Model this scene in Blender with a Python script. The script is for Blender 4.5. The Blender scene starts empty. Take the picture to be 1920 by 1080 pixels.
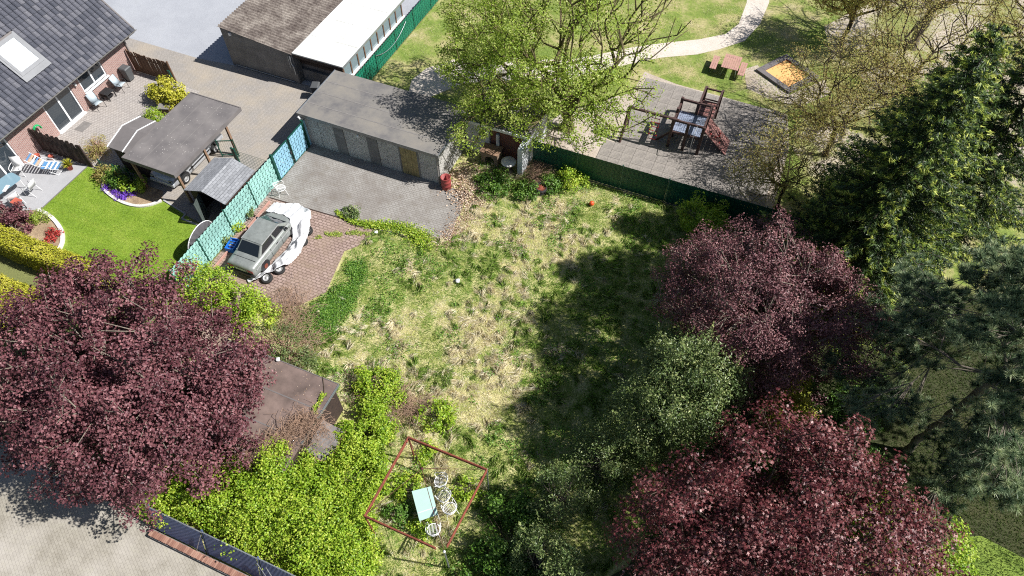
import bpy, math, random
import numpy as np
from mathutils import Matrix, Vector

random.seed(7)
rng = np.random.default_rng(11)
SC = bpy.context.scene
COL = SC.collection
R = math.radians

# ------------------------------------------------------------------ camera, sky, sun, exposure
CAM_H, PITCH, YAW, FPX = 28.0, R(54.5), R(22.8), 1300.0
cam_data = bpy.data.cameras.new('camera')
cam_data.sensor_width = 36.0
cam_data.lens = 36.0 * FPX / 1920.0
cam_data.clip_start = 0.5
cam_data.clip_end = 1500.0
cam = bpy.data.objects.new('camera', cam_data)
COL.objects.link(cam)
cam.location = (0, 0, CAM_H)
cam.rotation_euler = (math.pi / 2 - PITCH, 0, YAW)
SC.camera = cam

SUN_EL = R(47.0)
SUN_H = Vector((0.973, 0.232, 0)).normalized()          # horizontal direction towards the sun
SUN_DIR = Vector((SUN_H.x * math.cos(SUN_EL), SUN_H.y * math.cos(SUN_EL), math.sin(SUN_EL)))
world = bpy.data.worlds.new('World')
SC.world = world
world.use_nodes = True
wn = world.node_tree.nodes
sky = wn.new('ShaderNodeTexSky')
sky.sky_type = 'NISHITA'
sky.sun_disc = False
sky.sun_elevation = SUN_EL
sky.sun_rotation = math.atan2(SUN_H.x, SUN_H.y)
bgn = wn['Background']
bgn.inputs['Strength'].default_value = 0.05
world.node_tree.links.new(sky.outputs[0], bgn.inputs['Color'])
sun_data = bpy.data.lights.new('sun', 'SUN')
sun_data.energy = 5.0
sun_data.angle = R(0.5)
sun_data.color = (1.0, 0.975, 0.94)
sun = bpy.data.objects.new('sun', sun_data)
COL.objects.link(sun)
sun.rotation_euler = SUN_DIR.to_track_quat('Z', 'Y').to_euler()
sun.location = (20, 0, 60)
SC.view_settings.view_transform = 'Standard'
SC.view_settings.look = 'None'
SC.view_settings.exposure = 0.62
SC.view_settings.gamma = 1.0
SC.view_settings.use_curve_mapping = False
SC.cycles.use_denoising = False
SC.cycles.max_bounces = 6
SC.cycles.diffuse_bounces = 3
SC.cycles.glossy_bounces = 2
SC.cycles.transmission_bounces = 4
SC.cycles.transparent_max_bounces = 6
SC.cycles.sample_clamp_indirect = 6.0
SC.cycles.filter_width = 1.1

# ------------------------------------------------------------------ photograph pixel (1920 wide) -> point at height z
_fw = Vector((-math.sin(YAW) * math.cos(PITCH), math.cos(YAW) * math.cos(PITCH), -math.sin(PITCH)))
_rt = Vector((math.cos(YAW), math.sin(YAW), 0))
_up = _rt.cross(_fw)
def G(px, py, z=0.0):
    d = _fw * FPX + _rt * (px - 960) - _up * (py - 540)
    t = (z - CAM_H) / d.z
    return Vector((d.x * t, d.y * t, z))
def G2(px, py, z=0.0):
    g = G(px, py, z)
    return (g.x, g.y)

# ------------------------------------------------------------------ materials
MATS = {}
def srgb(r, g, b):
    f = lambda c: (c / 255 / 12.92) if c / 255 <= 0.04045 else ((c / 255 + 0.055) / 1.055) ** 2.4
    return (f(r), f(g), f(b), 1)
class NT:
    def __init__(self, name):
        self.m = bpy.data.materials.new(name)
        self.m.use_nodes = True
        self.n = self.m.node_tree.nodes
        self.l = self.m.node_tree.links
        self.b = self.n['Principled BSDF']
        MATS[name] = self.m
    def new(self, t, **kw):
        nd = self.n.new(t)
        for k, v in kw.items():
            if k.startswith('i_'):
                nd.inputs[k[2:].replace('_', ' ')].default_value = v
            else:
                setattr(nd, k, v)
        return nd
    def link(self, a, b):
        self.l.new(a, b)
    def coord(self, scale=None, rot=None):
        tc = self.new('ShaderNodeTexCoord')
        out = tc.outputs['Object']
        if scale or rot:
            mp = self.new('ShaderNodeMapping')
            self.link(out, mp.inputs['Vector'])
            if scale: mp.inputs['Scale'].default_value = scale
            if rot: mp.inputs['Rotation'].default_value = rot
            out = mp.outputs[0]
        return out
    def noise(self, scale, co, detail=6, rough=0.6):
        nd = self.new('ShaderNodeTexNoise', i_Scale=scale, i_Detail=detail, i_Roughness=rough)
        self.link(co, nd.inputs['Vector'])
        return nd.outputs['Fac']
    def ramp(self, fac, stops):
        nd = self.new('ShaderNodeValToRGB')
        e = nd.color_ramp.elements
        while len(e) < len(stops): e.new(0.5)
        for el, (p, c) in zip(e, stops):
            el.position = p
            el.color = c if len(c) == 4 else (*c, 1)
        self.link(fac, nd.inputs['Fac'])
        return nd.outputs['Color']
    def mix(self, a, b, fac, mode='MIX'):
        nd = self.new('ShaderNodeMix', data_type='RGBA', blend_type=mode)
        for sock, v in ((nd.inputs[0], fac), (nd.inputs[6], a), (nd.inputs[7], b)):
            if hasattr(v, 'is_linked'): self.link(v, sock)
            else: sock.default_value = v
        return nd.outputs[2]
    def bump(self, h, strength=0.4, dist=0.02):
        nd = self.new('ShaderNodeBump', i_Strength=strength, i_Distance=dist)
        self.link(h, nd.inputs['Height'])
        self.link(nd.outputs[0], self.b.inputs['Normal'])
    def base(self, c):
        if hasattr(c, 'is_linked'): self.link(c, self.b.inputs['Base Color'])
        else: self.b.inputs['Base Color'].default_value = c
    def rough(self, r): self.b.inputs['Roughness'].default_value = r

def plain(name, c, rough=0.6, metal=0.0, var=0.25, scale=3.0, fine=40.0, bump=0.15):
    """a surface of one colour with soft blotches, fine grain and light relief"""
    t = NT(name); co = t.coord()
    n1 = t.noise(scale, co); n2 = t.noise(fine, co, 3)
    dark = tuple(x * (1 - var) for x in c[:3]) + (1,)
    lite = tuple(min(1, x * (1 + var * 0.6)) for x in c[:3]) + (1,)
    a = t.ramp(n1, [(0.3, dark), (0.7, lite)])
    g = t.ramp(n2, [(0.3, (0.86, 0.86, 0.86)), (0.7, (1, 1, 1))])
    t.base(t.mix(a, g, 0.8, 'MULTIPLY'))
    t.rough(rough); t.b.inputs['Metallic'].default_value = metal
    if bump: t.bump(n2, bump, 0.01)
    return t.m

def pavers(name, c1, c2, mortar, bw, rh, rot=0, stain=None, stain_amt=0.5, moss=None, joint=0.012, plane='xy'):
    t = NT(name); co = t.coord(rot=(0, 0, rot))
    if plane != 'xy':
        sx = t.new('ShaderNodeSeparateXYZ'); cx = t.new('ShaderNodeCombineXYZ'); t.link(co, sx.inputs[0])
        t.link(sx.outputs['Y' if plane == 'yz' else 'X'], cx.inputs['X']); t.link(sx.outputs['Z'], cx.inputs['Y']); co = cx.outputs[0]
    br = t.new('ShaderNodeTexBrick', i_Scale=1.0, i_Color1=c1, i_Color2=c2, i_Mortar=mortar)
    br.inputs['Mortar Size'].default_value = joint
    br.inputs['Mortar Smooth'].default_value = 0.3
    br.inputs['Brick Width'].default_value = bw
    br.inputs['Row Height'].default_value = rh
    t.link(co, br.inputs['Vector'])
    c = br.outputs['Color']
    co2 = t.coord()
    n1 = t.noise(0.55, co2, 8, 0.65)
    n2 = t.noise(25, co2, 4)
    n3 = t.noise(2.2, co2, 6, 0.7)
    g = t.ramp(n2, [(0.25, (0.72, 0.72, 0.72)), (0.75, (1.08, 1.08, 1.08))])
    c = t.mix(c, g, 0.9, 'MULTIPLY')
    if stain:
        f = t.ramp(n1, [(0.42, (0, 0, 0)), (0.68, (1, 1, 1))])
        f2 = t.new('ShaderNodeMath', operation='MULTIPLY'); t.link(f, f2.inputs[0]); f2.inputs[1].default_value = stain_amt
        c = t.mix(c, stain, f2.outputs[0])
    if moss:
        f = t.ramp(n3, [(0.54, (0, 0, 0)), (0.66, (1, 1, 1))])
        f2 = t.new('ShaderNodeMath', operation='MULTIPLY'); t.link(f, f2.inputs[0]); f2.inputs[1].default_value = 0.35
        c = t.mix(c, moss, f2.outputs[0])
    t.base(c); t.rough(0.9)
    inv = t.new('ShaderNodeMath', operation='SUBTRACT'); inv.inputs[0].default_value = 1.0
    t.link(br.outputs['Fac'], inv.inputs[1])
    t.bump(inv.outputs[0], 0.6, 0.012)
    return t.m

def ground_mix(name, stops, scale=0.6, fine=(14, 60), rough=0.95, bump=0.6, dist=0.04, warp=None):
    """soil / grass / gravel: colours through a noise ramp with two finer noises"""
    t = NT(name); co = t.coord()
    n1 = t.noise(scale, co, 10, 0.7)
    a = t.ramp(n1, stops)
    n2 = t.noise(fine[0], co, 6, 0.7); n3 = t.noise(fine[1], co, 3, 0.6)
    g = t.ramp(n2, [(0.3, (0.6, 0.6, 0.6)), (0.7, (1.25, 1.25, 1.25))])
    h = t.ramp(n3, [(0.3, (0.7, 0.7, 0.7)), (0.7, (1.2, 1.2, 1.2))])
    a = t.mix(a, g, 0.85, 'MULTIPLY'); a = t.mix(a, h, 0.8, 'MULTIPLY')
    t.base(a); t.rough(rough); t.bump(n2, bump, dist)
    return t.m

def leaf_mat(name, stops, rough=0.45, trans=0.25, spec=0.4):
    """leaf colour runs through a ramp by a random value each leaf carries"""
    t = NT(name)
    at = t.new('ShaderNodeAttribute', attribute_name='tint')
    c = t.ramp(at.outputs['Fac'], stops)
    t.base(c); t.rough(rough)
    t.b.inputs['Specular IOR Level'].default_value = spec
    tr = t.new('ShaderNodeBsdfTranslucent')
    t.link(c, tr.inputs['Color'])
    mx = t.new('ShaderNodeMixShader'); mx.inputs[0].default_value = trans
    t.link(t.b.outputs[0], mx.inputs[1]); t.link(tr.outputs[0], mx.inputs[2])
    t.link(mx.outputs[0], t.n['Material Output'].inputs['Surface'])
    return t.m

def glass_mat(name, c=(0.03, 0.04, 0.05, 1), rough=0.04, spec=1.0):
    """window pane seen from outside by day: dark, mirror-like"""
    t = NT(name)
    t.base(c); t.rough(rough)
    t.b.inputs['Specular IOR Level'].default_value = spec
    return t.m

# ------------------------------------------------------------------ mesh building
ROOTM = {}
def tag(o, label=None, cat=None, group=None, kind=None):
    if label: o['label'] = label
    if cat: o['category'] = cat
    if group: o['group'] = group
    if kind: o['kind'] = kind
    return o
def thing(name, label, cat, loc=(0, 0, 0), rotz=0.0, group=None):
    o = bpy.data.objects.new(name, None)
    o.empty_display_size = 0.3
    COL.objects.link(o)
    o.location = loc; o.rotation_euler = (0, 0, rotz)
    ROOTM[o.name] = (Matrix.Translation(Vector(loc)) @ Matrix.Rotation(rotz, 4, 'Z')).inverted()
    return tag(o, label, cat, group)
def link_mesh(name, me, mat, parent=None):
    o = bpy.data.objects.new(name, me)
    COL.objects.link(o)
    if mat is not None and not me.materials:
        me.materials.append(MATS[mat] if isinstance(mat, str) else mat)
    if parent is not None:
        o.parent = parent
        if parent.name in ROOTM: ROOTM[o.name] = ROOTM[parent.name]
    return o
def piece(name, me, parent, loc=(0, 0, 0), rot=(0, 0, 0), world=True, scale=None):
    """a part that shares mesh data; loc given in world coordinates unless world=False"""
    o = bpy.data.objects.new(name, me)
    COL.objects.link(o)
    o.parent = parent
    if world and parent.name in ROOTM:
        M = ROOTM[parent.name] @ Matrix.LocRotScale(Vector(loc), Matrix.Rotation(0, 3, 'Z').to_quaternion(), None)
        o.location = M.translation
        rz = ROOTM[parent.name].to_euler().z
        o.rotation_euler = (rot[0], rot[1], rot[2] + rz)
    else:
        o.location = loc; o.rotation_euler = rot
    if scale: o.scale = scale
    if parent.name in ROOTM: ROOTM[o.name] = ROOTM[parent.name]
    return o
def copy_tree(o, parent=None):
    c = o.copy(); COL.objects.link(c); c.parent = parent
    for ch in o.children: copy_tree(ch, c)
    return c

class MB:
    def __init__(self): self.v = []; self.f = []; self.sm = []
    def add(self, vs, fs, smooth=False):
        b = len(self.v); self.v += [tuple(p) for p in vs]
        self.f += [tuple(i + b for i in q) for q in fs]; self.sm += [smooth] * len(fs)
        return self
    def box(self, x0, x1, y0, y1, z0, z1):
        if x0 > x1: x0, x1 = x1, x0
        if y0 > y1: y0, y1 = y1, y0
        if z0 > z1: z0, z1 = z1, z0
        return self.add([(x0, y0, z0), (x1, y0, z0), (x1, y1, z0), (x0, y1, z0), (x0, y0, z1), (x1, y0, z1), (x1, y1, z1), (x0, y1, z1)],
                 [(3, 2, 1, 0), (4, 5, 6, 7), (0, 1, 5, 4), (1, 2, 6, 5), (2, 3, 7, 6), (3, 0, 4, 7)])
    def hexa(self, p):
        """eight corners: bottom ring ccw from above, then the top ring"""
        return self.add(p, [(3, 2, 1, 0), (4, 5, 6, 7), (0, 1, 5, 4), (1, 2, 6, 5), (2, 3, 7, 6), (3, 0, 4, 7)])
    def bar(self, a, b, w, h=None):
        """a squared bar from a to b, w wide, h tall"""
        h = h or w
        a, b = Vector(a), Vector(b); d = (b - a).normalized()
        s = d.cross(Vector((0, 0, 1)))
        s = s.normalized() if s.length > 1e-4 else Vector((1, 0, 0))
        u = s.cross(d).normalized()
        s = s * w / 2; u = u * h / 2
        p = [a - s - u, a + s - u, b + s - u, b - s - u, a - s + u, a + s + u, b + s + u, b - s + u]
        return self.hexa(p)
    def tube(self, a, b, r0, r1=None, n=8, cap=True):
        r1 = r0 if r1 is None else r1
        a, b = Vector(a), Vector(b); d = (b - a).normalized()
        s = d.cross(Vector((0, 0, 1)))
        s = s.normalized() if s.length > 1e-4 else Vector((1, 0, 0))
        u = s.cross(d).normalized()
        vs = []
        for c, r in ((a, r0), (b, r1)):
            for k in range(n):
                t = 2 * math.pi * k / n
                vs.append(c + s * (r * math.cos(t)) + u * (r * math.sin(t)))
        fs = [(k, (k + 1) % n, n + (k + 1) % n, n + k) for k in range(n)]
        self.add(vs, [q[::-1] for q in fs], True)
        if cap:
            self.add(vs[:n], [tuple(range(n))]); self.add(vs[n:], [tuple(range(n))[::-1]])
        return self
    def path(self, pts, r, n=6):
        for a, b in zip(pts[:-1], pts[1:]): self.tube(a, b, r, r, n)
        return self
    def prism(self, pts, z0, z1):
        """closed polygon (any direction) extruded from z0 to z1"""
        ar = sum(a[0] * b[1] - b[0] * a[1] for a, b in zip(pts, pts[1:] + pts[:1]))
        if ar < 0: pts = pts[::-1]
        n = len(pts)
        vs = [(p[0], p[1], z0) for p in pts] + [(p[0], p[1], z1) for p in pts]
        return self.add(vs, [tuple(range(n))[::-1], tuple(range(n, 2 * n))] + [(k, (k + 1) % n, n + (k + 1) % n, n + k) for k in range(n)])
    def sheet(self, pts, z):
        ar = sum(a[0] * b[1] - b[0] * a[1] for a, b in zip(pts, pts[1:] + pts[:1]))
        if ar < 0: pts = pts[::-1]
        return self.add([(p[0], p[1], z) for p in pts], [tuple(range(len(pts)))])
    def lathe(self, prof, c=(0, 0, 0), n=16, smooth=True):
        """profile of (radius, z) turned round the vertical axis at c"""
        vs = []; fs = []
        for r, z in prof:
            for k in range(n):
                t = 2 * math.pi * k / n
                vs.append((c[0] + r * math.cos(t), c[1] + r * math.sin(t), c[2] + z))
        for i in range(len(prof) - 1):
            for k in range(n):
                fs.append((i * n + k, i * n + (k + 1) % n, (i + 1) * n + (k + 1) % n, (i + 1) * n + k))
        return self.add(vs, fs, smooth)
    def grid(self, rows, smooth=True, flip=False):
        """rows of points, equal in length"""
        m = len(rows[0]); vs = [p for r in rows for p in r]; fs = []
        for i in range(len(rows) - 1):
            for j in range(m - 1):
                q = (i * m + j, i * m + j + 1, (i + 1) * m + j + 1, (i + 1) * m + j)
                fs.append(q[::-1] if flip else q)
        return self.add(vs, fs, smooth)
    def mesh(self, name, mat=None, M=None):
        me = bpy.data.meshes.new(name)
        vs = [tuple(M @ Vector(p)) for p in self.v] if M is not None else self.v
        me.from_pydata(vs, [], self.f)
        me.polygons.foreach_set('use_smooth', self.sm)
        me.update()
        if mat: me.materials.append(MATS[mat] if isinstance(mat, str) else mat)
        return me
    def build(self, name, mat, parent=None, bevel=0.0):
        M = ROOTM.get(parent.name) if parent is not None else None
        o = link_mesh(name, self.mesh(name, mat, M), mat, parent)
        if bevel:
            md = o.modifiers.new('bevel', 'BEVEL'); md.width = bevel; md.segments = 2; md.limit_method = 'ANGLE'
        return o
def boxpart(name, mat, parent, x0, x1, y0, y1, z0, z1, bevel=0.0):
    return MB().box(x0, x1, y0, y1, z0, z1).build(name, mat, parent, bevel)
def struct(name, mb, mat):
    return tag(mb.build(name, mat), kind='structure')

# ------------------------------------------------------------------ value noise for scattering
_tab = rng.random((32, 32, 32))
def vnoise(p, s):
    q = np.asarray(p, float) * s + 100.0
    i = np.floor(q).astype(int); f = q - i; f = f * f * (3 - 2 * f); i %= 32; j = (i + 1) % 32
    def T(a, b, c): return _tab[a, b, c]
    x0, y0, z0 = i.T; x1, y1, z1 = j.T; fx, fy, fz = f.T
    c00 = T(x0, y0, z0) * (1 - fx) + T(x1, y0, z0) * fx; c10 = T(x0, y1, z0) * (1 - fx) + T(x1, y1, z0) * fx
    c01 = T(x0, y0, z1) * (1 - fx) + T(x1, y0, z1) * fx; c11 = T(x0, y1, z1) * (1 - fx) + T(x1, y1, z1) * fx
    return (c00 * (1 - fy) + c10 * fy) * (1 - fz) + (c01 * (1 - fy) + c11 * fy) * fz
def fbm(p, s, o=3):
    p = np.asarray(p, float)
    t = 0; a = 0.5; n = 0
    for k in range(o):
        t = t + a * vnoise(p, s * 2 ** k); n += a; a *= 0.5
    return t / n
def inpoly(P, poly):
    x, y = P[:, 0], P[:, 1]; ins = np.zeros(len(P), bool)
    n = len(poly)
    for k in range(n):
        (x0, y0), (x1, y1) = poly[k], poly[(k + 1) % n]
        c = ((y0 > y) != (y1 > y)) & (x < (x1 - x0) * (y - y0) / (y1 - y0 + 1e-12) + x0)
        ins ^= c
    return ins
def scatter(poly, n):
    a = np.array(poly); lo, hi = a.min(0), a.max(0)
    P = rng.random((int(n * 1.0), 2)) * (hi - lo) + lo
    return P[inpoly(P, poly)]
def norm(a): return a / (np.linalg.norm(a, axis=1, keepdims=True) + 1e-9)

def raw_mesh(name, V, F, tint=None, smooth=False):
    """V (n,3) float, F (m,3) int triangles"""
    me = bpy.data.meshes.new(name)
    me.vertices.add(len(V)); me.vertices.foreach_set('co', np.ascontiguousarray(V, np.float32).ravel())
    me.loops.add(F.size); me.loops.foreach_set('vertex_index', np.ascontiguousarray(F, np.int32).ravel())
    me.polygons.add(len(F)); me.polygons.foreach_set('loop_start', np.arange(0, F.size, F.shape[1], dtype=np.int32))
    me.polygons.foreach_set('loop_total', np.full(len(F), F.shape[1], np.int32))
    if smooth: me.polygons.foreach_set('use_smooth', np.ones(len(F), bool))
    me.update(calc_edges=True)
    if tint is not None:
        at = me.attributes.new('tint', 'FLOAT', 'POINT')
        at.data.foreach_set('value', np.ascontiguousarray(tint, np.float32))
    return me
def local(V, parent):
    if parent is None: return V
    M = np.array(ROOTM[parent.name])
    return V @ M[:3, :3].T + M[:3, 3]
def leaves(name, C, N, L, Wd, tint, mat, parent=None, axis=None, fold=0.25, droop=0.1):
    """folded diamond leaves: centre, normal, length, width"""
    n = len(C); N = norm(N)
    if axis is None:
        r = rng.normal(size=(n, 3))
        A = norm(r - (r * N).sum(1, keepdims=True) * N)
    else:
        A = norm(axis); N = norm(N - (N * A).sum(1, keepdims=True) * A)
    B = np.cross(N, A)
    L = np.broadcast_to(L, n)[:, None]; Wd = np.broadcast_to(Wd, n)[:, None]
    V = np.empty((n, 4, 3))
    V[:, 0] = C - A * L * 0.5
    V[:, 1] = C + B * Wd * 0.5 + N * Wd * fold - A * L * 0.05
    V[:, 2] = C + A * L * 0.5 - N * L * droop
    V[:, 3] = C - B * Wd * 0.5 + N * Wd * fold - A * L * 0.05
    k = np.arange(n)[:, None] * 4
    F = np.concatenate([k + np.array([[0, 2, 1]]), k + np.array([[0, 3, 2]])], 1).reshape(-1, 3)
    me = raw_mesh(name, local(V.reshape(-1, 3), parent), F, np.repeat(np.broadcast_to(tint, n), 4))
    return link_mesh(name, me, mat, parent)
def needles(name, C, N, L, Wd, tint, mat, parent=None, axis=None):
    """one slim triangle for each needle or leaf lobe, centred on C along axis"""
    n = len(C); A = norm(axis); N = norm(N - (N * A).sum(1, keepdims=True) * A); B = np.cross(N, A)
    L = np.broadcast_to(L, n)[:, None]; Wd = np.broadcast_to(Wd, n)[:, None]
    V = np.empty((n, 3, 3)); V[:, 0] = C - A * L * 0.5 - B * Wd * 0.5; V[:, 1] = C - A * L * 0.45 + B * Wd * 0.5; V[:, 2] = C + A * L * 0.55
    me = raw_mesh(name, local(V.reshape(-1, 3), parent), np.arange(3 * n).reshape(-1, 3), np.repeat(np.broadcast_to(tint, n), 3))
    return link_mesh(name, me, mat, parent)
def leaves3(name, C, N, L, tint, mat, parent=None):
    """lobed maple leaves: three pointed blades spreading from one stalk"""
    n = len(C); N = norm(N); r = rng.normal(size=(n, 3)); A = norm(r - (r * N).sum(1, keepdims=True) * N); B = np.cross(N, A)
    Cs, Ns, As, Ls, Ts = [], [], [], [], []
    for ang, sc in ((0.0, 1.0), (0.95, 0.8), (-0.95, 0.8)):
        D = A * math.cos(ang) + B * math.sin(ang); l = L * sc
        Cs.append(C + D * (l * 0.42)[:, None]); As.append(D); Ns.append(N + B * (0.25 * math.sin(ang))); Ls.append(l); Ts.append(tint)
    Ls = np.concatenate(Ls)
    return needles(name, np.concatenate(Cs), np.concatenate(Ns), Ls * 1.1, Ls * 0.6, np.concatenate(Ts), mat, parent, axis=np.concatenate(As))
def blades(name, P, A, L, Wd, tint, mat, parent=None, simple=False):
    """grass blades: base point, direction, length, width; two-segment, bending over"""
    n = len(P)
    S = norm(np.cross(A, rng.normal(size=(n, 3))))
    if simple:       # short grass: one triangle a blade
        V = np.empty((n, 3, 3)); V[:, 0] = P - S * Wd[:, None] * 0.5; V[:, 1] = P + S * Wd[:, None] * 0.5; V[:, 2] = P + A * L[:, None]
        return link_mesh(name, raw_mesh(name, local(V.reshape(-1, 3), parent), np.arange(3 * n).reshape(-1, 3), np.repeat(tint, 3)), mat, parent)
    L = L[:, None]; Wd = Wd[:, None]
    V = np.empty((n, 4, 3))
    V[:, 0] = P - S * Wd * 0.5
    V[:, 1] = P + S * Wd * 0.5
    V[:, 2] = P + A * L * 0.6 + S * Wd * 0.3
    H = A.copy(); H[:, 2] -= 0.55; H = norm(H)
    V[:, 3] = P + A * L * 0.6 + H * L * 0.5
    k = np.arange(n)[:, None] * 4
    F = np.concatenate([k + np.array([[0, 1, 2]]), k + np.array([[0, 2, 3]])], 1).reshape(-1, 3)
    V[:, 3, 2] = np.maximum(V[:, 3, 2], 0.03)
    me = raw_mesh(name, local(V.reshape(-1, 3), parent), F, np.repeat(tint, 4))
    return link_mesh(name, me, mat, parent)
def tubes_mesh(name, A, B, r0, r1, mat, parent=None, n=5):
    """many tapered limbs in one surface (one plant's own wood)"""
    A = np.asarray(A, float); B = np.asarray(B, float); D = norm(B - A)
    ref = np.where(np.abs(D[:, 2:3]) > 0.9, np.array([[1., 0, 0]]), np.array([[0., 0, 1]]))
    S = norm(np.cross(D, ref)); U = np.cross(S, D)
    t = np.arange(n) * 2 * math.pi / n
    ring = np.cos(t)[None, :, None] * S[:, None] + np.sin(t)[None, :, None] * U[:, None]
    V = np.concatenate([A[:, None] + ring * np.asarray(r0)[:, None, None], B[:, None] + ring * np.asarray(r1)[:, None, None]], 1)
    k = np.arange(len(A))[:, None, None] * (2 * n); i = np.arange(n); j = (i + 1) % n
    F = np.stack([i, n + i, n + j, j], 1)[None] + k
    me = raw_mesh(name, local(V.reshape(-1, 3), parent), F.reshape(-1, 4), None, True)
    return link_mesh(name, me, mat, parent)
# ================================================================== materials
plain('concrete_wall', srgb(120, 118, 116), 0.9, var=0.35, scale=1.2, fine=30)
plain('white_paint', (0.78, 0.79, 0.8, 1), 0.5, var=0.08)
plain('white_plastic', (0.8, 0.8, 0.8, 1), 0.35, var=0.05, bump=0)
plain('felt_grey', srgb(140, 136, 133), 0.85, var=0.3, scale=0.7, fine=60)
plain('felt_dark', srgb(112, 107, 106), 0.85, var=0.22, scale=0.9, fine=70)
plain('felt_brown', srgb(118, 101, 94), 0.9, var=0.5, scale=1.1, fine=25)
plain('felt_seam', srgb(126, 122, 119), 0.85, var=0.2)
plain('dark_wood', srgb(62, 48, 42), 0.85, var=0.4, scale=6)
plain('paling_wood', srgb(105, 78, 58), 0.85, var=0.35, scale=5)
plain('post_wood', srgb(140, 112, 90), 0.8, var=0.3, scale=5)
plain('board_wood', srgb(152, 136, 94), 0.85, var=0.4, scale=3)
plain('red_wood', srgb(178, 136, 124), 0.75, var=0.2, scale=6)
plain('play_wood', srgb(78, 56, 52), 0.7, var=0.3, scale=5)
plain('deck_blue', srgb(135, 145, 165), 0.6, var=0.25, scale=4)
plain('black_metal', (0.03, 0.03, 0.032, 1), 0.5, var=0.2)
plain('gutter_metal', srgb(130, 128, 125), 0.4, var=0.2)
plain('zinc', srgb(165, 170, 175), 0.35, 0.6, var=0.15)
plain('green_metal', srgb(20, 75, 62), 0.45, var=0.15)
plain('rust', srgb(128, 66, 48), 0.85, var=0.45, scale=8, fine=60)
plain('rust_dark', srgb(92, 52, 44), 0.85, var=0.4, scale=8)
plain('terracotta', srgb(176, 86, 68), 0.8, var=0.25)
plain('soil', srgb(110, 88, 70), 0.95, var=0.4, scale=3, fine=30, bump=0.5)
plain('kerb', srgb(215, 210, 205), 0.85, var=0.15)
plain('slab', srgb(166, 166, 168), 0.85, var=0.12, scale=1.2)
plain('rubber', (0.02, 0.02, 0.02, 1), 0.85, var=0.2)
plain('skylight_frame', srgb(112, 114, 118), 0.5, var=0.15)
plain('blind_white', (0.5, 0.54, 0.57, 1), 0.6, var=0.04)
plain('facing', srgb(150, 148, 146), 0.9, var=0.2, scale=1)
glass_mat('glass_dark')
glass_mat('glass_pale', srgb(120, 135, 140), 0.08)
plain('curtain', srgb(190, 188, 180), 0.9, var=0.1)

pavers('paver_drive', srgb(160, 154, 148), srgb(150, 145, 139), srgb(136, 130, 123), 0.2, 0.1, 0, srgb(168, 156, 138), 0.7, srgb(132, 126, 119), joint=0.008)
pavers('paver_patio', srgb(176, 170, 165), srgb(160, 154, 150), srgb(132, 125, 119), 0.2, 0.12, 0, srgb(170, 160, 150), 0.3)
pavers('paver_fore', srgb(156, 152, 147), srgb(146, 142, 137), srgb(120, 114, 106), 0.24, 0.14, 0, srgb(118, 111, 105), 1.0, srgb(118, 110, 96))
pavers('paver_brick', srgb(170, 148, 139), srgb(148, 126, 117), srgb(104, 86, 76), 0.26, 0.16, 0, srgb(142, 122, 106), 0.9, srgb(130, 116, 92), 0.02)
pavers('paver_yard', srgb(158, 152, 139), srgb(146, 140, 128), srgb(136, 129, 115), 0.22, 0.11, R(30), srgb(182, 176, 168), 0.7, srgb(150, 146, 124), joint=0.008)
pavers('house_brick', srgb(168, 130, 121), srgb(148, 108, 101), srgb(180, 172, 166), 0.24, 0.08, 0, None, joint=0.012, plane='yz')
pavers('ruin_brick', srgb(140, 82, 66), srgb(120, 66, 54), srgb(110, 96, 88), 0.24, 0.08, 0, srgb(90, 70, 60), 0.5, plane='xz')
t = NT('brick_red'); co = t.coord(); n1 = t.noise(20, co, 5); oi = t.new('ShaderNodeObjectInfo')
a = t.ramp(oi.outputs['Random'], [(0, srgb(130, 92, 78)), (0.5, srgb(152, 112, 96)), (1, srgb(168, 132, 114))])
t.base(t.mix(a, t.ramp(n1, [(0.3, (0.7, 0.7, 0.7)), (0.7, (1.1, 1.1, 1.1))]), 0.9, 'MULTIPLY')); t.rough(0.9)
ground_mix('meadow_soil', [(0.25, srgb(112, 128, 58)), (0.45, srgb(152, 156, 86)), (0.6, srgb(196, 186, 136)), (0.8, srgb(128, 146, 66))], 1.3, (9, 40))
ground_mix('lawn_green', [(0.25, srgb(100, 128, 32)), (0.5, srgb(120, 146, 42)), (0.75, srgb(144, 160, 64))], 0.7, (9, 70), bump=0.5, dist=0.02)
ground_mix('park_grass', [(0.3, srgb(92, 118, 42)), (0.46, srgb(122, 138, 60)), (0.58, srgb(166, 158, 108)), (0.75, srgb(190, 176, 148))], 0.45, (6, 50))
ground_mix('sand', [(0.25, srgb(162, 146, 128)), (0.6, srgb(188, 176, 164)), (0.8, srgb(146, 138, 102))], 0.5, (12, 70), bump=0.3, dist=0.02)
ground_mix('gravel', [(0.25, srgb(152, 155, 162)), (0.6, srgb(168, 171, 177)), (0.8, srgb(160, 162, 164))], 0.4, (30, 90), bump=0.4, dist=0.02)
ground_mix('path_stone', [(0.3, srgb(196, 184, 170)), (0.7, srgb(214, 204, 194))], 0.8, (16, 80), bump=0.3, dist=0.015)
ground_mix('forest_soil', [(0.3, srgb(46, 46, 26)), (0.5, srgb(60, 64, 32)), (0.65, srgb(74, 72, 42)), (0.8, srgb(66, 56, 38))], 0.5)  # soil colour darkened to carry the shade under the trees
ground_mix('rubber_tile', [(0.3, srgb(128, 122, 117)), (0.5, srgb(146, 139, 132)), (0.7, srgb(168, 158, 146))], 0.7, (10, 90), bump=0.2, dist=0.01)
ground_mix('bed_soil', [(0.3, srgb(120, 98, 78)), (0.6, srgb(168, 146, 118)), (0.8, srgb(196, 172, 142))], 1.5, (14, 50))
ground_mix('far_ground', [(0.3, srgb(96, 108, 56)), (0.7, srgb(130, 130, 80))], 0.1)

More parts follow.
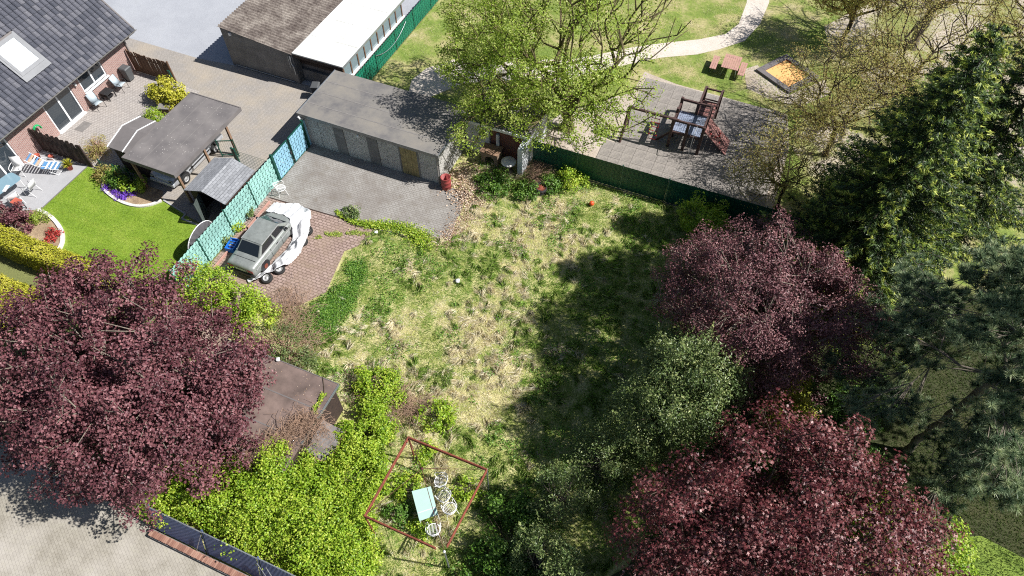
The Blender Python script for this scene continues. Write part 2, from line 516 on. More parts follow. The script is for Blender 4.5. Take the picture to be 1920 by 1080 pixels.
# ================================================================== the ground
struct('ground', MB().box(-260, 260, -160, 340, -0.6, -0.004), 'far_ground')
struct('meadow_ground', MB().sheet([(-19, 2.3), (4, 2.3), (4, 26.85), (-14, 26.85), (-22.4, 26.85), (-22.4, 11.0), (-19, 11.0)], 0.0), 'meadow_soil')
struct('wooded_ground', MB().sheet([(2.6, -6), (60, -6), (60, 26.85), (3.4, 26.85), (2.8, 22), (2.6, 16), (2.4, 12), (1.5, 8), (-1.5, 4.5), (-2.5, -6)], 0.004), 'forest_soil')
ground_mix('side_grass', [(0.3, srgb(96, 120, 40)), (0.6, srgb(128, 148, 58)), (0.8, srgb(150, 152, 84))], 0.7, (7, 50))
struct('side_lawn', MB().sheet([(8.2, 3), (19, 3), (20, 13.5), (14, 14.5), (11.5, 13.2), (9.8, 11.5)], 0.008), 'side_grass')
struct('park_lawn', MB().sheet([(-22.1, 27.4), (60, 26.95), (60, 110), (-22.1, 110)], 0.0), 'park_grass')
struct('gravel_yard', MB().sheet([(-90, 27.45), (-33.6, 27.2), (-22.3, 27.2), (-22.3, 110), (-90, 110)], 0.002), 'gravel')
struct('driveway', MB().sheet([(-36.6, 24.7), (-90, 24.7), (-90, 27.45), (-33.6, 27.4), (-31.1, 27.7), (-22.3, 27.9), (-22.3, 19.0), (-22.5, 15.6), (-26.8, 16.2), (-29.4, 16.6), (-31.0, 17.0), (-31.0, 20.6), (-31.6, 21.5), (-31.4, 24.7)], 0.006), 'paver_drive')
struct('house_terrace', MB().sheet([(-36.62, 16.9), (-36.62, 24.75), (-31.4, 24.75), (-31.6, 21.4), (-31.0, 20.6), (-31.0, 17.0), (-33.2, 16.9)], 0.010), 'paver_patio')
struct('garden_terrace', MB().sheet([(-36.62, 10.9), (-36.62, 16.9), (-33.2, 16.9), (-33.2, 13.2), (-34.3, 12.8), (-36.0, 11.4)], 0.010), 'slab')
struct('garden_lawn', MB().sheet([(-33.2, 13.2), (-33.2, 16.9), (-31.5, 16.75), (-27.5, 16.5), (-25.5, 16.0), (-25.2, 15.75), (-22.6, 15.6), (-22.6, 10.6), (-33.2, 10.6)], 0.008), 'lawn_green')
struct('forecourt', MB().sheet([(-22.45, 18.85), (-22.45, 23.4), (-12.5, 23.4), (-12.25, 22), (-11.95, 20.0), (-13.4, 19.55), (-14.6, 19.3), (-15.96, 19.1), (-17.3, 19.1)], 0.008), 'paver_fore')
struct('brick_paving', MB().sheet([(-22.45, 9.0), (-22.45, 18.846), (-17.3, 19.096), (-15.8, 19.0), (-16.1, 17.8), (-16.6, 17.2), (-16.1, 14.6), (-16.9, 13.4), (-18.6, 12.6), (-19.2, 9.0)], 0.012), 'paver_brick')
struct('paved_yard', MB().sheet([(-60, -60), (-60, 2.6), (-24, 2.6), (-16.2, 2.1), (-16.2, 1.9), (-4, 1.6), (-4, -60)], 0.004), 'paver_yard')
# park paths and bare ground
pk = [G2(*q) for q in ((1403, -60), (1448, -60), (1442, 5), (1425, 45), (1396, 77), (1350, 92), (1308, 102), (1240, 108), (1180, 120), (1120, 135), (1060, 150), (1000, 155), (920, 150), (860, 160), (800, 185), (766, 172), (772, 150), (800, 128), (850, 112), (930, 105), (1000, 112), (1060, 112), (1110, 105), (1190, 88), (1250, 80), (1310, 74), (1360, 64), (1385, 45), (1400, 5))]
struct('park_path', MB().sheet(pk, 0.008), 'path_stone')
struct('sandy_ground', MB().sheet([G2(*q) for q in ((1000, 272), (1010, 240), (1050, 215), (1120, 190), (1180, 175), (1210, 200), (1180, 260), (1140, 300), (1110, 302))], 0.006), 'sand')
sp = [G2(*q) for q in ((1545, 50), (1600, 20), (1700, -20), (1900, -30), (2050, 60), (2050, 300), (1900, 420), (1700, 400), (1600, 350), (1520, 330), (1480, 270), (1510, 220), (1560, 190), (1620, 150), (1560, 110))]
ground_mix('sand_grass', [(0.3, srgb(190, 178, 166)), (0.46, srgb(176, 164, 146)), (0.54, srgb(140, 142, 84)), (0.75, srgb(104, 122, 54))], 0.3, (8, 60), bump=0.3)
struct('sandpit', MB().sheet(sp, 0.006), 'sand_grass')
for q in (((1180, 130, 1), (1400, 105, 1)),): pass
struct('worn_ground', MB().sheet([G2(*q) for q in ((1395, 130), (1420, 122), (1480, 178), (1545, 150), (1560, 175), (1500, 200), (1440, 185), (1400, 165))], 0.007), 'sand')

# play surface: grey rubber tiles, each one laid
tile_g = 0.64
ps = [(-6.9, 28.4), (3.2, 28.4), (3.2, 34.0), (2.6, 36.7), (-4.3, 36.9), (-6.5, 37.3)]
psurf = struct('play_surface', MB().sheet(ps, 0.008), 'sand')
tm = MB().box(0.006, tile_g - 0.006, 0.006, tile_g - 0.006, 0.0, 0.03).mesh('rubber_tile', 'rubber_tile')
for i in range(16):
    for j in range(14):
        x, y = -6.85 + i * tile_g, 28.4 + j * tile_g
        c = np.array([[x + 0.05, y + 0.05], [x + 0.59, y + 0.05], [x + 0.59, y + 0.59], [x + 0.05, y + 0.59]])
        if inpoly(c, ps).all():
            piece('rubber_tile', tm, psurf, (x + random.uniform(-.004, .004), y + random.uniform(-.004, .004), 0.009 + random.uniform(0, 0.006)))

# ================================================================== helpers for buildings
def at_y(px, py, y):
    """where the pixel's ray meets the upright plane of that y: (x, z)"""
    d = _fw * FPX + _rt * (px - 960) - _up * (py - 540); t = y / d.y
    return d.x * t, CAM_H + d.z * t
def at_x(px, py, x):
    d = _fw * FPX + _rt * (px - 960) - _up * (py - 540); t = x / d.x
    return d.y * t, CAM_H + d.z * t

# ================================================================== brick house
HX, EX, EZ, RX = -36.6, -36.0, 2.62, -41.0
house = thing('brick_house', 'red brick house with dark grey tiled roof at upper left corner', 'house', (HX, 18, 0))
def wall_with_openings(mb, x0, x1, y0, y1, z1, ops):
    """wall along y between x0 and x1 with rectangular openings (y0,y1,z0,z1)"""
    y = y0
    for a, b, za, zb in sorted(ops):
        mb.box(x0, x1, y, a, 0, z1)
        if za > 0: mb.box(x0, x1, a, b, 0, za)
        mb.box(x0, x1, a, b, zb, z1)
        y = b
    mb.box(x0, x1, y, y1, 0, z1)
ops = [(12.3, 15.65, 0.0, 2.12), (18.4, 20.45, 0.0, 2.12), (21.1, 22.98, 0.95, 2.12)]
wb = MB(); wall_with_openings(wb, HX - 0.3, HX, 8.0, 25.2, 2.9, ops)
wb.build('wall', 'house_brick', house)
gb = MB()   # north gable and west wall
gb.add([(HX - 0.302, 25.195, 0), (HX - 9.0, 25.195, 0), (HX - 9.0, 25.195, 2.4), (RX, 25.195, 7.2), (HX - 0.302, 25.195, 2.86)], [(4, 3, 2, 1, 0)])
gb.add([(HX - 0.302, 8.0, 0), (HX - 9.0, 8.0, 0), (HX - 9.0, 8.0, 2.4), (RX, 8.0, 7.2), (HX - 0.302, 8.0, 2.86)], [(0, 1, 2, 3, 4)])
gb.box(HX - 9.0, HX - 8.8, 8.005, 25.19, 0, 2.4)
gb.build('gable_wall', 'house_brick', house)
# dark rooms behind the glass
boxpart('room_floor', 'dark_wood', house, HX - 8.7, HX - 0.31, 8.1, 25.1, -0.05, 0.02)
def opening(name, y0, y1, z0, z1, n, fr=0.085, sill=True):
    f = MB(); x0, x1 = HX - 0.14, HX - 0.05
    f.box(x0, x1, y0, y0 + fr, z0, z1); f.box(x0, x1, y1 - fr, y1, z0, z1)
    f.box(x0, x1, y0 + fr, y1 - fr, z1 - fr, z1); f.box(x0, x1, y0 + fr, y1 - fr, z0, z0 + fr * 1.4)
    w = (y1 - y0) / n
    for k in range(1, n): f.box(x0, x1, y0 + w * k - fr * 0.6, y0 + w * k + fr * 0.6, z0 + fr * 1.4, z1 - fr)
    o = f.build(name, 'white_paint', house)
    for k in range(n):
        a = y0 + w * k + (fr if k == 0 else fr * 0.6); b = y0 + w * (k + 1) - (fr if k == n - 1 else fr * 0.6)
        MB().box(HX - 0.105, HX - 0.085, a, b, z0 + fr * 1.4, z1 - fr).build('pane', 'glass_dark', o)
    if sill: MB().box(HX - 0.05, HX + 0.12, y0 - 0.03, y1 + 0.03, max(z0 - 0.07, 0.012), max(z0, 0.05)).build('sill', 'white_paint', o)
    return o
opening('terrace_door', 18.4, 20.45, 0.0, 2.12, 2)
opening('garden_door', 12.3, 15.65, 0.0, 2.12, 3)
wf = opening('window', 21.1, 22.98, 0.95, 2.12, 2)
boxpart('curtain', 'curtain', house, HX - 0.45, HX - 0.42, 18.6, 19.3, 0.05, 2.0)
boxpart('curtain', 'curtain', house, HX - 0.55, HX - 0.52, 13.2, 14.9, 0.05, 2.0)
# roof deck under the tiles
rd = MB()
s45 = 1.0
rd.hexa([(EX + 0.02, 7.5, EZ - 0.1), (EX + 0.02, 25.62, EZ - 0.1), (RX, 25.62, EZ - 0.1 + (EX - RX)), (RX, 7.5, EZ - 0.1 + (EX - RX)),
         (EX + 0.02, 7.5, EZ), (EX + 0.02, 25.62, EZ), (RX, 25.62, EZ + (EX - RX)), (RX, 7.5, EZ + (EX - RX))])
rd.hexa([(RX, 7.5, EZ - 0.1 + (EX - RX)), (RX, 25.62, EZ - 0.1 + (EX - RX)), (RX - 5.6, 25.62, EZ - 0.7), (RX - 5.6, 7.5, EZ - 0.7),
         (RX, 7.5, EZ + (EX - RX)), (RX, 25.62, EZ + (EX - RX)), (RX - 5.6, 25.62, EZ - 0.6), (RX - 5.6, 7.5, EZ - 0.6)])
roof = rd.build('roof', 'felt_dark', house)
t = NT('roof_tile'); co = t.coord()
oi = t.new('ShaderNodeObjectInfo')
ca = t.ramp(oi.outputs['Random'], [(0.0, srgb(70, 72, 80)), (0.5, srgb(86, 87, 95)), (1.0, srgb(104, 104, 110))])
n2 = t.noise(14, co, 6, 0.7)
t.base(t.mix(ca, t.ramp(n2, [(0.35, (0.75, 0.75, 0.75)), (0.7, (1.35, 1.35, 1.35))]), 0.8, 'MULTIPLY')); t.rough(0.3); t.bump(n2, 0.2, 0.01)
TW, TL = 0.31, 0.335
def tile_mb(ox=0.0, oy=0.0):
    mb = MB()
    prof = [(0.0, 0.0), (0.02, 0.075), (0.075, 0.115), (0.13, 0.075), (0.155, 0.012), (0.24, 0.0), (0.31, 0.03)]
    rows = [[(ox + 0, oy + y, z) for y, z in prof], [(ox + TL + 0.05, oy + y, z + 0.045) for y, z in prof], [(ox + TL + 0.052, oy + y, z - 0.012) for y, z in prof]]
    mb.grid(rows, False)
    return mb
tile_me = tile_mb().mesh('roof_tile', 'roof_tile')
spots = []
ncol, nrow = int((25.66 - 7.6) / TW), 20
for r_ in range(nrow):
    for c_ in range(ncol):
        y = 25.66 - (c_ + 1) * TW; d = (r_ + 1) * TL * math.cos(R(45)) - 0.05
        p = Vector((EX - d + 0.02, y, EZ + d + 0.005))
        if (-38.55 < p.x < -36.95) and (18.55 < y + TW / 2 < 20.3): continue        # the skylight sits here
        v = p - Vector((0, 0, CAM_H)); dep = v.dot(_fw)
        px, py = 960 + FPX * v.dot(_rt) / dep, 540 - FPX * v.dot(_up) / dep
        spots.append((0 if (-15 < px < 1930 and -15 < py) else 1, dep, p))
spots.sort(key=lambda s: (s[0], s[1]))
for k, (_, dep, p) in enumerate(spots[:300]):
    piece('roof_tile', tile_me, roof, p + Vector((0, random.uniform(-.004, .004), 0)), (random.uniform(-.012, .012), R(45) + random.uniform(-.012, .012), 0))
rest = MB(); base = tile_mb(); rot = Matrix.Rotation(R(45), 4, 'Y')
for _, dep, p in spots[300:]:
    rest.add([rot @ Vector(q) + p for q in base.v], base.f)
tag(rest.build('roof_tiles', 'roof_tile', roof), kind='stuff')
# eave boards, gutter, verge, skylight, lamp, downpipe
boxpart('fascia_board', 'gutter_metal', house, EX + 0.03, EX + 0.06, 7.5, 25.62, EZ - 0.2, EZ - 0.02)
gt = MB(); prof = [(0.0, 0.0), (0.01, -0.07), (0.06, -0.1), (0.11, -0.07), (0.125, 0.0), (0.115, 0.0), (0.1, -0.06), (0.06, -0.085), (0.02, -0.06), (0.012, 0.0)]
gt.grid([[(EX + 0.065 + a, yy, EZ - 0.02 + b) for a, b in prof] for yy in (7.5, 16.0, 25.75)], False)
gt.build('gutter', 'gutter_metal', house)
vg = MB(); vg.hexa([(EX + 0.05, 25.63, EZ - 0.12), (EX + 0.05, 25.72, EZ - 0.12), (RX, 25.72, EZ - 0.12 + 5), (RX, 25.63, EZ - 0.12 + 5), (EX + 0.05, 25.63, EZ + 0.09), (EX + 0.05, 25.72, EZ + 0.09), (RX, 25.72, EZ + 0.09 + 5), (RX, 25.63, EZ + 0.09 + 5)])
vg.build('verge_trim', 'felt_dark', house)
dp = MB(); dp.path([(EX + 0.12, 25.1, EZ - 0.1), (EX - 0.1, 25.1, EZ - 0.35), (HX + 0.06, 25.08, 2.05), (HX + 0.06, 25.08, 0.02)], 0.045, 8)
dp.build('downpipe', 'gutter_metal', house)
# skylight lies in the slope
def slope(x, h): return (x + h * 0.7071, EZ + (EX - x) + h * 0.7071)   # point h above the roof plane
def slab_on_roof(mb, xa, xb, ya, yb, h0, h1):
    pts = []
    for h in (h0, h1):
        for x, y in ((xb, ya), (xb, yb), (xa, yb), (xa, ya)):
            sx, sz = slope(x, h); pts.append((sx, y, sz))
    mb.hexa(pts)
SX0, SX1, SY0, SY1 = -38.4, -37.05, 18.65, 20.25
sk = MB()
slab_on_roof(sk, SX1 - 0.14, SX1, SY0, SY1, 0, 0.2); slab_on_roof(sk, SX0, SX0 + 0.14, SY0, SY1, 0, 0.2)
slab_on_roof(sk, SX0 + 0.14, SX1 - 0.14, SY0, SY0 + 0.15, 0, 0.2); slab_on_roof(sk, SX0 + 0.14, SX1 - 0.14, SY1 - 0.15, SY1, 0, 0.2)
slab_on_roof(sk, SX1 + 0.002, SX1 + 0.24, SY0 - 0.12, SY1 + 0.12, 0.165, 0.18)
slab_on_roof(sk, SX0 - 0.05, SX1, SY1 + 0.002, SY1 + 0.12, 0.165, 0.18)
slab_on_roof(sk, SX0 - 0.05, SX1, SY0 - 0.12, SY0 - 0.002, 0.165, 0.18)
skf = sk.build('skylight', 'skylight_frame', house)
p_ = MB(); slab_on_roof(p_, SX0 + 0.14, SX1 - 0.14, SY0 + 0.15, SY1 - 0.15, 0.03, 0.17); p_.build('roller_blind', 'blind_white', skf)
lm = MB(); lm.box(HX + 0.002, HX + 0.08, 20.72, 20.8, 1.82, 1.9); lm.lathe([(0.02, 0.06), (0.07, 0.0), (0.06, -0.14), (0.0, -0.16)], (HX + 0.12, 20.76, 1.9), 10)
lm.build('wall_lamp', 'white_plastic', house)

# ================================================================== concrete workshop with corrugated roof
cx0, cx1, cy0, cy1 = -31.1, -26.06, 27.75, 44.0
zl, zr = 2.80, 2.22
shop = thing('concrete_workshop', 'grey concrete workshop with weathered corrugated roof beside the gravel yard', 'building', (cx0, cy0, 0))
w = MB()
w.hexa([(cx0, cy0, 0), (cx1, cy0, 0), (cx1, cy0 + 0.24, 0), (cx0, cy0 + 0.24, 0), (cx0, cy0, zl - 0.06), (cx1, cy0, zr - 0.06), (cx1, cy0 + 0.24, zr - 0.06), (cx0, cy0 + 0.24, zl - 0.06)])
w.box(cx0, cx0 + 0.24, cy0 + 0.242, cy1, 0, zl - 0.08)
w.box(cx1 - 0.24, cx1, cy0 + 0.242, cy1, 0, zr - 0.08)
w.box(cx0 + 0.242, cx1 - 0.242, cy1 - 0.24, cy1, 0, zr - 0.08)
w.build('wall', 'concrete_wall', shop)
t = NT('corrugated'); co = t.coord()
n1 = t.noise(0.9, co, 9, 0.75); n2 = t.noise(9, co, 6, 0.75); n0 = t.noise(26, t.coord((1, 0.25, 1)), 4)
a = t.ramp(n1, [(0.36, srgb(154, 146, 137)), (0.5, srgb(122, 113, 106)), (0.62, srgb(88, 78, 73))])
b = t.ramp(n2, [(0.42, (0.5, 0.47, 0.45)), (0.58, (1.1, 1.1, 1.1))])
c = t.mix(a, b, 0.75, 'MULTIPLY'); t.base(c); t.rough(0.95); t.bump(n0, 0.3, 0.02)
cr = MB(); per = 0.23; m = int((cy1 - cy0 + 0.2) / per * 6)
def crow(x, z, dz): return [(x, cy0 - 0.12 + k * per / 6, z + dz + 0.042 * math.cos(k / 6 * 2 * math.pi)) for k in range(m)]
nsh = 4
for s in range(nsh):     # sheets in four courses, each lapping over the next lower one
    xa = cx0 - 0.1 + (cx1 - cx0 + 0.1) * s / nsh; xb = cx0 - 0.1 + (cx1 - cx0 + 0.1) * (s + 1) / nsh + (0.12 if s < nsh - 1 else 0.02)
    za = zl + (zr - zl) * (xa - cx0) / (cx1 - cx0); zb = zl + (zr - zl) * (xb - cx0) / (cx1 - cx0)
    sh = MB(); sh.grid([crow(xa, za, 0.0), crow(xb, zb, 0.016)], True)
    sh.grid([crow(xb + 0.001, zb, 0.016), crow(xb + 0.001, zb, 0.002)], True)
    sh.build('roof_sheet', 'corrugated', shop)
w = MB(); w.tube((cx0 + 0.3, cy0 - 0.05, 0.12), (cx1 - 0.3, cy0 - 0.05, 0.1), 0.03); w.tube((cx0 + 0.3, cy0 - 0.05, 0.12), (cx0 + 0.3, cy0 - 0.05, 0.0), 0.03)
w.build('pipe', 'zinc', shop)
boxpart('wall_lamp', 'white_plastic', shop, cx0 + 0.62, cx0 + 0.78, cy0 - 0.1, cy0 - 0.003, 2.36, 2.55)
w = MB(); w.path([(cx1 - 0.15, cy0 - 0.07, zr - 0.1), (cx1 - 0.15, cy0 - 0.07, 1.5), (cx1 - 0.05, cy0 - 0.07, 1.35), (cx1 - 0.05, cy0 - 0.07, 0.75)], 0.045, 8)
w.path([(cx1 - 0.3, cy0 - 0.06, zr - 0.2), (cx1 - 0.3, cy0 - 0.06, 1.2)], 0.025, 6)
w.build('downpipe', 'zinc', shop)

# ================================================================== white-roofed annex
ax0, ax1, ay0, ay1, az = -26.04, -22.6, 27.78, 35.5, 2.24
annex = thing('white_roofed_annex', 'low annex with bright white flat roof and a row of windows', 'building', (ax0, ay0, 0))
t = NT('membrane_white'); co = t.coord(); n1 = t.noise(0.7, co, 7, 0.65); n2 = t.noise(5, co, 5, 0.7)
a = t.ramp(n1, [(0.35, srgb(198, 198, 192)), (0.6, srgb(216, 216, 214))]); b = t.ramp(n2, [(0.3, (0.86, 0.85, 0.83)), (0.5, (1, 1, 1))])
t.base(t.mix(a, b, 0.8, 'MULTIPLY')); t.rough(0.6)
aro = boxpart('roof', 'membrane_white', annex, ax0, ax1 + 0.06, ay0 - 0.02, ay1, az - 0.03, az + 0.05)
for k in range(1, 4): boxpart('roof_seam', 'membrane_white', aro, ax0 + 0.02, ax1 + 0.04, ay0 + k * 1.95, ay0 + k * 1.95 + 0.05, az + 0.0505, az + 0.062)
for k in range(1, 3): boxpart('roof_seam', 'membrane_white', aro, ax0 + k * 1.15, ax0 + k * 1.15 + 0.03, ay0, ay1 - 0.02, az + 0.0505, az + 0.058)
boxpart('fascia_board', 'dark_wood', annex, ax0 + 0.01, ax1 + 0.02, ay0, ay0 + 0.06, az - 0.25, az - 0.035)
boxpart('edge_trim', 'zinc', annex, ax1 + 0.062, ax1 + 0.1, ay0 - 0.02, ay1, az - 0.1, az + 0.03)
for k, (za, zb) in enumerate(((1.25, 1.44), (1.46, 1.65), (1.67, 1.86), (1.88, 1.985))):
    boxpart('board', 'dark_wood', annex, ax0 + 0.01, ax1 - 0.35, ay0 + 0.5, ay0 + 0.54, za, zb)
boxpart('plinth_wall', 'concrete_wall', annex, ax0 + 0.01, ax1 - 0.35, ay0 + 0.45, ay0 + 0.62, 0, 0.85)
boxpart('back_wall', 'felt_dark', annex, ax0 + 0.01, ax1 - 0.4, ay0 + 0.64, ay0 + 0.7, 0, az - 0.04)
boxpart('side_wall', 'concrete_wall', annex, ax1 - 0.3, ax1 - 0.12, ay0 + 0.3, ay1, 0, 0.95)
boxpart('window_sill', 'white_paint', annex, ax1 - 0.33, ax1 - 0.02, ay0 + 0.3, ay1, 0.952, 1.0)
n = 9
for k in range(n + 1):
    y = ay0 + 0.32 + (ay1 - ay0 - 0.45) * k / n
    boxpart('window_post', 'paling_wood', annex, ax1 - 0.24, ax1 - 0.14, y - 0.05, y + 0.05, 1.002, az - 0.035)
    if k < n:
        y2 = ay0 + 0.32 + (ay1 - ay0 - 0.45) * (k + 1) / n
        boxpart('pane', 'glass_pale', annex, ax1 - 0.2, ax1 - 0.18, y + 0.052, y2 - 0.052, 1.002, az - 0.14)
        boxpart('lintel', 'paling_wood', annex, ax1 - 0.23, ax1 - 0.15, y + 0.052, y2 - 0.052, az - 0.138, az - 0.037)
boxpart('inner_floor', 'slab', annex, ax0 + 0.3, ax1 - 0.4, ay0 + 0.8, ay1, 0.0, 0.03)

# ================================================================== grey garage
gx0, gx1, gy0, gy1, gz = -22.62, -14.12, 23.4, 27.3, 2.2
gar = thing('grey_garage', 'long flat-roofed grey garage with boarded wooden door behind the forecourt', 'garage', (gx0, gy0, 0))
t = NT('felt_roof'); co = t.coord()
n1 = t.noise(0.5, co, 8, 0.7); n2 = t.noise(50, co, 4)
a = t.ramp(n1, [(0.35, srgb(100, 98, 99)), (0.5, srgb(124, 120, 115)), (0.66, srgb(136, 130, 121))])
t.base(t.mix(a, t.ramp(n2, [(0.3, (0.8, 0.8, 0.8)), (0.7, (1.05, 1.05, 1.05))]), 0.9, 'MULTIPLY')); t.rough(0.85); t.bump(n2, 0.2, 0.01)
rb = boxpart('roof', 'felt_roof', gar, gx0 - 0.12, gx1 + 0.1, gy0 - 0.12, gy1 + 0.06, gz, gz + 0.1)
for k in range(1, 4):
    y = gy0 - 0.1 + k * 1.0
    boxpart('felt_seam', 'felt_seam', rb, gx0 - 0.1, gx1 + 0.08, y - 0.035, y + 0.035, gz + 0.1005, gz + 0.108)
MB().box(gx0 - 0.15, gx1 + 0.13, gy0 - 0.16, gy0 - 0.122, gz - 0.08, gz + 0.13).build('edge_trim', 'gutter_metal', gar)
MB().box(gx0 - 0.16, gx0 - 0.122, gy0 - 0.12, gy1 + 0.06, gz - 0.08, gz + 0.14).build('edge_trim', 'zinc', gar)
MB().box(gx1 + 0.102, gx1 + 0.14, gy0 - 0.12, gy1 + 0.06, gz - 0.08, gz + 0.13).build('edge_trim', 'zinc', gar)
# facing slabs with a rough cast pattern
t = NT('roughcast'); co = t.coord((1, 1, 1))
vo = t.new('ShaderNodeTexVoronoi', i_Scale=13.0); t.link(t.coord((1.0, 1, 1.8), (0, R(30), 0)), vo.inputs['Vector'])
n1 = t.noise(1.0, co, 6)
a = t.ramp(vo.outputs['Distance'], [(0.22, srgb(76, 75, 74)), (0.42, srgb(182, 180, 175))])
t.base(t.mix(a, t.ramp(n1, [(0.3, (0.75, 0.74, 0.73)), (0.7, (1.05, 1.05, 1.05))]), 0.8, 'MULTIPLY')); t.rough(0.95); t.bump(vo.outputs['Distance'], 0.6, 0.03)
door0, door1 = -16.45, -15.42
xs = [gx0]
pil = [(-20.62, -19.98), (-18.5, -17.85)]
cuts = [gx0, -20.62, -18.5, door0 - 0.12]
boxpart('wall', 'concrete_wall', gar, gx0 + 0.05, gx1 - 0.05, gy0 + 0.08, gy1, 0, gz - 0.005)
seg = [(gx0, pil[0][0]), (pil[0][1], pil[1][0]), (pil[1][1], door0 - 0.1), (door1 + 0.1, gx1)]
for a, b in seg:
    nn = max(1, round((b - a) / 1.05))
    for k in range(nn):
        boxpart('facing_slab', 'roughcast', gar, a + (b - a) * k / nn + 0.012, a + (b - a) * (k + 1) / nn - 0.012, gy0, gy0 + 0.075, 0.0, gz - 0.008)
for a, b in pil: boxpart('garage_pilaster', 'concrete_wall', gar, a, b, gy0 - 0.03, gy0 + 0.07, 0, gz - 0.01)
boxpart('lintel', 'concrete_wall', gar, door0 - 0.1, door1 + 0.1, gy0 - 0.02, gy0 + 0.07, 2.0, gz - 0.01)
dn = 6
for k in range(dn):
    boxpart('door_board', 'board_wood', gar, door0 + (door1 - door0) * k / dn + 0.006, door0 + (door1 - door0) * (k + 1) / dn - 0.006, gy0 - 0.005 - 0.01 * (k % 2), gy0 + 0.05, 0.02, 1.98)
boxpart('door_frame', 'concrete_wall', gar, door0 - 0.1, door0 - 0.004, gy0 - 0.015, gy0 + 0.07, 0, 1.995)
boxpart('door_frame', 'concrete_wall', gar, door1 + 0.004, door1 + 0.1, gy0 - 0.015, gy0 + 0.07, 0, 1.995)
for k in range(4):
    y = gy0 + 0.002 + k * 0.98
    boxpart('facing_slab', 'roughcast', gar, gx1 - 0.045, gx1 + 0.03, y + 0.012, y + 0.965, 0, gz - 0.008)
MB().lathe([(0.0, 0.1), (0.06, 0.09), (0.08, 0.0), (0.05, -0.06), (0, -0.07)], (-18.95, gy0 - 0.1, 1.9), 10).build('wall_lamp', 'white_plastic', gar)
dp = MB(); dp.path([(gx0 - 0.05, gy0 - 0.22, gz - 0.05), (gx0 + 0.05, gy0 - 0.2, gz - 0.18), (gx0 + 0.04, gy0 - 0.06, gz - 0.35)], 0.07, 10)
dp.build('drain_spout', 'white_plastic', gar)
dp = MB(); dp.path([(gx1 - 0.05, gy0 - 0.07, gz - 0.05), (gx1 - 0.05, gy0 - 0.07, 0.02)], 0.04, 8)
dp.build('downpipe', 'gutter_metal', gar)

# ================================================================== carport, sheds
kx0, kx1, ky0, ky1, kz = -29.12, -25.82, 16.68, 22.3, 2.34
cp = thing('carport', 'wooden carport with dark felt roof over the silver van', 'carport', (kx1, ky0, 0))
t = NT('carport_felt'); co = t.coord()
n1 = t.noise(0.8, co, 7, 0.6); vo = t.new('ShaderNodeTexVoronoi', i_Scale=7.0); t.link(co, vo.inputs['Vector'])
n3 = t.noise(1.1, co, 4)
a = t.ramp(n1, [(0.35, srgb(98, 94, 94)), (0.65, srgb(120, 115, 113))])
spk = t.ramp(vo.outputs['Distance'], [(0.1, (1, 1, 1)), (0.17, (0, 0, 0))])
msk = t.ramp(n3, [(0.46, (0, 0, 0)), (0.56, (1, 1, 1))])
ff = t.mix((0, 0, 0, 1), spk, msk)
t.base(t.mix(a, srgb(178, 174, 168), ff)); t.rough(0.85)
cpr = boxpart('roof', 'carport_felt', cp, kx0, kx1, ky0, ky1, kz, kz + 0.07)
for k in range(1, 3): boxpart('felt_seam', 'felt_seam', cpr, kx0 + k * 1.1 - 0.012, kx0 + k * 1.1 + 0.012, ky0 + 0.01, ky1 - 0.01, kz + 0.0705, kz + 0.0745)
boxpart('felt_seam', 'felt_seam', cpr, kx0 + 0.01, kx1 - 0.01, ky1 - 0.62, ky1 - 0.6, kz + 0.0706, kz + 0.0742)
for (a, b, c, d) in ((kx0 - 0.05, kx1 + 0.05, ky0 - 0.05, ky0 - 0.002), (kx0 - 0.05, kx1 + 0.05, ky1 + 0.002, ky1 + 0.05)):
    boxpart('fascia_board', 'felt_dark', cp, a, b, c, d, kz - 0.14, kz + 0.1)
for (a, b) in ((kx0 - 0.05, kx0 - 0.002), (kx1 + 0.002, kx1 + 0.05)):
    boxpart('fascia_board', 'felt_dark', cp, a, b, ky0, ky1, kz - 0.14, kz + 0.1)
for y in (17.1, 18.8, 20.5, 22.0): boxpart('beam', 'post_wood', cp, kx0 + 0.01, kx1 - 0.01, y - 0.05, y + 0.05, kz - 0.16, kz - 0.004)
for x, y in ((-25.93, 16.9), (-25.93, 19.05), (-25.93, 21.0), (-29.0, 16.9), (-29.0, 22.0)):
    boxpart('post', 'post_wood', cp, x - 0.06, x + 0.06, y - 0.06, y + 0.06, 0, kz - 0.005)
boxpart('post_base', 'concrete_wall', cp, -26.05, -25.8, 16.78, 17.02, 0, 0.06)

gs = thing('gabled_shed', 'small shed with pale-edged grey felt gable roof tucked behind the carport', 'shed', (-31, 18.7, 0))
gxa, gxb, gya, gyb, gzr, gze, gyr = -31.05, -28.6, 17.35, 20.0, 2.22, 1.88, 18.75
for nm, ya, yb, za, zb in (('roof_slope', gya, gyr, gze, gzr), ('roof_slope', gyr, gyb, gzr, gze)):
    MB().hexa([(gxa, ya, za - 0.05), (gxb, ya, za - 0.05), (gxb, yb, zb - 0.05), (gxa, yb, zb - 0.05), (gxa, ya, za), (gxb, ya, za), (gxb, yb, zb), (gxa, yb, zb)]).build(nm, 'felt_dark', gs)
for x in (gxa - 0.04, -30.05, -29.25):
    m_ = MB()
    for ya, yb, za, zb in ((gya - 0.02, gyr, gze, gzr), (gyr, gyb + 0.02, gzr, gze)):
        m_.hexa([(x, ya, za - 0.02), (x + 0.05, ya, za - 0.02), (x + 0.05, yb, zb - 0.02), (x, yb, zb - 0.02), (x, ya, za + 0.03), (x + 0.05, ya, za + 0.03), (x + 0.05, yb, zb + 0.03), (x, yb, zb + 0.03)])
    m_.build('verge_trim', 'white_paint', gs)
m_ = MB(); m_.box(gxa + 0.15, gxb, gya + 0.15, gyb - 0.15, 0, gze - 0.07)
m_.build('wall', 'dark_wood', gs)
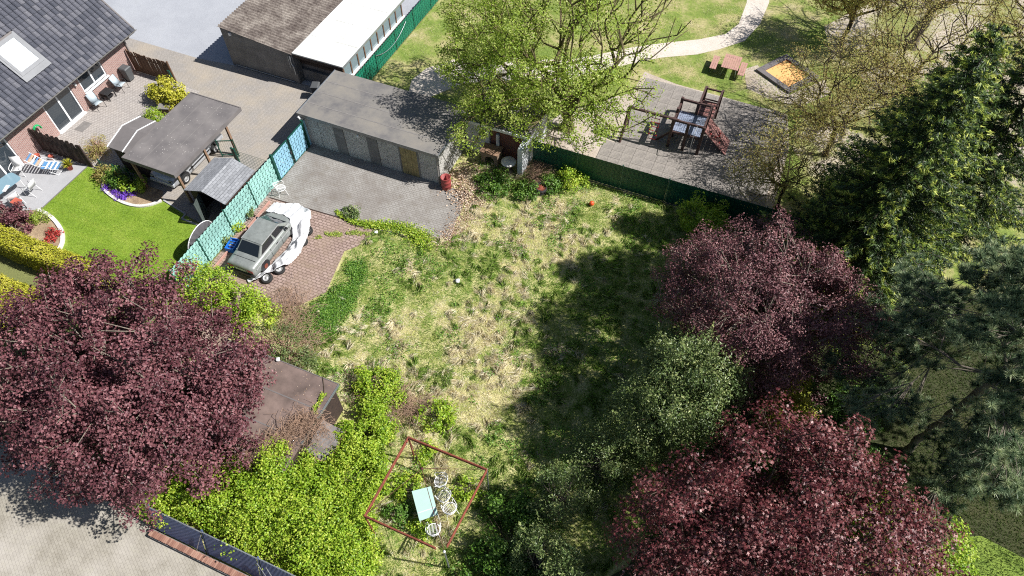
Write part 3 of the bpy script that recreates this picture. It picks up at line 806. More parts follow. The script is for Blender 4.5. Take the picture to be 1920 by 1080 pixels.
boxpart('window', 'glass_dark', gs, gxa + 0.6, gxa + 1.3, gya + 0.13, gya + 0.147, 0.9, 1.5)

ts = thing('tool_shed', 'little tool shed with grey shingle roof against the turquoise fence', 'shed', (-23.95, 17.6, 0))
tx0, tx1, ty0, ty1, txr, tze, tzr = -25.25, -22.66, 16.35, 18.95, -23.92, 1.82, 2.28
pavers('shingle', srgb(150, 152, 156), srgb(128, 130, 134), srgb(100, 102, 106), 0.3, 0.14, R(90), None, joint=0.01)
boards = MB(); boards.box(tx0 + 0.2, tx0 + 0.24, ty0 + 0.2, ty1 - 0.1, 0, tze - 0.02); boards.box(tx1 - 0.24, tx1 - 0.2, ty0 + 0.2, ty1 - 0.1, 0, tze - 0.02)
boards.box(tx0 + 0.242, tx1 - 0.242, ty1 - 0.14, ty1 - 0.1, 0, tze - 0.02); boards.box(tx0 + 0.242, tx0 + 0.7, ty0 + 0.2, ty0 + 0.24, 0, tze - 0.02)
boards.add([(tx0 + 0.2, ty0 + 0.198, tze - 0.02), (tx1 - 0.2, ty0 + 0.198, tze - 0.02), (txr, ty0 + 0.198, tzr - 0.06)], [(0, 1, 2)])
boards.build('wall', 'dark_wood', ts)
# shingle courses: each course lapped over the one below
for side, xa, xb in (('W', tx0, txr), ('E', tx1, txr)):
    for k in range(8):
        u0, u1 = k / 8 - (0.02 if k else 0), (k + 1) / 8
        X = lambda u: xa + (xb - xa) * u
        Zf = lambda u: tze + (tzr - tze) * u
        lift = 0.012
        pts = [(X(u0), ty0, Zf(u0) + lift - 0.015), (X(u0), ty1, Zf(u0) + lift - 0.015), (X(u1), ty1, Zf(u1) - 0.01), (X(u1), ty0, Zf(u1) - 0.01),
               (X(u0), ty0, Zf(u0) + lift + 0.012), (X(u0), ty1, Zf(u0) + lift + 0.012), (X(u1), ty1, Zf(u1) + 0.004), (X(u1), ty0, Zf(u1) + 0.004)]
        if side == 'W': pts = [pts[i] for i in (0, 3, 2, 1, 4, 7, 6, 5)]
        MB().hexa(pts).build('shingle_course', 'shingle', ts)
rc = MB(); rc.hexa([(txr - 0.1, ty0 - 0.01, tzr - 0.03), (txr + 0.1, ty0 - 0.01, tzr - 0.03), (txr + 0.1, ty1 + 0.01, tzr - 0.03), (txr - 0.1, ty1 + 0.01, tzr - 0.03), (txr - 0.02, ty0 - 0.01, tzr + 0.03), (txr + 0.02, ty0 - 0.01, tzr + 0.03), (txr + 0.02, ty1 + 0.01, tzr + 0.03), (txr - 0.02, ty1 + 0.01, tzr + 0.03)])
rc.build('ridge_cap', 'shingle', ts)
dr = MB()
for k in range(5):
    a = R(-70); ox, oy = tx0 + 0.72, ty0 + 0.2
    u0, u1 = k * 0.16 + 0.005, (k + 1) * 0.16 - 0.005
    dx, dy = math.cos(a), math.sin(a); nx, ny = -dy * 0.03, dx * 0.03
    dr.hexa([(ox + dx * u0, oy + dy * u0, 0.05), (ox + dx * u1, oy + dy * u1, 0.05), (ox + dx * u1 + nx, oy + dy * u1 + ny, 0.05), (ox + dx * u0 + nx, oy + dy * u0 + ny, 0.05),
             (ox + dx * u0, oy + dy * u0, 1.7), (ox + dx * u1, oy + dy * u1, 1.7), (ox + dx * u1 + nx, oy + dy * u1 + ny, 1.7), (ox + dx * u0 + nx, oy + dy * u0 + ny, 1.7)])
plain('green_board', srgb(78, 88, 84), 0.8, var=0.3, scale=5)
dr.build('door', 'green_board', ts)
boxpart('shelf', 'post_wood', ts, tx0 + 0.3, tx1 - 0.3, ty1 - 0.6, ty1 - 0.16, 0.9, 0.94)
tl = thing('garden_tools', 'long-handled garden tools leaning inside the open tool shed doorway', 'tools', (-23.4, 16.9, 0))
for k, (x, c) in enumerate(((-23.75, 'terracotta'), (-23.55, 'post_wood'), (-23.3, 'post_wood'))):
    MB().tube((x, 16.62, 0.0), (x + 0.1, 17.0, 1.3), 0.02).build('handle', c, tl)
MB().box(-23.7, -23.2, 16.85, 17.3, 0.0, 0.55).build('bucket', 'terracotta', tl, 0.05)

# flat dark shed half under the copper-red tree
fs = thing('flat_roofed_shed', 'flat-roofed shed with worn brown felt roof beside the dark red tree', 'shed', (-14.6, 7.6, 0))
fx0, fx1, fy0, fy1, fz = -17.6, -11.88, 5.6, 9.62, 2.2
fr_ = boxpart('roof', 'felt_brown', fs, fx0, fx1, fy0, fy1, fz - 0.12, fz)
boxpart('edge_trim', 'zinc', fs, fx1 + 0.002, fx1 + 0.03, fy0 + 1.2, fy1 + 0.02, fz - 0.12, fz + 0.025)
boxpart('edge_trim', 'felt_dark', fs, fx0, fx1, fy1 + 0.002, fy1 + 0.04, fz - 0.14, fz + 0.02)
boxpart('felt_seam', 'felt_dark', fr_, fx0, fx1 - 0.02, 8.28, 8.33, fz + 0.0005, fz + 0.01)
boxpart('felt_seam', 'felt_dark', fr_, fx0, fx1 - 0.02, 6.9, 6.95, fz + 0.0005, fz + 0.01)
boxpart('wall', 'dark_wood', fs, fx0 + 0.15, fx1 - 0.15, fy0 + 0.15, fy1 - 0.15, 0, fz - 0.125)
co_ = thing('collapsed_lean_to', 'broken grey sheet roof sagging below the flat shed corner', 'lean-to', (-11.5, 7.7, 0))
m_ = MB(); rows = []
for i in range(7):
    rows.append([(-12.2 + i * 0.19, 6.9 + j * 0.2, 1.15 - i * 0.07 + 0.05 * math.sin(j * 2.1 + i) + j * 0.03) for j in range(8)])
m_.grid(rows, False); m_.build('roof_sheet', 'felt_dark', co_)
m_ = MB(); m_.bar((-12.2, 6.85, 1.1), (-11.0, 6.85, 0.72), 0.05); m_.bar((-11.05, 6.85, 0.7), (-11.05, 8.4, 0.95), 0.05); m_.build('batten', 'post_wood', co_)
for x, y, z in ((-12.1, 6.95, 1.05), (-11.1, 6.95, 0.62), (-11.1, 8.2, 0.8), (-12.1, 8.2, 1.2)):
    boxpart('post', 'dark_wood', co_, x - 0.04, x + 0.04, y - 0.04, y + 0.04, 0, z)

# roofed garden shelter behind the garage end (white walls, brick back)
sh = thing('garden_shelter', 'whitewashed open shelter with red brick back wall under the park tree', 'shelter', (-12, 26.6, 0))
boxpart('back_wall', 'ruin_brick', sh, -12.55, -10.5, 26.75, 26.95, 0, 2.1)
w_ = MB(); w_.box(-14.0, -13.15, 26.55, 26.75, 0, 2.1); w_.box(-13.15, -12.72, 26.55, 26.75, 0, 1.25); w_.box(-13.15, -12.72, 26.55, 26.75, 1.8, 2.1); w_.box(-12.72, -12.56, 26.55, 26.75, 0, 2.1)
plain('whitewash', srgb(205, 208, 212), 0.9, var=0.25, scale=2)
w_.build('front_wall', 'whitewash', sh)
boxpart('window', 'glass_dark', sh, -13.15, -12.72, 26.64, 26.67, 1.25, 1.8)
boxpart('wing_wall', 'whitewash', sh, -10.48, -10.2, 25.7, 26.95, 0, 1.95)
boxpart('roof', 'felt_dark', sh, -14.1, -10.1, 26.5, 29.6, 2.1, 2.2)
boxpart('edge_trim', 'white_paint', sh, -14.1, -10.1, 26.44, 26.498, 2.06, 2.23)
w_ = MB(); w_.box(-14.0, -13.85, 26.76, 29.5, 0, 2.09); w_.box(-10.35, -10.2, 26.96, 29.5, 0, 2.09); w_.box(-13.84, -10.36, 29.35, 29.5, 0, 2.09); w_.build('side_wall', 'whitewash', sh)

# ================================================================== fences of woven plastic strips
def strip_mesh(name, mat, length, hgt, amp=0.014, phase=0, ov_=0.0):
    mb = MB(); n = max(4, int(length / 0.0625)); rows = []
    for z0 in (-ov_, hgt + ov_ - 0.004):
        rows.append([(k * length / n, amp * math.sin(math.pi * (k + phase) / 2 + math.pi / 4), z0) for k in range(n + 1)])
    mb.grid(rows, True)
    return mb.mesh(name, mat)
def strip_mat(name, c, var=0.12):
    t = NT(name); co = t.coord(); n1 = t.noise(6, co, 5); oi = t.new('ShaderNodeObjectInfo')
    a = t.ramp(oi.outputs['Random'], [(0, tuple(x * (1 - var) for x in c[:3])), (1, tuple(min(1, x * (1 + var)) for x in c[:3]))])
    t.base(t.mix(a, t.ramp(n1, [(0.3, (0.8, 0.8, 0.8)), (0.7, (1.1, 1.1, 1.1))]), 0.8, 'MULTIPLY')); t.rough(0.4)
    return t.m
strip_mat('strip_turquoise', srgb(150, 196, 188), 0.1); strip_mat('strip_blue', srgb(140, 186, 208), 0.08); strip_mat('strip_green', srgb(26, 112, 88)); strip_mat('strip_dark', srgb(24, 82, 66))
def strip_panel(root, mat, a, b, z0, z1, rows=9, amp=0.028, ov_=0.004):
    """one panel from a to b: woven strips and the wires that hold them"""
    a, b = Vector((*a, 0)), Vector((*b, 0)); d = b - a; L = d.length; ang = math.atan2(d.y, d.x)
    h = (z1 - z0) / rows
    ms = [strip_mesh('strip', mat, L, h, amp, 2 * ph, ov_) for ph in (0, 1)]
    for r in range(rows):
        piece('strip', ms[r % 2], root, (a.x, a.y, z0 + r * h), (random.uniform(-.03, .03), 0, ang))
    wm = MB(); u = d.normalized(); nv = Vector((-u.y, u.x, 0)) * 0.024
    k = 0.125
    while k < L:
        p = a + u * k
        for s in (1, -1): wm.box(p.x + nv.x * s - .004, p.x + nv.x * s + .004, p.y + nv.y * s - .004, p.y + nv.y * s + .004, z0, z1)
        k += 0.25
    wm.build('wire', 'green_metal', root)
cf = thing('turquoise_fence', 'turquoise woven strip fence running between the garden and the old sedan', 'fence', (-22.5, 15, 0))
ys = [20.08 - 2.06 * k for k in range(5)]
for k in range(4): strip_panel(cf, 'strip_turquoise', (-22.5, ys[k + 1] + 0.035), (-22.5, ys[k] - 0.035), 0.06, 1.84)
for y in ys: boxpart('post', 'green_metal', cf, -22.545, -22.485 + 0.03, y - 0.03, y + 0.03, 0, 1.9)
gf = thing('blue_double_gate', 'double gate with pale blue woven strips and dark green frame', 'gate', (-22.45, 21.4, 0))
for a, b in ((20.2, 21.58), (21.7, 23.05)):
    leaf = MB(); leaf.box(-22.5, -22.44, a, a + 0.06, 0.05, 1.85); leaf.box(-22.5, -22.44, b - 0.06, b, 0.05, 1.85)
    leaf.box(-22.5, -22.44, a + 0.06, b - 0.06, 0.05, 0.1); leaf.box(-22.5, -22.44, a + 0.06, b - 0.06, 1.8, 1.85)
    lf = leaf.build('gate_frame', 'green_metal', gf)
    strip_panel(gf, 'strip_blue', (-22.46, a + 0.062), (-22.46, b - 0.062), 0.1, 1.8)
for y in (20.14, 23.12): boxpart('gate_post', 'green_metal', gf, -22.53, -22.41, y - 0.05, y + 0.05, 0, 2.0)
boxpart('lock_box', 'black_metal', gf, -22.43, -22.38, 21.52, 21.6, 0.85, 1.05)
boxpart('side_board', 'strip_blue', gf, -22.49, -22.45, 23.18, 23.36, 0.05, 1.85)
rf = thing('green_fence', 'dark green strip fence between the meadow and the playground', 'fence', (-4, 26.9, 0))
xs_ = [-10.0 + 2.55 * k for k in range(7)]
for k in range(6): strip_panel(rf, 'strip_dark', (xs_[k] + 0.035, 26.9), (xs_[k + 1] - 0.035, 26.9), 0.06, 1.74, amp=0.008, ov_=0.012)
for x in xs_: boxpart('post', 'green_metal', rf, x - 0.03, x + 0.03, 26.87, 26.95, 0, 1.8)
boxpart('fence_plinth', 'concrete_wall', rf, -10, 5.3, 26.86, 26.9 - 0.02, 0, 0.06)
uf = thing('bright_green_fence', 'bright green strip fence in front of the annex windows', 'fence', (-22.15, 33, 0))
yy = [28.2 + 2.5 * k for k in range(6)]
for k in range(5): strip_panel(uf, 'strip_green', (-22.15, yy[k] + 0.035), (-22.15, yy[k + 1] - 0.035), 0.05, 1.4, 7)
for y in yy: boxpart('post', 'green_metal', uf, -22.18, -22.12, y - 0.03, y + 0.03, 0, 1.46)
cb = MB(); pts = [(-22.08, 30.7 + 0.28 * k, 1.25 - 0.55 * (1 - ((k - 7) / 7) ** 2)) for k in range(15)]
cb.path(pts, 0.018, 5); cbo = cb.build('garden_hose', 'zinc', None); tag(cbo, 'pale hose sagging along the bright green fence', 'hose')

# wire fence with two green posts by the carport
wf_ = thing('wire_mesh_fence', 'low green wire mesh fence between carport and turquoise fence', 'fence', (-24.2, 20.3, 0))
m_ = MB()
for k in range(9): m_.box(-25.3, -22.56, 20.28, 20.29, 0.15 + k * 0.13, 0.158 + k * 0.13)
for k in range(14): m_.box(-25.28 + k * 0.2, -25.274 + k * 0.2, 20.291, 20.297, 0.1, 1.25)
m_.build('wire', 'green_metal', wf_)
for x in (-25.36, -25.2): boxpart('post', 'green_metal', wf_, x - 0.04, x + 0.04, 20.24, 20.33, 0, 1.35)
wg = thing('green_wire_gate', 'small green wire gate standing open behind the van', 'gate', (-26.4, 20.6, 0))
m_ = MB(); a_, b_ = Vector((-26.6, 20.5, 0)), Vector((-25.75, 20.9, 0))
for z in (0.15, 1.2): m_.bar(a_ + Vector((0, 0, z)), b_ + Vector((0, 0, z)), 0.045)
for p in (a_, b_): m_.tube(p + Vector((0, 0, 0.02)), p + Vector((0, 0, 1.3)), 0.035)
m_.build('gate_frame', 'green_metal', wg)
m_ = MB()
for k in range(1, 8): m_.tube(a_.lerp(b_, k / 8) + Vector((0, 0, 0.15)), a_.lerp(b_, k / 8) + Vector((0, 0, 1.2)), 0.006, n=4)
m_.build('wire', 'green_metal', wg)
wl = thing('low_wire_fence', 'short green wire fence beside the gabled shed and flower bed', 'fence', (-30.6, 16.9, 0))
m_ = MB()
for k in range(6): m_.box(-32.0, -30.0, 16.98, 16.99, 0.1 + k * 0.14, 0.112 + k * 0.14)
m_.build('wire', 'green_metal', wl)
for x in (-32.0, -31.0, -30.0): boxpart('post', 'green_metal', wl, x - 0.025, x + 0.025, 16.95, 17.0, 0, 0.95)

# wooden paling fences
def palings(root, a, b, n, h, mat, w=0.13, lean=0.0):
    a, b = Vector((*a, 0)), Vector((*b, 0)); d = (b - a); ang = math.atan2(d.y, d.x)
    for k in range(n):
        hh = h + random.uniform(-0.04, 0.04) + lean * (k % 2) * 0.12
        me = MB().box(-w / 2, w / 2, -0.012, 0.012, 0.03, hh).mesh('paling', mat)
        p = a.lerp(b, (k + 0.5) / n)
        piece('paling', me, root, (p.x, p.y, 0), (random.uniform(-.02, .02), random.uniform(-.015, .015), ang + (0.35 * lean if k % 2 else 0.0)))
    u = d.normalized(); nv = Vector((-u.y, u.x, 0)) * 0.04
    for z in (0.35, h - 0.35):
        MB().bar(a + nv + Vector((0, 0, z)), b + nv + Vector((0, 0, z)), 0.04, 0.08).build('rail', mat, root)
    for p in (a, b): MB().tube(p + nv, p + nv + Vector((0, 0, h + 0.05)), 0.05).build('post', mat, root)
pf = thing('brown_paling_fence', 'brown wooden paling fence joining the house corner to the drive', 'fence', (-35, 24.75, 0))
palings(pf, (-36.45, 24.8), (-33.3, 24.8), 22, 1.55, 'paling_wood', 0.125)
boxpart('end_board', 'green_metal', pf, -33.22, -33.05, 24.5, 24.56, 0, 1.2)
pn = thing('dark_paling_fence', 'dark weathered paling fence splitting the two house terraces', 'fence', (-34.8, 16.95, 0))
palings(pn, (-36.5, 16.95), (-32.9, 16.95), 20, 1.55, 'dark_wood', 0.15, 1.0)

# bottom left: dark fence on a brick plinth
bf = thing('anthracite_fence', 'anthracite ribbed metal fence half buried under the bright green hedge', 'fence', (-13, 2.3, 0))
plain('anthracite', srgb(88, 102, 138), 0.45, 0.2, var=0.12)
def rib_mesh(L, h):
    mb = MB(); n = int(L / 0.06); prof = [(0, 0), (0.02, 0.0), (0.03, 0.025), (0.05, 0.025)]
    rows = []
    for z in (0, h):
        r = []
        for k in range(n):
            for px, py in prof: r.append((k * 0.06 + px, -py, z))
        rows.append(r)
    mb.grid(rows, False); return mb.mesh('panel', 'anthracite')
rm = rib_mesh(2.4, 1.42)
for k in range(4):
    piece('panel', rm, bf, (-16.1 + k * 2.5 + 0.04, 2.08 + 0.02 * k, 0.28), (-0.3, 0, 0))
    MB().bar((-16.14 + k * 2.5, 2.05, 0.0), (-16.14 + k * 2.5, 2.58, 1.72), 0.06).build('post', 'anthracite', bf)
    boxpart('top_rail', 'zinc', bf, -16.1 + k * 2.5, -13.62 + k * 2.5, 2.49 + 0.02 * k, 2.53 + 0.02 * k, 1.635, 1.665)
for (x, dx) in ((-13.6, -0.5), (-11.1, 0.6), (-10.7, 0.5)):
    MB().tube((x, 2.4, 1.6), (x + dx, 2.0, 0.22), 0.015).build('brace', 'zinc', bf)
bw = thing('brick_plinth_wall', 'low red brick plinth wall edging the paved yard', 'wall', (-13, 2, 0))
boxpart('footing', 'concrete_wall', bw, -16.2, -4.0, 1.72, 2.02, 0, 0.2)
bm_ = MB().box(0.004, 0.076, 0, 0.24, 0, 0.1).mesh('brick', 'brick_red')
for k in range(150): piece('brick', bm_, bw, (-16.2 + k * 0.08, 1.75 + random.uniform(-.006, .006), 0.2 + random.uniform(0, .008)))
# ================================================================== vehicles
def car_paint(name, c, rough=0.35, dirt=0.25, metal=0.0):
    t = NT(name); co = t.coord(); n1 = t.noise(2.5, co, 7, 0.7); n2 = t.noise(30, co, 3)
    a = t.ramp(n1, [(0.3, tuple(x * (1 - dirt) for x in c[:3])), (0.7, c[:3])])
    t.base(t.mix(a, t.ramp(n2, [(0.3, (0.9, 0.9, 0.9)), (0.7, (1, 1, 1))]), 0.7, 'MULTIPLY')); t.rough(rough); t.b.inputs['Metallic'].default_value = metal
    return t.m
car_paint('faded_paint', srgb(152, 157, 153), 0.3, 0.4, 0.2); plain('ramp_wood', srgb(150, 104, 98), 0.75, var=0.35, scale=5)
car_paint('silver_paint', srgb(196, 199, 204), 0.28, 0.1, 0.35)
plain('tarp_white', (0.66, 0.66, 0.67, 1), 0.55, var=0.08, scale=2, bump=0.3)
plain('black_plastic', (0.02, 0.02, 0.022, 1), 0.55, var=0.2)
plain('rim_silver', srgb(190, 190, 190), 0.4, 0.3, var=0.2)
plain('tail_red', srgb(150, 20, 20), 0.3, var=0.1)
plain('seat_cloth', srgb(120, 116, 110), 0.9, var=0.2)
glass_mat('car_glass', (0.012, 0.016, 0.02, 1), 0.05, 0.8)

def body_shell(stations):
    """stations of (y, top z, half width, bottom z): lofted closed shell"""
    mb = MB(); rows = []
    for y, zt, w, zb in stations:
        half = [(0.0, zt + 0.015), (w * 0.62, zt + 0.005), (w * 0.9, zt - 0.03), (w * 0.985, zt - 0.13), (w, zb + 0.35), (w * 0.985, zb + 0.12), (w * 0.9, zb), (0.0, zb)]
        ring = [(x, y, z) for x, z in half] + [(-x, y, z) for x, z in half[-2:0:-1]]
        rows.append(ring + [ring[0]])
    mb.grid(rows, True)
    n = len(rows[0]) - 1
    mb.add(rows[0][:n], [tuple(range(n))]); mb.add(rows[-1][:n], [tuple(range(n))[::-1]])
    return mb
def wheel_mesh(rt, w):
    ty = MB(); ty.lathe([(rt * 0.62, -w / 2), (rt * 0.93, -w / 2), (rt, -w * 0.32), (rt, w * 0.32), (rt * 0.93, w / 2), (rt * 0.62, w / 2), (rt * 0.6, w * 0.3), (rt * 0.6, -w * 0.3), (rt * 0.62, -w / 2)], n=22)
    ri = MB(); ri.lathe([(0.0, -w * 0.1), (rt * 0.6, -w * 0.2), (rt * 0.62, w * 0.46), (rt * 0.56, w * 0.46), (rt * 0.5, w * 0.2), (rt * 0.2, w * 0.24), (rt * 0.16, w * 0.36), (0.0, w * 0.38)], n=22)
    for k in range(8):
        a = 2 * math.pi * k / 8; b = a + 0.16
        ri.add([(rt * 0.28 * math.cos(a), rt * 0.28 * math.sin(a), w * 0.26), (rt * 0.48 * math.cos(a), rt * 0.48 * math.sin(a), w * 0.24), (rt * 0.48 * math.cos(b), rt * 0.48 * math.sin(b), w * 0.24), (rt * 0.28 * math.cos(b), rt * 0.28 * math.sin(b), w * 0.26)], [(0, 1, 2, 3)])
    return ty.mesh('tyre', 'rubber'), ri.mesh('rim', 'rim_silver')
TYRE, RIM = wheel_mesh(0.29, 0.18)
def add_wheel(parent, loc, rot, world=False):
    w = piece('wheel', TYRE, parent, loc, rot, world)
    piece('rim', RIM, w, (0, 0, 0), (0, 0, 0), False)
    return w
def greenhouse(root, zb, zt, yb0, yt0, yt1, yb1, wb, wt, paint, split=0.5, glass='car_glass'):
    """cabin from belt to roof with panes set in; y0 rear, y1 front"""
    B = [(-wb, yb0, zb), (wb, yb0, zb), (wb, yb1, zb), (-wb, yb1, zb)]
    T = [(-wt, yt0, zt), (wt, yt0, zt), (wt, yt1, zt), (-wt, yt1, zt)]
    mb = MB(); mb.hexa(B + T)
    cab = mb.build('cabin', paint, root, 0.04)
    # roof skin, slightly domed
    rows = []
    for i in range(7):
        v = i / 6; y = yt0 + (yt1 - yt0) * v
        rows.append([(wt * (2 * j / 8 - 1) * 1.0, y, zt + 0.006 + 0.035 * (1 - (2 * j / 8 - 1) ** 2) * (1 - 0.6 * (2 * v - 1) ** 2)) for j in range(9)])
    r_ = MB(); r_.grid(rows, True, True); r_.build('roof_panel', paint, root)
    def pane(name, quad, m0=0.08, m1=0.9, s0=0.06, s1=0.94):
        a, b, c, d = [Vector(q) for q in quad]    # a,b bottom; c,d top (c above b)
        P = lambda s, t: a.lerp(b, s).lerp(d.lerp(c, s), t)
        q = [P(s0, m0), P(s1, m0), P(s1, m1), P(s0, m1)]
        n = (q[1] - q[0]).cross(q[3] - q[0]).normalized()
        o = MB(); o.add([p + n * 0.012 for p in q], [(0, 1, 2, 3)]); o.build(name, glass, cab)
    pane('windscreen', (B[2], B[3], T[3], T[2])); pane('rear_window', (B[0], B[1], T[1], T[0]))
    for side in (1, -1):
        lo = (B[1], B[2], T[2], T[1]) if side == 1 else (B[3], B[0], T[0], T[3])
        pane('side_window', lo, 0.1, 0.88, 0.07, split - 0.02); pane('side_window', lo, 0.1, 0.88, split + 0.03, 0.9)
    return cab

sed = thing('old_sedan', 'faded grey old sedan half wrapped in a white tarpaulin', 'car', (-20.37, 15.95, 0))
ROOTM_s = ROOTM.pop(sed.name)      # parts of the cars are written in the car's own frame
st = [(-2.1, 0.8, 0.74, 0.42), (-2.06, 0.9, 0.78, 0.3), (-1.95, 0.93, 0.8, 0.25), (-1.3, 0.96, 0.81, 0.22), (-0.5, 0.95, 0.82, 0.2), (0.6, 0.95, 0.82, 0.2), (1.15, 0.95, 0.81, 0.22), (1.9, 0.86, 0.79, 0.25), (2.04, 0.78, 0.77, 0.3), (2.1, 0.68, 0.74, 0.4)]
body_shell(st).build('body', 'faded_paint', sed)
greenhouse(sed, 0.94, 1.37, -1.38, -0.82, 0.62, 1.22, 0.7, 0.575, 'faded_paint', 0.52)
for sx in (1, -1):
    for y in (-1.28, 1.3):
        MB().tube((sx * 0.70, y, 0.36), (sx * 0.828, y, 0.36), 0.33, 0.33, 18).build('wheel_arch', 'black_plastic', sed)  # solid black disc stands for the shade inside the arch
        if sx == -1: add_wheel(sed, (sx * 0.76, y, 0.29), (0, R(-90), 0))
        else:
            MB().tube((0.8, y, 0.34), (0.85, y, 0.34), 0.13, 0.13, 14).build('brake_disc', 'rust', sed)
for sx in (1, -1):
    MB().box(sx * 0.42, sx * 0.74, -2.112, -2.09, 0.6, 0.76).build('tail_light', 'tail_red', sed)
    MB().box(sx * 0.42, sx * 0.7, 2.09, 2.112, 0.52, 0.66).build('headlight', 'rim_silver', sed)
MB().box(-0.78, 0.78, -2.17, -2.07, 0.34, 0.5).build('bumper', 'black_plastic', sed, 0.03)
MB().box(-0.78, 0.78, 2.07, 2.17, 0.34, 0.5).build('bumper', 'black_plastic', sed, 0.03)
MB().box(-0.28, 0.28, -2.118, -2.106, 0.58, 0.7).build('number_plate', 'white_paint', sed)
m_ = MB(); m_.bar((0.826, -1.9, 0.72), (0.826, 1.9, 0.72), 0.012, 0.05); m_.bar((-0.826, -1.9, 0.72), (-0.826, 1.9, 0.72), 0.012, 0.05); m_.build('side_trim', 'rim_silver', sed)
m_ = MB(); m_.box(-0.66, 0.66, -1.62, -1.6, 0.965, 0.972); m_.build('boot_seam', 'black_plastic', sed)
for sx in (1, -1):
    for y in (-0.62, 0.28, 1.0): MB().box(sx * 0.822, sx * 0.8245, y, y + 0.02, 0.32, 0.9).build('door_seam', 'black_plastic', sed)
    MB().bar((sx * 0.6, -0.84, 1.36), (sx * 0.6, 0.64, 1.36), 0.02, 0.03).build('rain_gutter', 'rim_silver', sed)
    MB().bar((sx * 0.715, -1.3, 0.955), (sx * 0.715, 1.15, 0.955), 0.02, 0.025).build('window_trim', 'rim_silver', sed)
for sx in (1, -1): MB().box(sx * 0.8, sx * 0.95, 0.72, 0.82, 0.98, 1.1).build('mirror', 'black_plastic', sed, 0.02)
MB().box(0.825, 0.845, -0.15, 0.0, 0.78, 0.82).build('door_handle', 'black_plastic', sed)

# the tarpaulin: lies over the bonnet and slides down beside the car
out = [(-21.55, 17.3), (-21.65, 18.6), (-20.5, 19.05), (-19.5, 18.65), (-18.9, 17.8), (-18.72, 17.0), (-18.4, 16.1), (-18.5, 15.2), (-18.95, 14.4), (-19.7, 13.5), (-20.1, 13.7), (-19.75, 14.3), (-19.45, 15.1), (-19.42, 16.0), (-19.46, 16.8), (-19.7, 17.3), (-20.3, 17.45), (-21.0, 17.3)]
nx_, ny_ = 140, 236
gx, gy = np.meshgrid(np.linspace(-21.7, -18.4, nx_), np.linspace(13.5, 19.1, ny_))
pp = np.stack([gx.ravel(), gy.ravel()], 1); p3 = np.c_[pp, np.zeros(len(pp))]
def smooth(a, b, x): t = np.clip((x - a) / (b - a), 0, 1); return t * t * (3 - 2 * t)
hood = smooth(0.98, 0.7, np.abs(pp[:, 0] + 20.37)) * smooth(18.5, 18.1, pp[:, 1]) * smooth(16.9, 17.2, pp[:, 1])
rid = np.exp(-((pp[:, 0] + 19.15 - 0.35 * np.sin((pp[:, 1] - 14) * 0.9)) / 0.4) ** 2)
hz = 0.9 * hood + (1 - hood) * (0.05 + 0.5 * rid * fbm(p3, 1.3) * 1.7)
hz = hz + (0.13 * (fbm(p3, 2.6, 3) - 0.5) + 0.06 * np.abs(np.sin(pp[:, 0] * 6 + 7 * fbm(p3, 0.7))))
hz = np.maximum(hz, 0.03)
carz = np.where((np.abs(pp[:, 0] + 20.37) < 0.84) & (pp[:, 1] > 17.15) & (pp[:, 1] < 18.1), 0.985 - 0.12 * np.clip(pp[:, 1] - 17.1, 0, 1), 0)
hz = np.maximum(hz, carz)
edge = [(x + 0.06 * math.sin(5 * x + 3 * y), y + 0.06 * math.cos(4 * y)) for x, y in out]
ins = inpoly(pp, edge).reshape(ny_, nx_)
V = np.c_[pp, hz]; F = []
for i in range(ny_ - 1):
    for j in range(nx_ - 1):
        if ins[i, j] and ins[i + 1, j] and ins[i, j + 1] and ins[i + 1, j + 1]:
            a = i * nx_ + j; F.append((a, a + 1, a + nx_ + 1, a + nx_))
used = sorted({k for q in F for k in q}); mp = {k: n for n, k in enumerate(used)}
me = raw_mesh('tarpaulin', V[used], np.array([[mp[k] for k in q] for q in F]), None, True)
tarp = tag(link_mesh('tarpaulin', me, 'tarp_white'), 'crumpled white tarpaulin draped over the sedan bonnet and slipped down its side', 'tarpaulin')
so = tarp.modifiers.new('thick', 'SOLIDIFY'); so.thickness = 0.012
# loose wheels
for (x, y, z, rx, ry, lab) in ((-19.02, 17.55, 0.16, 0.25, 0.15, 'loose wheel with silver rim beside the tarpaulin near the sedan front'),
                               (-18.88, 16.85, 0.14, 0.12, 0.2, 'loose wheel half under the tarpaulin beside the sedan middle'),
                               (-18.95, 14.85, 0.15, 0.15, 0.2, 'loose wheel tucked under the lower end of the tarpaulin'),
                               (-19.18, 14.12, 0.17, 0.3, 0.0, 'loose wheel lying behind the sedan, nearest the hedge')):
    w = bpy.data.objects.new('loose_wheel', TYRE); COL.objects.link(w); w.location = (x, y, z); w.rotation_euler = (rx, ry, 0)
    tag(w, lab, 'wheel', 'loose wheels around the sedan')
    piece('rim', RIM, w, (0, 0, 0), (0, 0, 0), False)

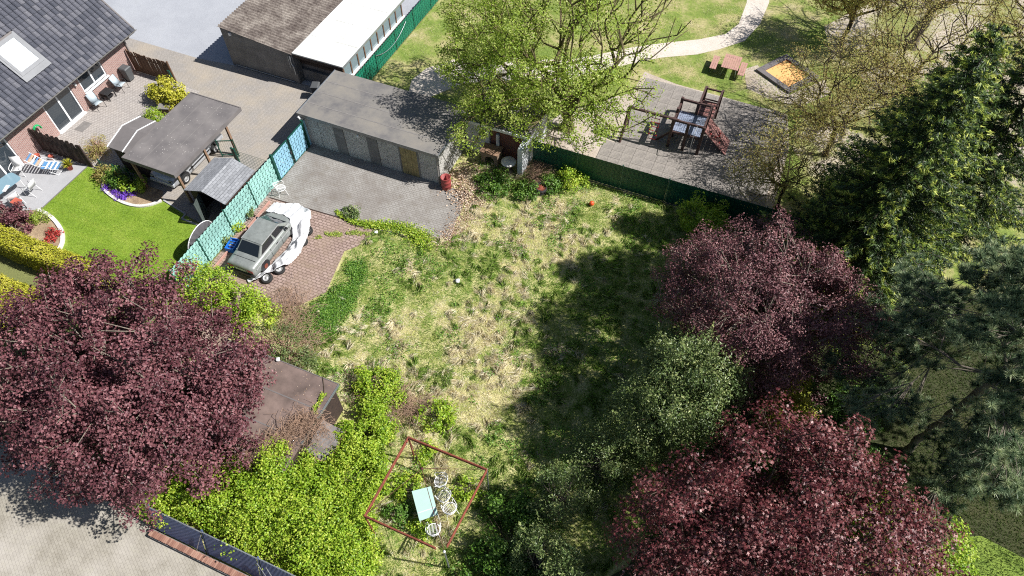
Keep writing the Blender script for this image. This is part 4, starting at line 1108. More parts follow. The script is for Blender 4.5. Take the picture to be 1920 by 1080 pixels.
van = thing('silver_van', 'silver compact van parked under the carport', 'van', (-28.02, 19.4, 0)); ROOTM.pop(van.name)
st = [(-2.12, 0.95, 0.8, 0.4), (-2.08, 1.02, 0.84, 0.3), (-1.6, 1.04, 0.86, 0.22), (0.9, 1.02, 0.86, 0.2), (1.5, 0.98, 0.85, 0.22), (2.0, 0.84, 0.81, 0.26), (2.12, 0.7, 0.74, 0.4)]
st = [(-y, a, b, c) for y, a, b, c in st[::-1]]       # nose points to the garden (south)
body_shell(st).build('body', 'silver_paint', van)
greenhouse(van, 1.01, 1.72, -1.62, -0.75, 1.9, 2.1, 0.78, 0.64, 'silver_paint', 0.5)
for sx in (1, -1):
    for y in (-1.32, 1.3):
        MB().tube((sx * 0.74, y, 0.38), (sx * 0.868, y, 0.38), 0.36, 0.36, 18).build('wheel_arch', 'black_plastic', van)  # the shaded hollow of the arch, drawn as a black disc
        add_wheel(van, (sx * 0.83, y, 0.3), (0, R(90 * sx), 0))
    MB().box(sx * 0.6, sx * 0.8, 2.09, 2.13, 0.8, 1.3).build('tail_light', 'tail_red', van)
    MB().box(sx * 0.48, sx * 0.72, -2.12, -2.08, 0.6, 0.74).build('headlight', 'rim_silver', van)
    MB().box(sx * 0.84, sx * 1.0, -1.12, -1.0, 1.05, 1.2).build('mirror', 'black_plastic', van, 0.03)
    for y in (-0.1, 0.95): MB().box(sx * 0.862, sx * 0.885, y - 0.1, y + 0.1, 0.86, 0.9).build('door_handle', 'black_plastic', van)
    m_ = MB(); m_.bar((sx * 0.874, -0.9, 0.55), (sx * 0.874, 0.9, 0.55), 0.02, 0.08); m_.build('side_trim', 'black_plastic', van)
MB().box(-0.8, 0.8, 2.06, 2.2, 0.34, 0.6).build('bumper', 'silver_paint', van, 0.04)
MB().box(-0.8, 0.8, -2.2, -2.06, 0.34, 0.55).build('bumper', 'silver_paint', van, 0.04)

# ================================================================== chairs and tables
def wire_chair(name, label, loc, rz, group=None, mat='white_plastic'):
    """white tubular garden chair: round seat ring with rods, hooped back running into the arms"""
    t = thing(name, label, 'chair', (0, 0, 0), 0, group); ROOTM.pop(t.name)
    s = MB(); ring = [(0.26 * math.cos(a), 0.25 * math.sin(a), 0.43) for a in np.linspace(0, 2 * math.pi, 21)]
    s.path(ring, 0.014, 6)
    for k in range(-4, 5):
        x = k * 0.055; h = 0.25 * math.sqrt(max(0, 1 - (x / 0.26) ** 2)); s.tube((x, -h, 0.432), (x, h, 0.432), 0.009, n=5)
    s.build('seat', mat, t)
    b = MB(); top = [(0.29 * math.cos(a), -0.02 - 0.30 * math.sin(a), 0.66 + 0.17 * math.sin(a) ** 2) for a in np.linspace(-0.1, math.pi + 0.1, 17)]
    b.path(top, 0.016, 6)
    for a in np.linspace(0.5, math.pi - 0.5, 9):
        b.tube((0.29 * math.cos(a), -0.02 - 0.30 * math.sin(a), 0.66 + 0.17 * math.sin(a) ** 2), (0.24 * math.cos(a), -0.24 * math.sin(a), 0.435), 0.009, n=5)
    b.path([(0.24 * math.cos(a), -0.01 - 0.27 * math.sin(a), 0.56 + 0.06 * math.sin(a)) for a in np.linspace(0.2, math.pi - 0.2, 13)], 0.01, 5)
    b.build('backrest', mat, t)
    for sx in (1, -1):
        MB().path([(sx * 0.288, 0.02, 0.66), (sx * 0.28, 0.2, 0.655), (sx * 0.25, 0.25, 0.56), (sx * 0.22, 0.2, 0.435)], 0.014, 6).build('armrest', mat, t)
        for sy in (1, -1): MB().tube((sx * 0.2, sy * 0.17, 0.43), (sx * 0.27, sy * 0.25, 0.0), 0.014, n=6).build('leg', mat, t)
    t.location = loc; t.rotation_euler = (0, 0, rz)
    return t
def chair_at(px, py, rz, label, group=None, mat='white_plastic', name='garden_chair'):
    g = G(px, py, 0.45); return wire_chair(name, label, (g.x, g.y, 0), rz, group, mat)
gch = 'white chairs in the rusty frame'
chair_at(826, 902, R(115), 'white wire garden chair at the far end of the glass table', gch)
chair_at(832, 930, R(70), 'white wire garden chair beside the table, middle of three in a row', gch)
chair_at(843, 953, R(52), 'white wire garden chair beside the table, lowest of three in a row', gch)
chair_at(813, 993, R(22), 'white wire garden chair alone at the near end of the glass table', gch)
chair_at(526, 352, R(-40), 'white chair standing by the turquoise fence next to the blue gate', None)

gt_ = thing('glass_table', 'pale green glass table top on thin metal legs inside the rusty frame', 'table', (-6.67, 6.97, 0))
def frost(name, c):
    t = NT(name); co = t.coord(); n = t.noise(3, co, 5)
    t.base(t.mix(c, tuple(x * 0.85 for x in c[:3]) + (1,), n)); t.rough(0.15); t.b.inputs['Specular IOR Level'].default_value = 0.6
    return t.m
frost('green_glass', srgb(176, 208, 196)); frost('blue_glass', srgb(128, 158, 172))
tp = [G2(772, 921, .72), G2(807.5, 912, .72), G2(821.4, 964.7, .72), G2(786.7, 977, .72)]
MB().prism(tp, 0.715, 0.73).build('tabletop', 'green_glass', gt_)
cxm = sum(p[0] for p in tp) / 4; cym = sum(p[1] for p in tp) / 4
m_ = MB(); q_ = [(cxm + (p[0] - cxm) * 0.97, cym + (p[1] - cym) * 0.97, 0.7) for p in tp]
for k in range(4): m_.tube(q_[k], q_[(k + 1) % 4], 0.014)
m_.build('table_frame', 'white_plastic', gt_)
mid = [((q_[0][0] * 0.72 + q_[3][0] * 0.28), (q_[0][1] * 0.72 + q_[3][1] * 0.28)), ((q_[1][0] * 0.72 + q_[2][0] * 0.28), (q_[1][1] * 0.72 + q_[2][1] * 0.28))]
for a, b in (((q_[0][0] * .25 + q_[3][0] * .75, q_[0][1] * .25 + q_[3][1] * .75), (q_[1][0] * .25 + q_[2][0] * .75, q_[1][1] * .25 + q_[2][1] * .75)),):
    MB().bar((*a, 0.735), (*b, 0.735), 0.02, 0.008).build('seam_strip', 'white_paint', gt_)
for p in q_: MB().tube(p, (p[0], p[1], 0), 0.016).build('leg', 'white_plastic', gt_)

pg = thing('rusty_canopy_frame', 'bare rusty square canopy frame around the glass table and chairs', 'canopy frame', (-6.4, 6.95, 0))
PZ = 2.3
cor = [(-8.08, 8.65), (-4.68, 8.65), (-4.84, 5.26), (-8.12, 5.28)]
for k in range(4):
    a, b = cor[k], cor[(k + 1) % 4]
    if k == 1: b = (b[0], b[1] + 0.2)
    if k == 2: a = (a[0] - 0.35, a[1])
    m_ = MB(); m_.tube((*a, PZ), (*b, PZ), 0.036, n=8); m_.tube((*a, PZ - 0.16), (*b, PZ - 0.16), 0.026, n=6)
    for i in range(1, 12):
        f = i / 12; p = Vector((*a, PZ)).lerp(Vector((*b, PZ)), f); m_.tube(p, p - Vector((0, 0, 0.16)), 0.012, n=4, cap=False)
    m_.build('top_rail', 'rust', pg)
for k, (x, y) in enumerate(cor): MB().tube((x, y, 0), (x, y, PZ + 0.02), 0.034, n=8).build('post', 'rust' if k in (0, 3) else 'zinc', pg)
# thin roof spokes that once held the cover
ap = (-6.9, 7.6, PZ + 0.35)
for (x, y) in cor: MB().tube((x, y, PZ), ap, 0.013, n=5).build('roof_spoke', 'rust_dark', pg)
MB().lathe([(0, 0.03), (0.06, 0.02), (0.06, -0.03), (0, -0.04)], ap, 8).build('hub', 'rust_dark', pg)
MB().lathe([(0, 0.05), (0.05, 0.03), (0.05, -0.02), (0, -0.03)], (cor[2][0], cor[2][1], PZ + 0.02), 10).build('post_cap', 'white_plastic', pg)

# terrace by the house
def sling_chair(label, loc, rz, seat_mat, frame_mat, group=None):
    t = thing('terrace_chair', label, 'chair', (0, 0, 0), 0, group); ROOTM.pop(t.name)
    s = MB(); s.grid([[(-0.24, 0.24, 0.44), (0.24, 0.24, 0.44)], [(-0.24, 0.05, 0.41), (0.24, 0.05, 0.41)], [(-0.24, -0.18, 0.4), (0.24, -0.18, 0.4)]], True)
    o = s.build('seat', seat_mat, t); o.modifiers.new('t', 'SOLIDIFY').thickness = 0.015
    s = MB(); s.grid([[(-0.24, -0.18, 0.41), (0.24, -0.18, 0.41)], [(-0.24, -0.26, 0.65), (0.24, -0.26, 0.65)], [(-0.24, -0.38, 0.95), (0.24, -0.38, 0.95)]], True)
    o = s.build('backrest', seat_mat, t); o.modifiers.new('t', 'SOLIDIFY').thickness = 0.015
    for sx in (1, -1):
        MB().path([(sx * 0.26, -0.39, 0.96), (sx * 0.26, -0.19, 0.42), (sx * 0.26, 0.26, 0.45)], 0.014).build('side_rail', frame_mat, t)
        MB().path([(sx * 0.28, -0.3, 0.62), (sx * 0.29, 0.0, 0.66), (sx * 0.29, 0.24, 0.62), (sx * 0.28, 0.26, 0.3), (sx * 0.28, 0.28, 0.0)], 0.016).build('armrest', frame_mat, t)
        MB().tube((sx * 0.27, -0.1, 0.42), (sx * 0.27, -0.34, 0.0), 0.014).build('leg', frame_mat, t)
    t.location = loc; t.rotation_euler = (0, 0, rz); return t
plain('sling_grey', srgb(176, 188, 196), 0.7, var=0.06)
sling_chair('pale grey terrace chair with black frame nearest the terrace door', (-36.05, 21.1, 0.01), R(-100), 'sling_grey', 'black_metal', 'grey chairs by the house window')
sling_chair('pale grey terrace chair with black frame beside the wheeled bin', (-35.95, 23.0, 0.01), R(-80), 'sling_grey', 'black_metal', 'grey chairs by the house window')
tt = thing('side_table', 'small dark square table between the two grey terrace chairs', 'table', (-36.2, 22.1, 0))
boxpart('tabletop', 'black_plastic', tt, -36.5, -35.85, 21.78, 22.4, 0.46, 0.5, 0.01)
for x in (-36.45, -35.9):
    for y in (21.83, 22.35): boxpart('leg', 'black_plastic', tt, x - 0.025, x + 0.025, y - 0.025, y + 0.025, 0.01, 0.459)
boxpart('shelf', 'black_plastic', tt, -36.42, -35.93, 21.86, 22.32, 0.2, 0.22)
plain('bin_grey', srgb(82, 84, 86), 0.5, var=0.1); plain('bin_brown', srgb(150, 100, 78), 0.55, var=0.1)
def wheelie(label, loc, rz, mat, s=1.0):
    t = thing('wheeled_bin', label, 'bin', (0, 0, 0)); ROOTM.pop(t.name)
    MB().hexa([(-0.2, -0.2, 0.08), (0.2, -0.2, 0.08), (0.2, 0.2, 0.08), (-0.2, 0.2, 0.08), (-0.25, -0.27, 0.92), (0.25, -0.27, 0.92), (0.25, 0.27, 0.92), (-0.25, 0.27, 0.92)]).build('body', mat, t, 0.03)
    MB().hexa([(-0.27, -0.3, 0.923), (0.27, -0.3, 0.923), (0.27, 0.3, 0.923), (-0.27, 0.3, 0.923), (-0.2, -0.22, 0.99), (0.2, -0.22, 0.99), (0.2, 0.24, 1.0), (-0.2, 0.24, 1.0)]).build('lid', mat, t, 0.02)
    MB().tube((-0.22, 0.34, 0.9), (0.22, 0.34, 0.9), 0.018).build('handle', mat, t)
    for sx in (-1, 1): MB().tube((sx * 0.2, 0.22, 0.1), (sx * 0.25, 0.22, 0.1), 0.1, 0.1, 14).build('wheel', 'black_plastic', t)
    t.location = loc; t.rotation_euler = (0, 0, rz); t.scale = (s, s, s); return t
wheelie('dark grey wheeled bin against the house wall', (-36.15, 23.95, 0.01), R(90), 'bin_grey')
g = G(573, 190); wheelie('dark grey wheeled bin at the workshop corner', (-24.35, 27.1, 0.01), R(20), 'bin_grey')
wheelie('brown wheeled bin behind the garage roof edge', (-23.6, 27.0, 0.01), R(-10), 'bin_brown')
pb = thing('wooden_planter', 'weathered wooden planter box beside the yellow-green shrubs', 'planter', (-32.0, 22.3, 0), R(20)); M_ = ROOTM.pop(pb.name)
for (x0, x1, y0, y1) in ((-.35, .35, -.25, -.21), (-.35, .35, .21, .25), (-.35, -.31, -.209, .209), (.31, .35, -.209, .209)): boxpart('board', 'play_wood', pb, x0, x1, y0, y1, 0.02, 0.5)
boxpart('lid', 'felt_seam', pb, -.36, .36, -.26, .26, 0.502, 0.53)
mt = MB().box(-36.1, -35.5, 19.0, 19.8, 0.012, 0.03).build('door_mat', 'felt_seam'); tag(mt, 'grey door mat in front of the terrace door', 'mat')
hs = MB(); hp = [(-36.35 + 0.0, 17.3 + 0.22 * math.cos(a), 1.35 + 0.24 * math.sin(a)) for a in np.linspace(-0.3, 2.6, 12)]
hs.path(hp, 0.035, 7); hs.path([(p[0] + 0.07, p[1], p[2] - 0.02) for p in hp], 0.035, 7)
plain('hose_green', srgb(30, 165, 95), 0.4, var=0.1)
tag(hs.build('coiled_hose', 'hose_green'), 'bright green hose coil hung on the brick wall', 'hose')
wc = MB(); wc.lathe([(0, 0), (0.1, 0), (0.12, 0.18), (0.1, 0.24), (0.0, 0.25)], (-35.75, 17.6, 0.01), 12); wc.path([(-35.64, 17.6, 0.1), (-35.5, 17.65, 0.25)], 0.02); wc.path([(-35.85, 17.6, 0.2), (-35.95, 17.6, 0.15), (-35.87, 17.6, 0.05)], 0.015)
tag(wc.build('watering_can', 'hose_green'), 'small green watering can by the terrace door', 'watering can')

# lower terrace: glass table, white chairs, slatted lounger
ot = thing('terrace_table', 'large blue-grey glass terrace table with rounded corners at left edge', 'table', (-35.4, 13.4, 0))
def rounded(cx, cy, lx, ly, r, rot, n=5):
    pts = []
    for sx, sy, a0 in ((1, 1, 0), (-1, 1, 90), (-1, -1, 180), (1, -1, 270)):
        for k in range(n + 1):
            a = R(a0 + 90 * k / n); x = sx * (lx - r) + r * math.cos(a); y = sy * (ly - r) + r * math.sin(a)
            pts.append((cx + x * math.cos(rot) - y * math.sin(rot), cy + x * math.sin(rot) + y * math.cos(rot)))
    return pts
MB().prism(rounded(-35.6, 13.5, 0.5, 0.95, 0.25, R(-8)), 0.71, 0.73).build('tabletop', 'blue_glass', ot)
for x, y in ((-35.95, 14.2), (-35.1, 14.25), (-36.1, 12.8), (-35.25, 12.75)): MB().tube((x, y, 0.01), (x, y, 0.709), 0.025).build('leg', 'white_plastic', ot)
m_ = MB(); m_.path([(-35.95, 14.2, 0.69), (-35.1, 14.25, 0.69), (-35.25, 12.75, 0.69), (-36.1, 12.8, 0.69), (-35.95, 14.2, 0.69)], 0.016); m_.build('table_frame', 'white_plastic', ot)
plain('cloth_white', (0.75, 0.75, 0.74, 1), 0.8, var=0.06)
sling_chair('white terrace chair at the far right corner of the glass table', (-34.45, 14.15, 0.01), R(100), 'cloth_white', 'white_plastic', 'white chairs at the terrace table')
sling_chair('white terrace chair turned towards the hedge at the glass table', (-34.65, 13.2, 0.01), R(75), 'cloth_white', 'white_plastic', 'white chairs at the terrace table')
sling_chair('white terrace chair by the garden door behind the glass table', (-36.2, 15.0, 0.01), R(-150), 'cloth_white', 'white_plastic', 'white chairs at the terrace table')
st_ = thing('terracotta_side_table', 'small terracotta-topped table on dark legs at the terrace edge', 'table', (-34.1, 13.0, 0))
boxpart('tabletop', 'terracotta', st_, -34.36, -33.9, 12.8, 13.2, 0.58, 0.63)
for x in (-34.3, -33.96):
    for y in (12.86, 13.14): boxpart('leg', 'black_metal', st_, x - 0.02, x + 0.02, y - 0.02, y + 0.02, 0.01, 0.579)
tag(MB().prism(rounded(-35.2, 13.45, 0.1, 0.24, 0.02, R(20)), 0.732, 0.742).build('newspaper', 'cloth_white'), 'white folded paper lying on the terrace glass table', 'paper')
ln = thing('slatted_lounger', 'white folding lounger with blue and white slats on the lower terrace', 'lounger', (-34.9, 15.8, 0), R(20)); ROOTM.pop(ln.name)
plain('slat_blue', srgb(90, 140, 185), 0.6, var=0.1); plain('slat_tan', srgb(205, 170, 140), 0.7, var=0.1)
for k in range(7): boxpart('slat', ('slat_blue', 'white_paint')[k % 2], ln, -0.1 + k * 0.13, -0.1 + k * 0.13 + 0.1, -0.28, 0.28, 0.42, 0.435)
for k in range(7):
    a = R(50); x = -0.15 - k * 0.13 * math.cos(a); z = 0.44 + k * 0.13 * math.sin(a)
    MB().box(-0.05, 0.05, -0.28, 0.28, -0.008, 0.008).build('slat', ('slat_blue', 'white_paint', 'slat_tan')[k % 3], ln).location = (x, 0, z)
for sy in (-1, 1):
    m_ = MB(); m_.path([(-0.75, sy * 0.3, 1.1), (-0.12, sy * 0.3, 0.43), (0.85, sy * 0.3, 0.43)], 0.018)
    m_.path([(0.8, sy * 0.3, 0.43), (0.15, sy * 0.31, 0.0)], 0.016); m_.path([(-0.1, sy * 0.3, 0.43), (0.65, sy * 0.31, 0.0)], 0.016); m_.path([(-0.3, sy * 0.32, 0.68), (0.35, sy * 0.33, 0.66), (0.4, sy * 0.33, 0.43)], 0.018)
    m_.build('side_frame', 'white_plastic', ln)
m_ = MB(); m_.tube((0.15, -0.31, 0.01), (0.15, 0.31, 0.01), 0.014); m_.tube((0.65, -0.31, 0.01), (0.65, 0.31, 0.01), 0.014); m_.build('foot_bar', 'white_plastic', ln)
# plant pots on the lower terrace
def pot(x, y, r, label, name='plant_pot'):
    o = MB().lathe([(0, 0.0), (r * 0.7, 0.0), (r, r * 1.6), (r * 1.08, r * 1.6), (r * 1.08, r * 1.75), (r * 0.92, r * 1.75), (r * 0.85, r * 1.45), (0, r * 1.4)], (0, 0, 0), 14).build(name, 'terracotta')
    o.location = (x, y, 0.011); return tag(o, label, 'pot')
pot(-33.9, 16.35, 0.17, 'terracotta pot holding the yellow spiky plant')
pot(-35.5, 16.6, 0.13, 'small terracotta pot below the dark paling fence')
pot(-36.2, 16.3, 0.16, 'terracotta pot in the corner by the brick wall')

# ================================================================== beds with kerbs
def smooth_line(pts, n=6):
    out = []
    for i in range(len(pts) - 1):
        p0 = pts[max(i - 1, 0)]; p1 = pts[i]; p2 = pts[i + 1]; p3 = pts[min(i + 2, len(pts) - 1)]
        for k in range(n):
            t = k / n; out.append(tuple(0.5 * (2 * p1[d] + (p2[d] - p0[d]) * t + (2 * p0[d] - 5 * p1[d] + 4 * p2[d] - p3[d]) * t * t + (-p0[d] + 3 * p1[d] - 3 * p2[d] + p3[d]) * t ** 3) for d in (0, 1)))
    return out + [pts[-1]]
def kerb_line(mb, pts, w, z0, z1):
    for i in range(len(pts) - 1):
        a, b = Vector((*pts[i], 0)), Vector((*pts[i + 1], 0)); d = (b - a).normalized(); s = Vector((-d.y, d.x, 0)) * w / 2
        mb.add([(a - s) + Vector((0, 0, z0)), (a + s) + Vector((0, 0, z0)), (b + s) + Vector((0, 0, z0)), (b - s) + Vector((0, 0, z0)), (a - s) + Vector((0, 0, z1)), (a + s) + Vector((0, 0, z1)), (b + s) + Vector((0, 0, z1)), (b - s) + Vector((0, 0, z1))], [(7, 6, 5, 4), (4, 0, 3, 7), (6, 2, 1, 5)])
b2 = smooth_line([(-31.75, 16.75), (-31.55, 16.3), (-31.2, 15.95), (-30.75, 15.72), (-30.0, 15.52), (-29.2, 15.45), (-28.5, 15.55), (-27.96, 15.87), (-27.56, 16.38)])
b1 = smooth_line([(-33.3, 13.25), (-32.5, 13.2), (-31.86, 13.02), (-31.25, 12.75), (-30.8, 12.45), (-30.42, 12.05), (-30.2, 11.6), (-30.15, 11.3)])
struct('flower_bed_ground', MB().sheet(b2 + [(-28.0, 17.0), (-31.75, 17.0)], 0.02), 'bed_soil')
struct('garden_bed_ground', MB().sheet(b1 + [(-36.3, 11.2), (-35.5, 11.9), (-34.4, 12.75)], 0.02), 'bed_soil')
k1 = MB(); kerb_line(k1, b2, 0.16, 0.0, 0.1); tag(k1.build('curved_kerb', 'kerb'), 'pale curved kerb around the flower bed with purple flowers', 'kerb')
k1 = MB(); kerb_line(k1, b1, 0.2, 0.0, 0.1); tag(k1.build('curved_kerb', 'kerb'), 'pale curved kerb around the garden bed beside the clipped hedge', 'kerb')
k1 = MB(); kerb_line(k1, [(-27.5, 16.45), (-25.75, 16.1), (-25.72, 15.75), (-22.65, 15.65)], 0.08, 0.0, 0.07); tag(k1.build('lawn_edging', 'slab'), 'narrow grey stone edging between lawn and tool shed', 'edging')
k1 = MB(); kerb_line(k1, [(-22.1, 13.2), (-22.1, 18.6)], 0.07, 0.0, 0.12); tag(k1.build('board_edging', 'red_wood'), 'reddish edging board along the weedy strip by the turquoise fence', 'edging')
k1 = MB(); kerb_line(k1, [(-22.3, 18.86), (-17.2, 19.12)], 0.06, 0.0, 0.035); tag(k1.build('paving_edge', 'dark_wood'), 'dark joint kerb between the forecourt and the red brick paving', 'kerb')
k1 = MB(); kerb_line(k1, [(-33.19, 13.3), (-33.19, 16.85)], 0.05, 0.0, 0.03); tag(k1.build('terrace_edge', 'felt_dark'), 'thin dark edge between lower terrace and lawn', 'edging')

# shelter for bikes or wind screen: dark fabric on a pale hoop, leaning behind the fence
hoop = thing('fabric_hoop', 'round dark fabric hoop with pale rim leaning behind the turquoise fence', 'hoop', (-23.0, 14.4, 0))
rc_ = 0.95; cz = 0.97; n = 30
def hp_(a, r, dx): return (-22.95 - dx + (-0.15 + 0.0) , 14.55 + r * math.cos(a), cz + r * math.sin(a))
rim = MB(); pts = []
for k in range(n + 1):
    a = 2 * math.pi * k / n; y = 14.55 + rc_ * math.cos(a); z = cz + rc_ * math.sin(a) * 0.98; pts.append((-23.35 + 0.36 * (z / 1.9), y, z))
rim.path(pts, 0.025, 6); rim.build('rim', 'white_plastic', hoop)
fb = MB(); rows = []
for i in range(7):
    r = rc_ * i / 6; row = []
    for k in range(n + 1):
        a = 2 * math.pi * k / n; y = 14.55 + r * math.cos(a); z = cz + r * math.sin(a) * 0.98
        row.append((-23.35 + 0.36 * (z / 1.9) + 0.16 * (1 - (r / rc_) ** 2) + 0.022 * (k % 2) * (r / rc_), y, z))
    rows.append(row)
fb.grid(rows, False); plain('dark_fabric', srgb(92, 90, 94), 0.7, var=0.1); fb.build('fabric', 'dark_fabric', hoop)
sg = MB(); sg.path([(-23.05, 13.8, 1.5), (-23.6, 13.6, 0.01)], 0.018); sg.path([(-23.05, 15.2, 1.5), (-23.6, 15.4, 0.01)], 0.018); sg.build('stand_leg', 'white_plastic', hoop)

# ================================================================== things on the plot
bl = thing('blue_crate', 'bright blue plastic crate beside the sedan on the weedy strip', 'crate', (-22.0, 15.2, 0), R(10)); ROOTM.pop(bl.name)
plain('crate_blue', srgb(30, 110, 205), 0.45, var=0.15)
for (x0, x1, y0, y1) in ((-.24, .24, -.36, -.33), (-.24, .24, .33, .36), (-.24, -.21, -.329, .329), (.21, .24, -.329, .329)): boxpart('side_panel', 'crate_blue', bl, x0, x1, y0, y1, 0.02, 0.34)
boxpart('crate_floor', 'crate_blue', bl, -.239, .239, -.359, .359, 0.0, 0.02)
for k in range(4): boxpart('rib', 'crate_blue', bl, -.2, .2, -.28 + k * .16, -.24 + k * .16, 0.2, 0.26)
rbk = thing('red_barrel', 'rusty red barrel standing at the garage corner', 'barrel', (-13.72, 23.3, 0))
plain('barrel_red', srgb(150, 64, 62), 0.6, var=0.4, scale=4)
MB().lathe([(0, 0.0), (0.24, 0.0), (0.27, 0.03), (0.27, 0.25), (0.285, 0.27), (0.27, 0.29), (0.27, 0.52), (0.285, 0.54), (0.27, 0.56), (0.27, 0.8), (0.285, 0.82), (0.25, 0.82), (0.25, 0.1), (0, 0.1)], (-13.72, 23.3, 0.0), 20).build('drum', 'barrel_red', rbk)
ov = thing('stone_oven', 'old arched stone oven with flat dark top in front of the shelter', 'oven', (-12.25, 26.1, 0))
plain('oven_stone', srgb(150, 132, 112), 0.95, var=0.35, scale=3)
ar = MB(); x0, x1, y0, y1 = -12.75, -11.75, 25.85, 26.5
prev = None
arch = [(x0, 0.0), (x0, 0.85), (x1, 0.85), (x1, 0.0)] ; inner = [(x1 - 0.22, 0.0)] + [(-12.25 + 0.28 * math.cos(a), 0.35 + 0.25 * math.sin(a)) for a in np.linspace(0, math.pi, 9)] + [(x0 + 0.22, 0.0)]
for yf, flip in ((y0, False), (y1, True)):
    vs = [(x, yf, z) for x, z in arch + inner]; ar.add(vs, [tuple(range(len(vs)))[::-1] if not flip else tuple(range(len(vs)))])
loop = arch + inner
for i in range(len(loop)):
    a, b = loop[i], loop[(i + 1) % len(loop)]; ar.add([(a[0], y0, a[1]), (b[0], y0, b[1]), (b[0], y1, b[1]), (a[0], y1, a[1])], [(0, 1, 2, 3)])
ar.build('arch', 'oven_stone', ov)
boxpart('fire_back', 'black_metal', ov, x0 + 0.1, x1 - 0.1, y1 + 0.002, y1 + 0.05, 0, 0.8)
for k in range(5): boxpart('top_board', 'post_wood', ov, x0 - 0.06 + k * 0.225, x0 - 0.06 + k * 0.225 + 0.215, y0 - 0.08, y1 + 0.1, 0.852, 0.9)
boxpart('chimney', 'whitewash', ov, x0 + 0.62, x0 + 0.78, y1 + 0.052, y1 + 0.2, 0.0, 1.7)
rt_ = thing('round_table', 'round white stone garden table before the brick wall', 'table', (-11.05, 25.8, 0))
MB().lathe([(0, 0.68), (0.4, 0.68), (0.42, 0.7), (0.42, 0.74), (0.4, 0.76), (0, 0.765)], (-11.05, 25.8, 0), 24).build('tabletop', 'kerb', rt_)
MB().lathe([(0.24, 0.0), (0.24, 0.05), (0.09, 0.1), (0.08, 0.6), (0.2, 0.679)], (-11.05, 25.8, 0), 16).build('pedestal', 'oven_stone', rt_)
ty_ = thing('stacked_rims', 'stack of rusty wheel rims lying in the grass by the green fence', 'rims', (-8.85, 25.0, 0))
for k, z in enumerate((0.12, 0.3)):
    w = piece('tyre', TYRE, ty_, (-8.85 + 0.03 * k, 25.0, z), (0.05 * k, 0.1, 0), True, (1.25, 1.25, 1.1))
MB().lathe([(0.33, 0.42), (0.3, 0.38), (0.12, 0.36), (0.1, 0.44), (0.06, 0.46), (0.0, 0.45)], (-8.83, 25.0, 0), 20).build('rim', 'rust', ty_)
def ball(x, y, r, mat, label, name='ball'):
    o = MB().lathe([(r * math.sin(a), -r * math.cos(a)) for a in np.linspace(0, math.pi, 10)], (0, 0, 0), 16).build(name, mat); o.location = (x, y, r + 0.03); return tag(o, label, 'ball')
plain('ball_orange', srgb(235, 90, 45), 0.5, var=0.1)
ball(-5.9, 25.15, 0.14, 'ball_orange', 'orange ball lying in the meadow near the green fence')
def stone(px, py, s, label, mat='white_plastic'):
    g = G(px, py, 0.1); m = MB()
    m.lathe([(s * math.sin(a) * (1 + 0.2 * math.sin(5 * a + s * 40)), -s * 0.7 * math.cos(a)) for a in np.linspace(0, math.pi, 8)], (0, 0, 0), 9)
    m.v = [(x * (1 + 0.25 * math.sin(7 * y / s)), y * (1 + 0.2 * math.cos(5 * x / s)), z) for x, y, z in m.v]
    o = m.build('crumpled_bag', mat); o.location = (g.x, g.y, s * 0.6 + 0.05); return tag(o, label, 'bag')
stone(705, 436, 0.11, 'white crumpled bag in the grass beside the forecourt', 'cloth_white')
stone(858, 527, 0.12, 'white crumpled bag in the middle of the dry meadow', 'cloth_white')
g = G(520, 680, 2.3)
stone(521, 674, 0.1, 'white scrap lying on the brown flat roof', 'cloth_white').location = (G(521, 674, 2.25).x, G(521, 674, 2.25).y, 2.26)

# ================================================================== playground
PT = thing('picnic_table', 'pale red slatted picnic table on the park lawn', 'table', (-1.55, 39.4, 0))
for k in range(8): boxpart('slat', 'red_wood', PT, -2.07 + k * 0.132, -2.07 + k * 0.132 + 0.118, 38.65, 40.1, 0.72, 0.755)
for y in (38.85, 39.9):
    m_ = MB(); m_.bar((-2.0, y, 0.69), (-1.08, y, 0.69), 0.06, 0.05); m_.tube((-1.98, y, 0.0), (-1.9, y, 0.67), 0.025); m_.tube((-1.08, y, 0.0), (-1.16, y, 0.67), 0.025); m_.build('trestle', 'zinc', PT)
for x, lab in ((-2.75, 'pale red slatted bench left of the picnic table'), (-0.98, 'pale red slatted bench right of the picnic table')):
    B_ = thing('picnic_bench', lab, 'bench', (x + 0.2, 39.4, 0))
    for k in range(3): boxpart('slat', 'red_wood', B_, x + k * 0.135, x + k * 0.135 + 0.12, 38.68, 40.07, 0.42, 0.455)
    for y in (38.9, 39.85):
        m_ = MB(); m_.bar((x + 0.02, y, 0.395), (x + 0.37, y, 0.395), 0.06, 0.045); m_.tube((x + 0.05, y, 0), (x + 0.08, y, 0.38), 0.025); m_.tube((x + 0.34, y, 0), (x + 0.31, y, 0.38), 0.025); m_.build('trestle', 'zinc', B_)
TR = thing('ground_trampoline', 'square orange trampoline mat in a dark rubber surround', 'trampoline', (1.9, 40.55, 0), R(-32.5)); ROOTM.pop(TR.name)
plain('mat_orange', srgb(238, 178, 112), 0.7, var=0.06); plain('rubber_grey', srgb(112, 106, 106), 0.85, var=0.15)
ho, hi = 1.38, 1.0
for s in (1, -1):
    for k in range(4):
        a, b = -ho + k * 0.69, -ho + (k + 1) * 0.69
        boxpart('rubber_slab', 'rubber_grey', TR, a + 0.004, b - 0.004, min(s * hi, s * ho), max(s * hi, s * ho), 0.0, 0.16, 0.01)
    for k in range(3):
        a, b = -hi + k * 0.667, -hi + (k + 1) * 0.667
        boxpart('rubber_slab', 'rubber_grey', TR, min(s * hi, s * ho), max(s * hi, s * ho), a + 0.004, b - 0.004, 0.0, 0.16, 0.01)
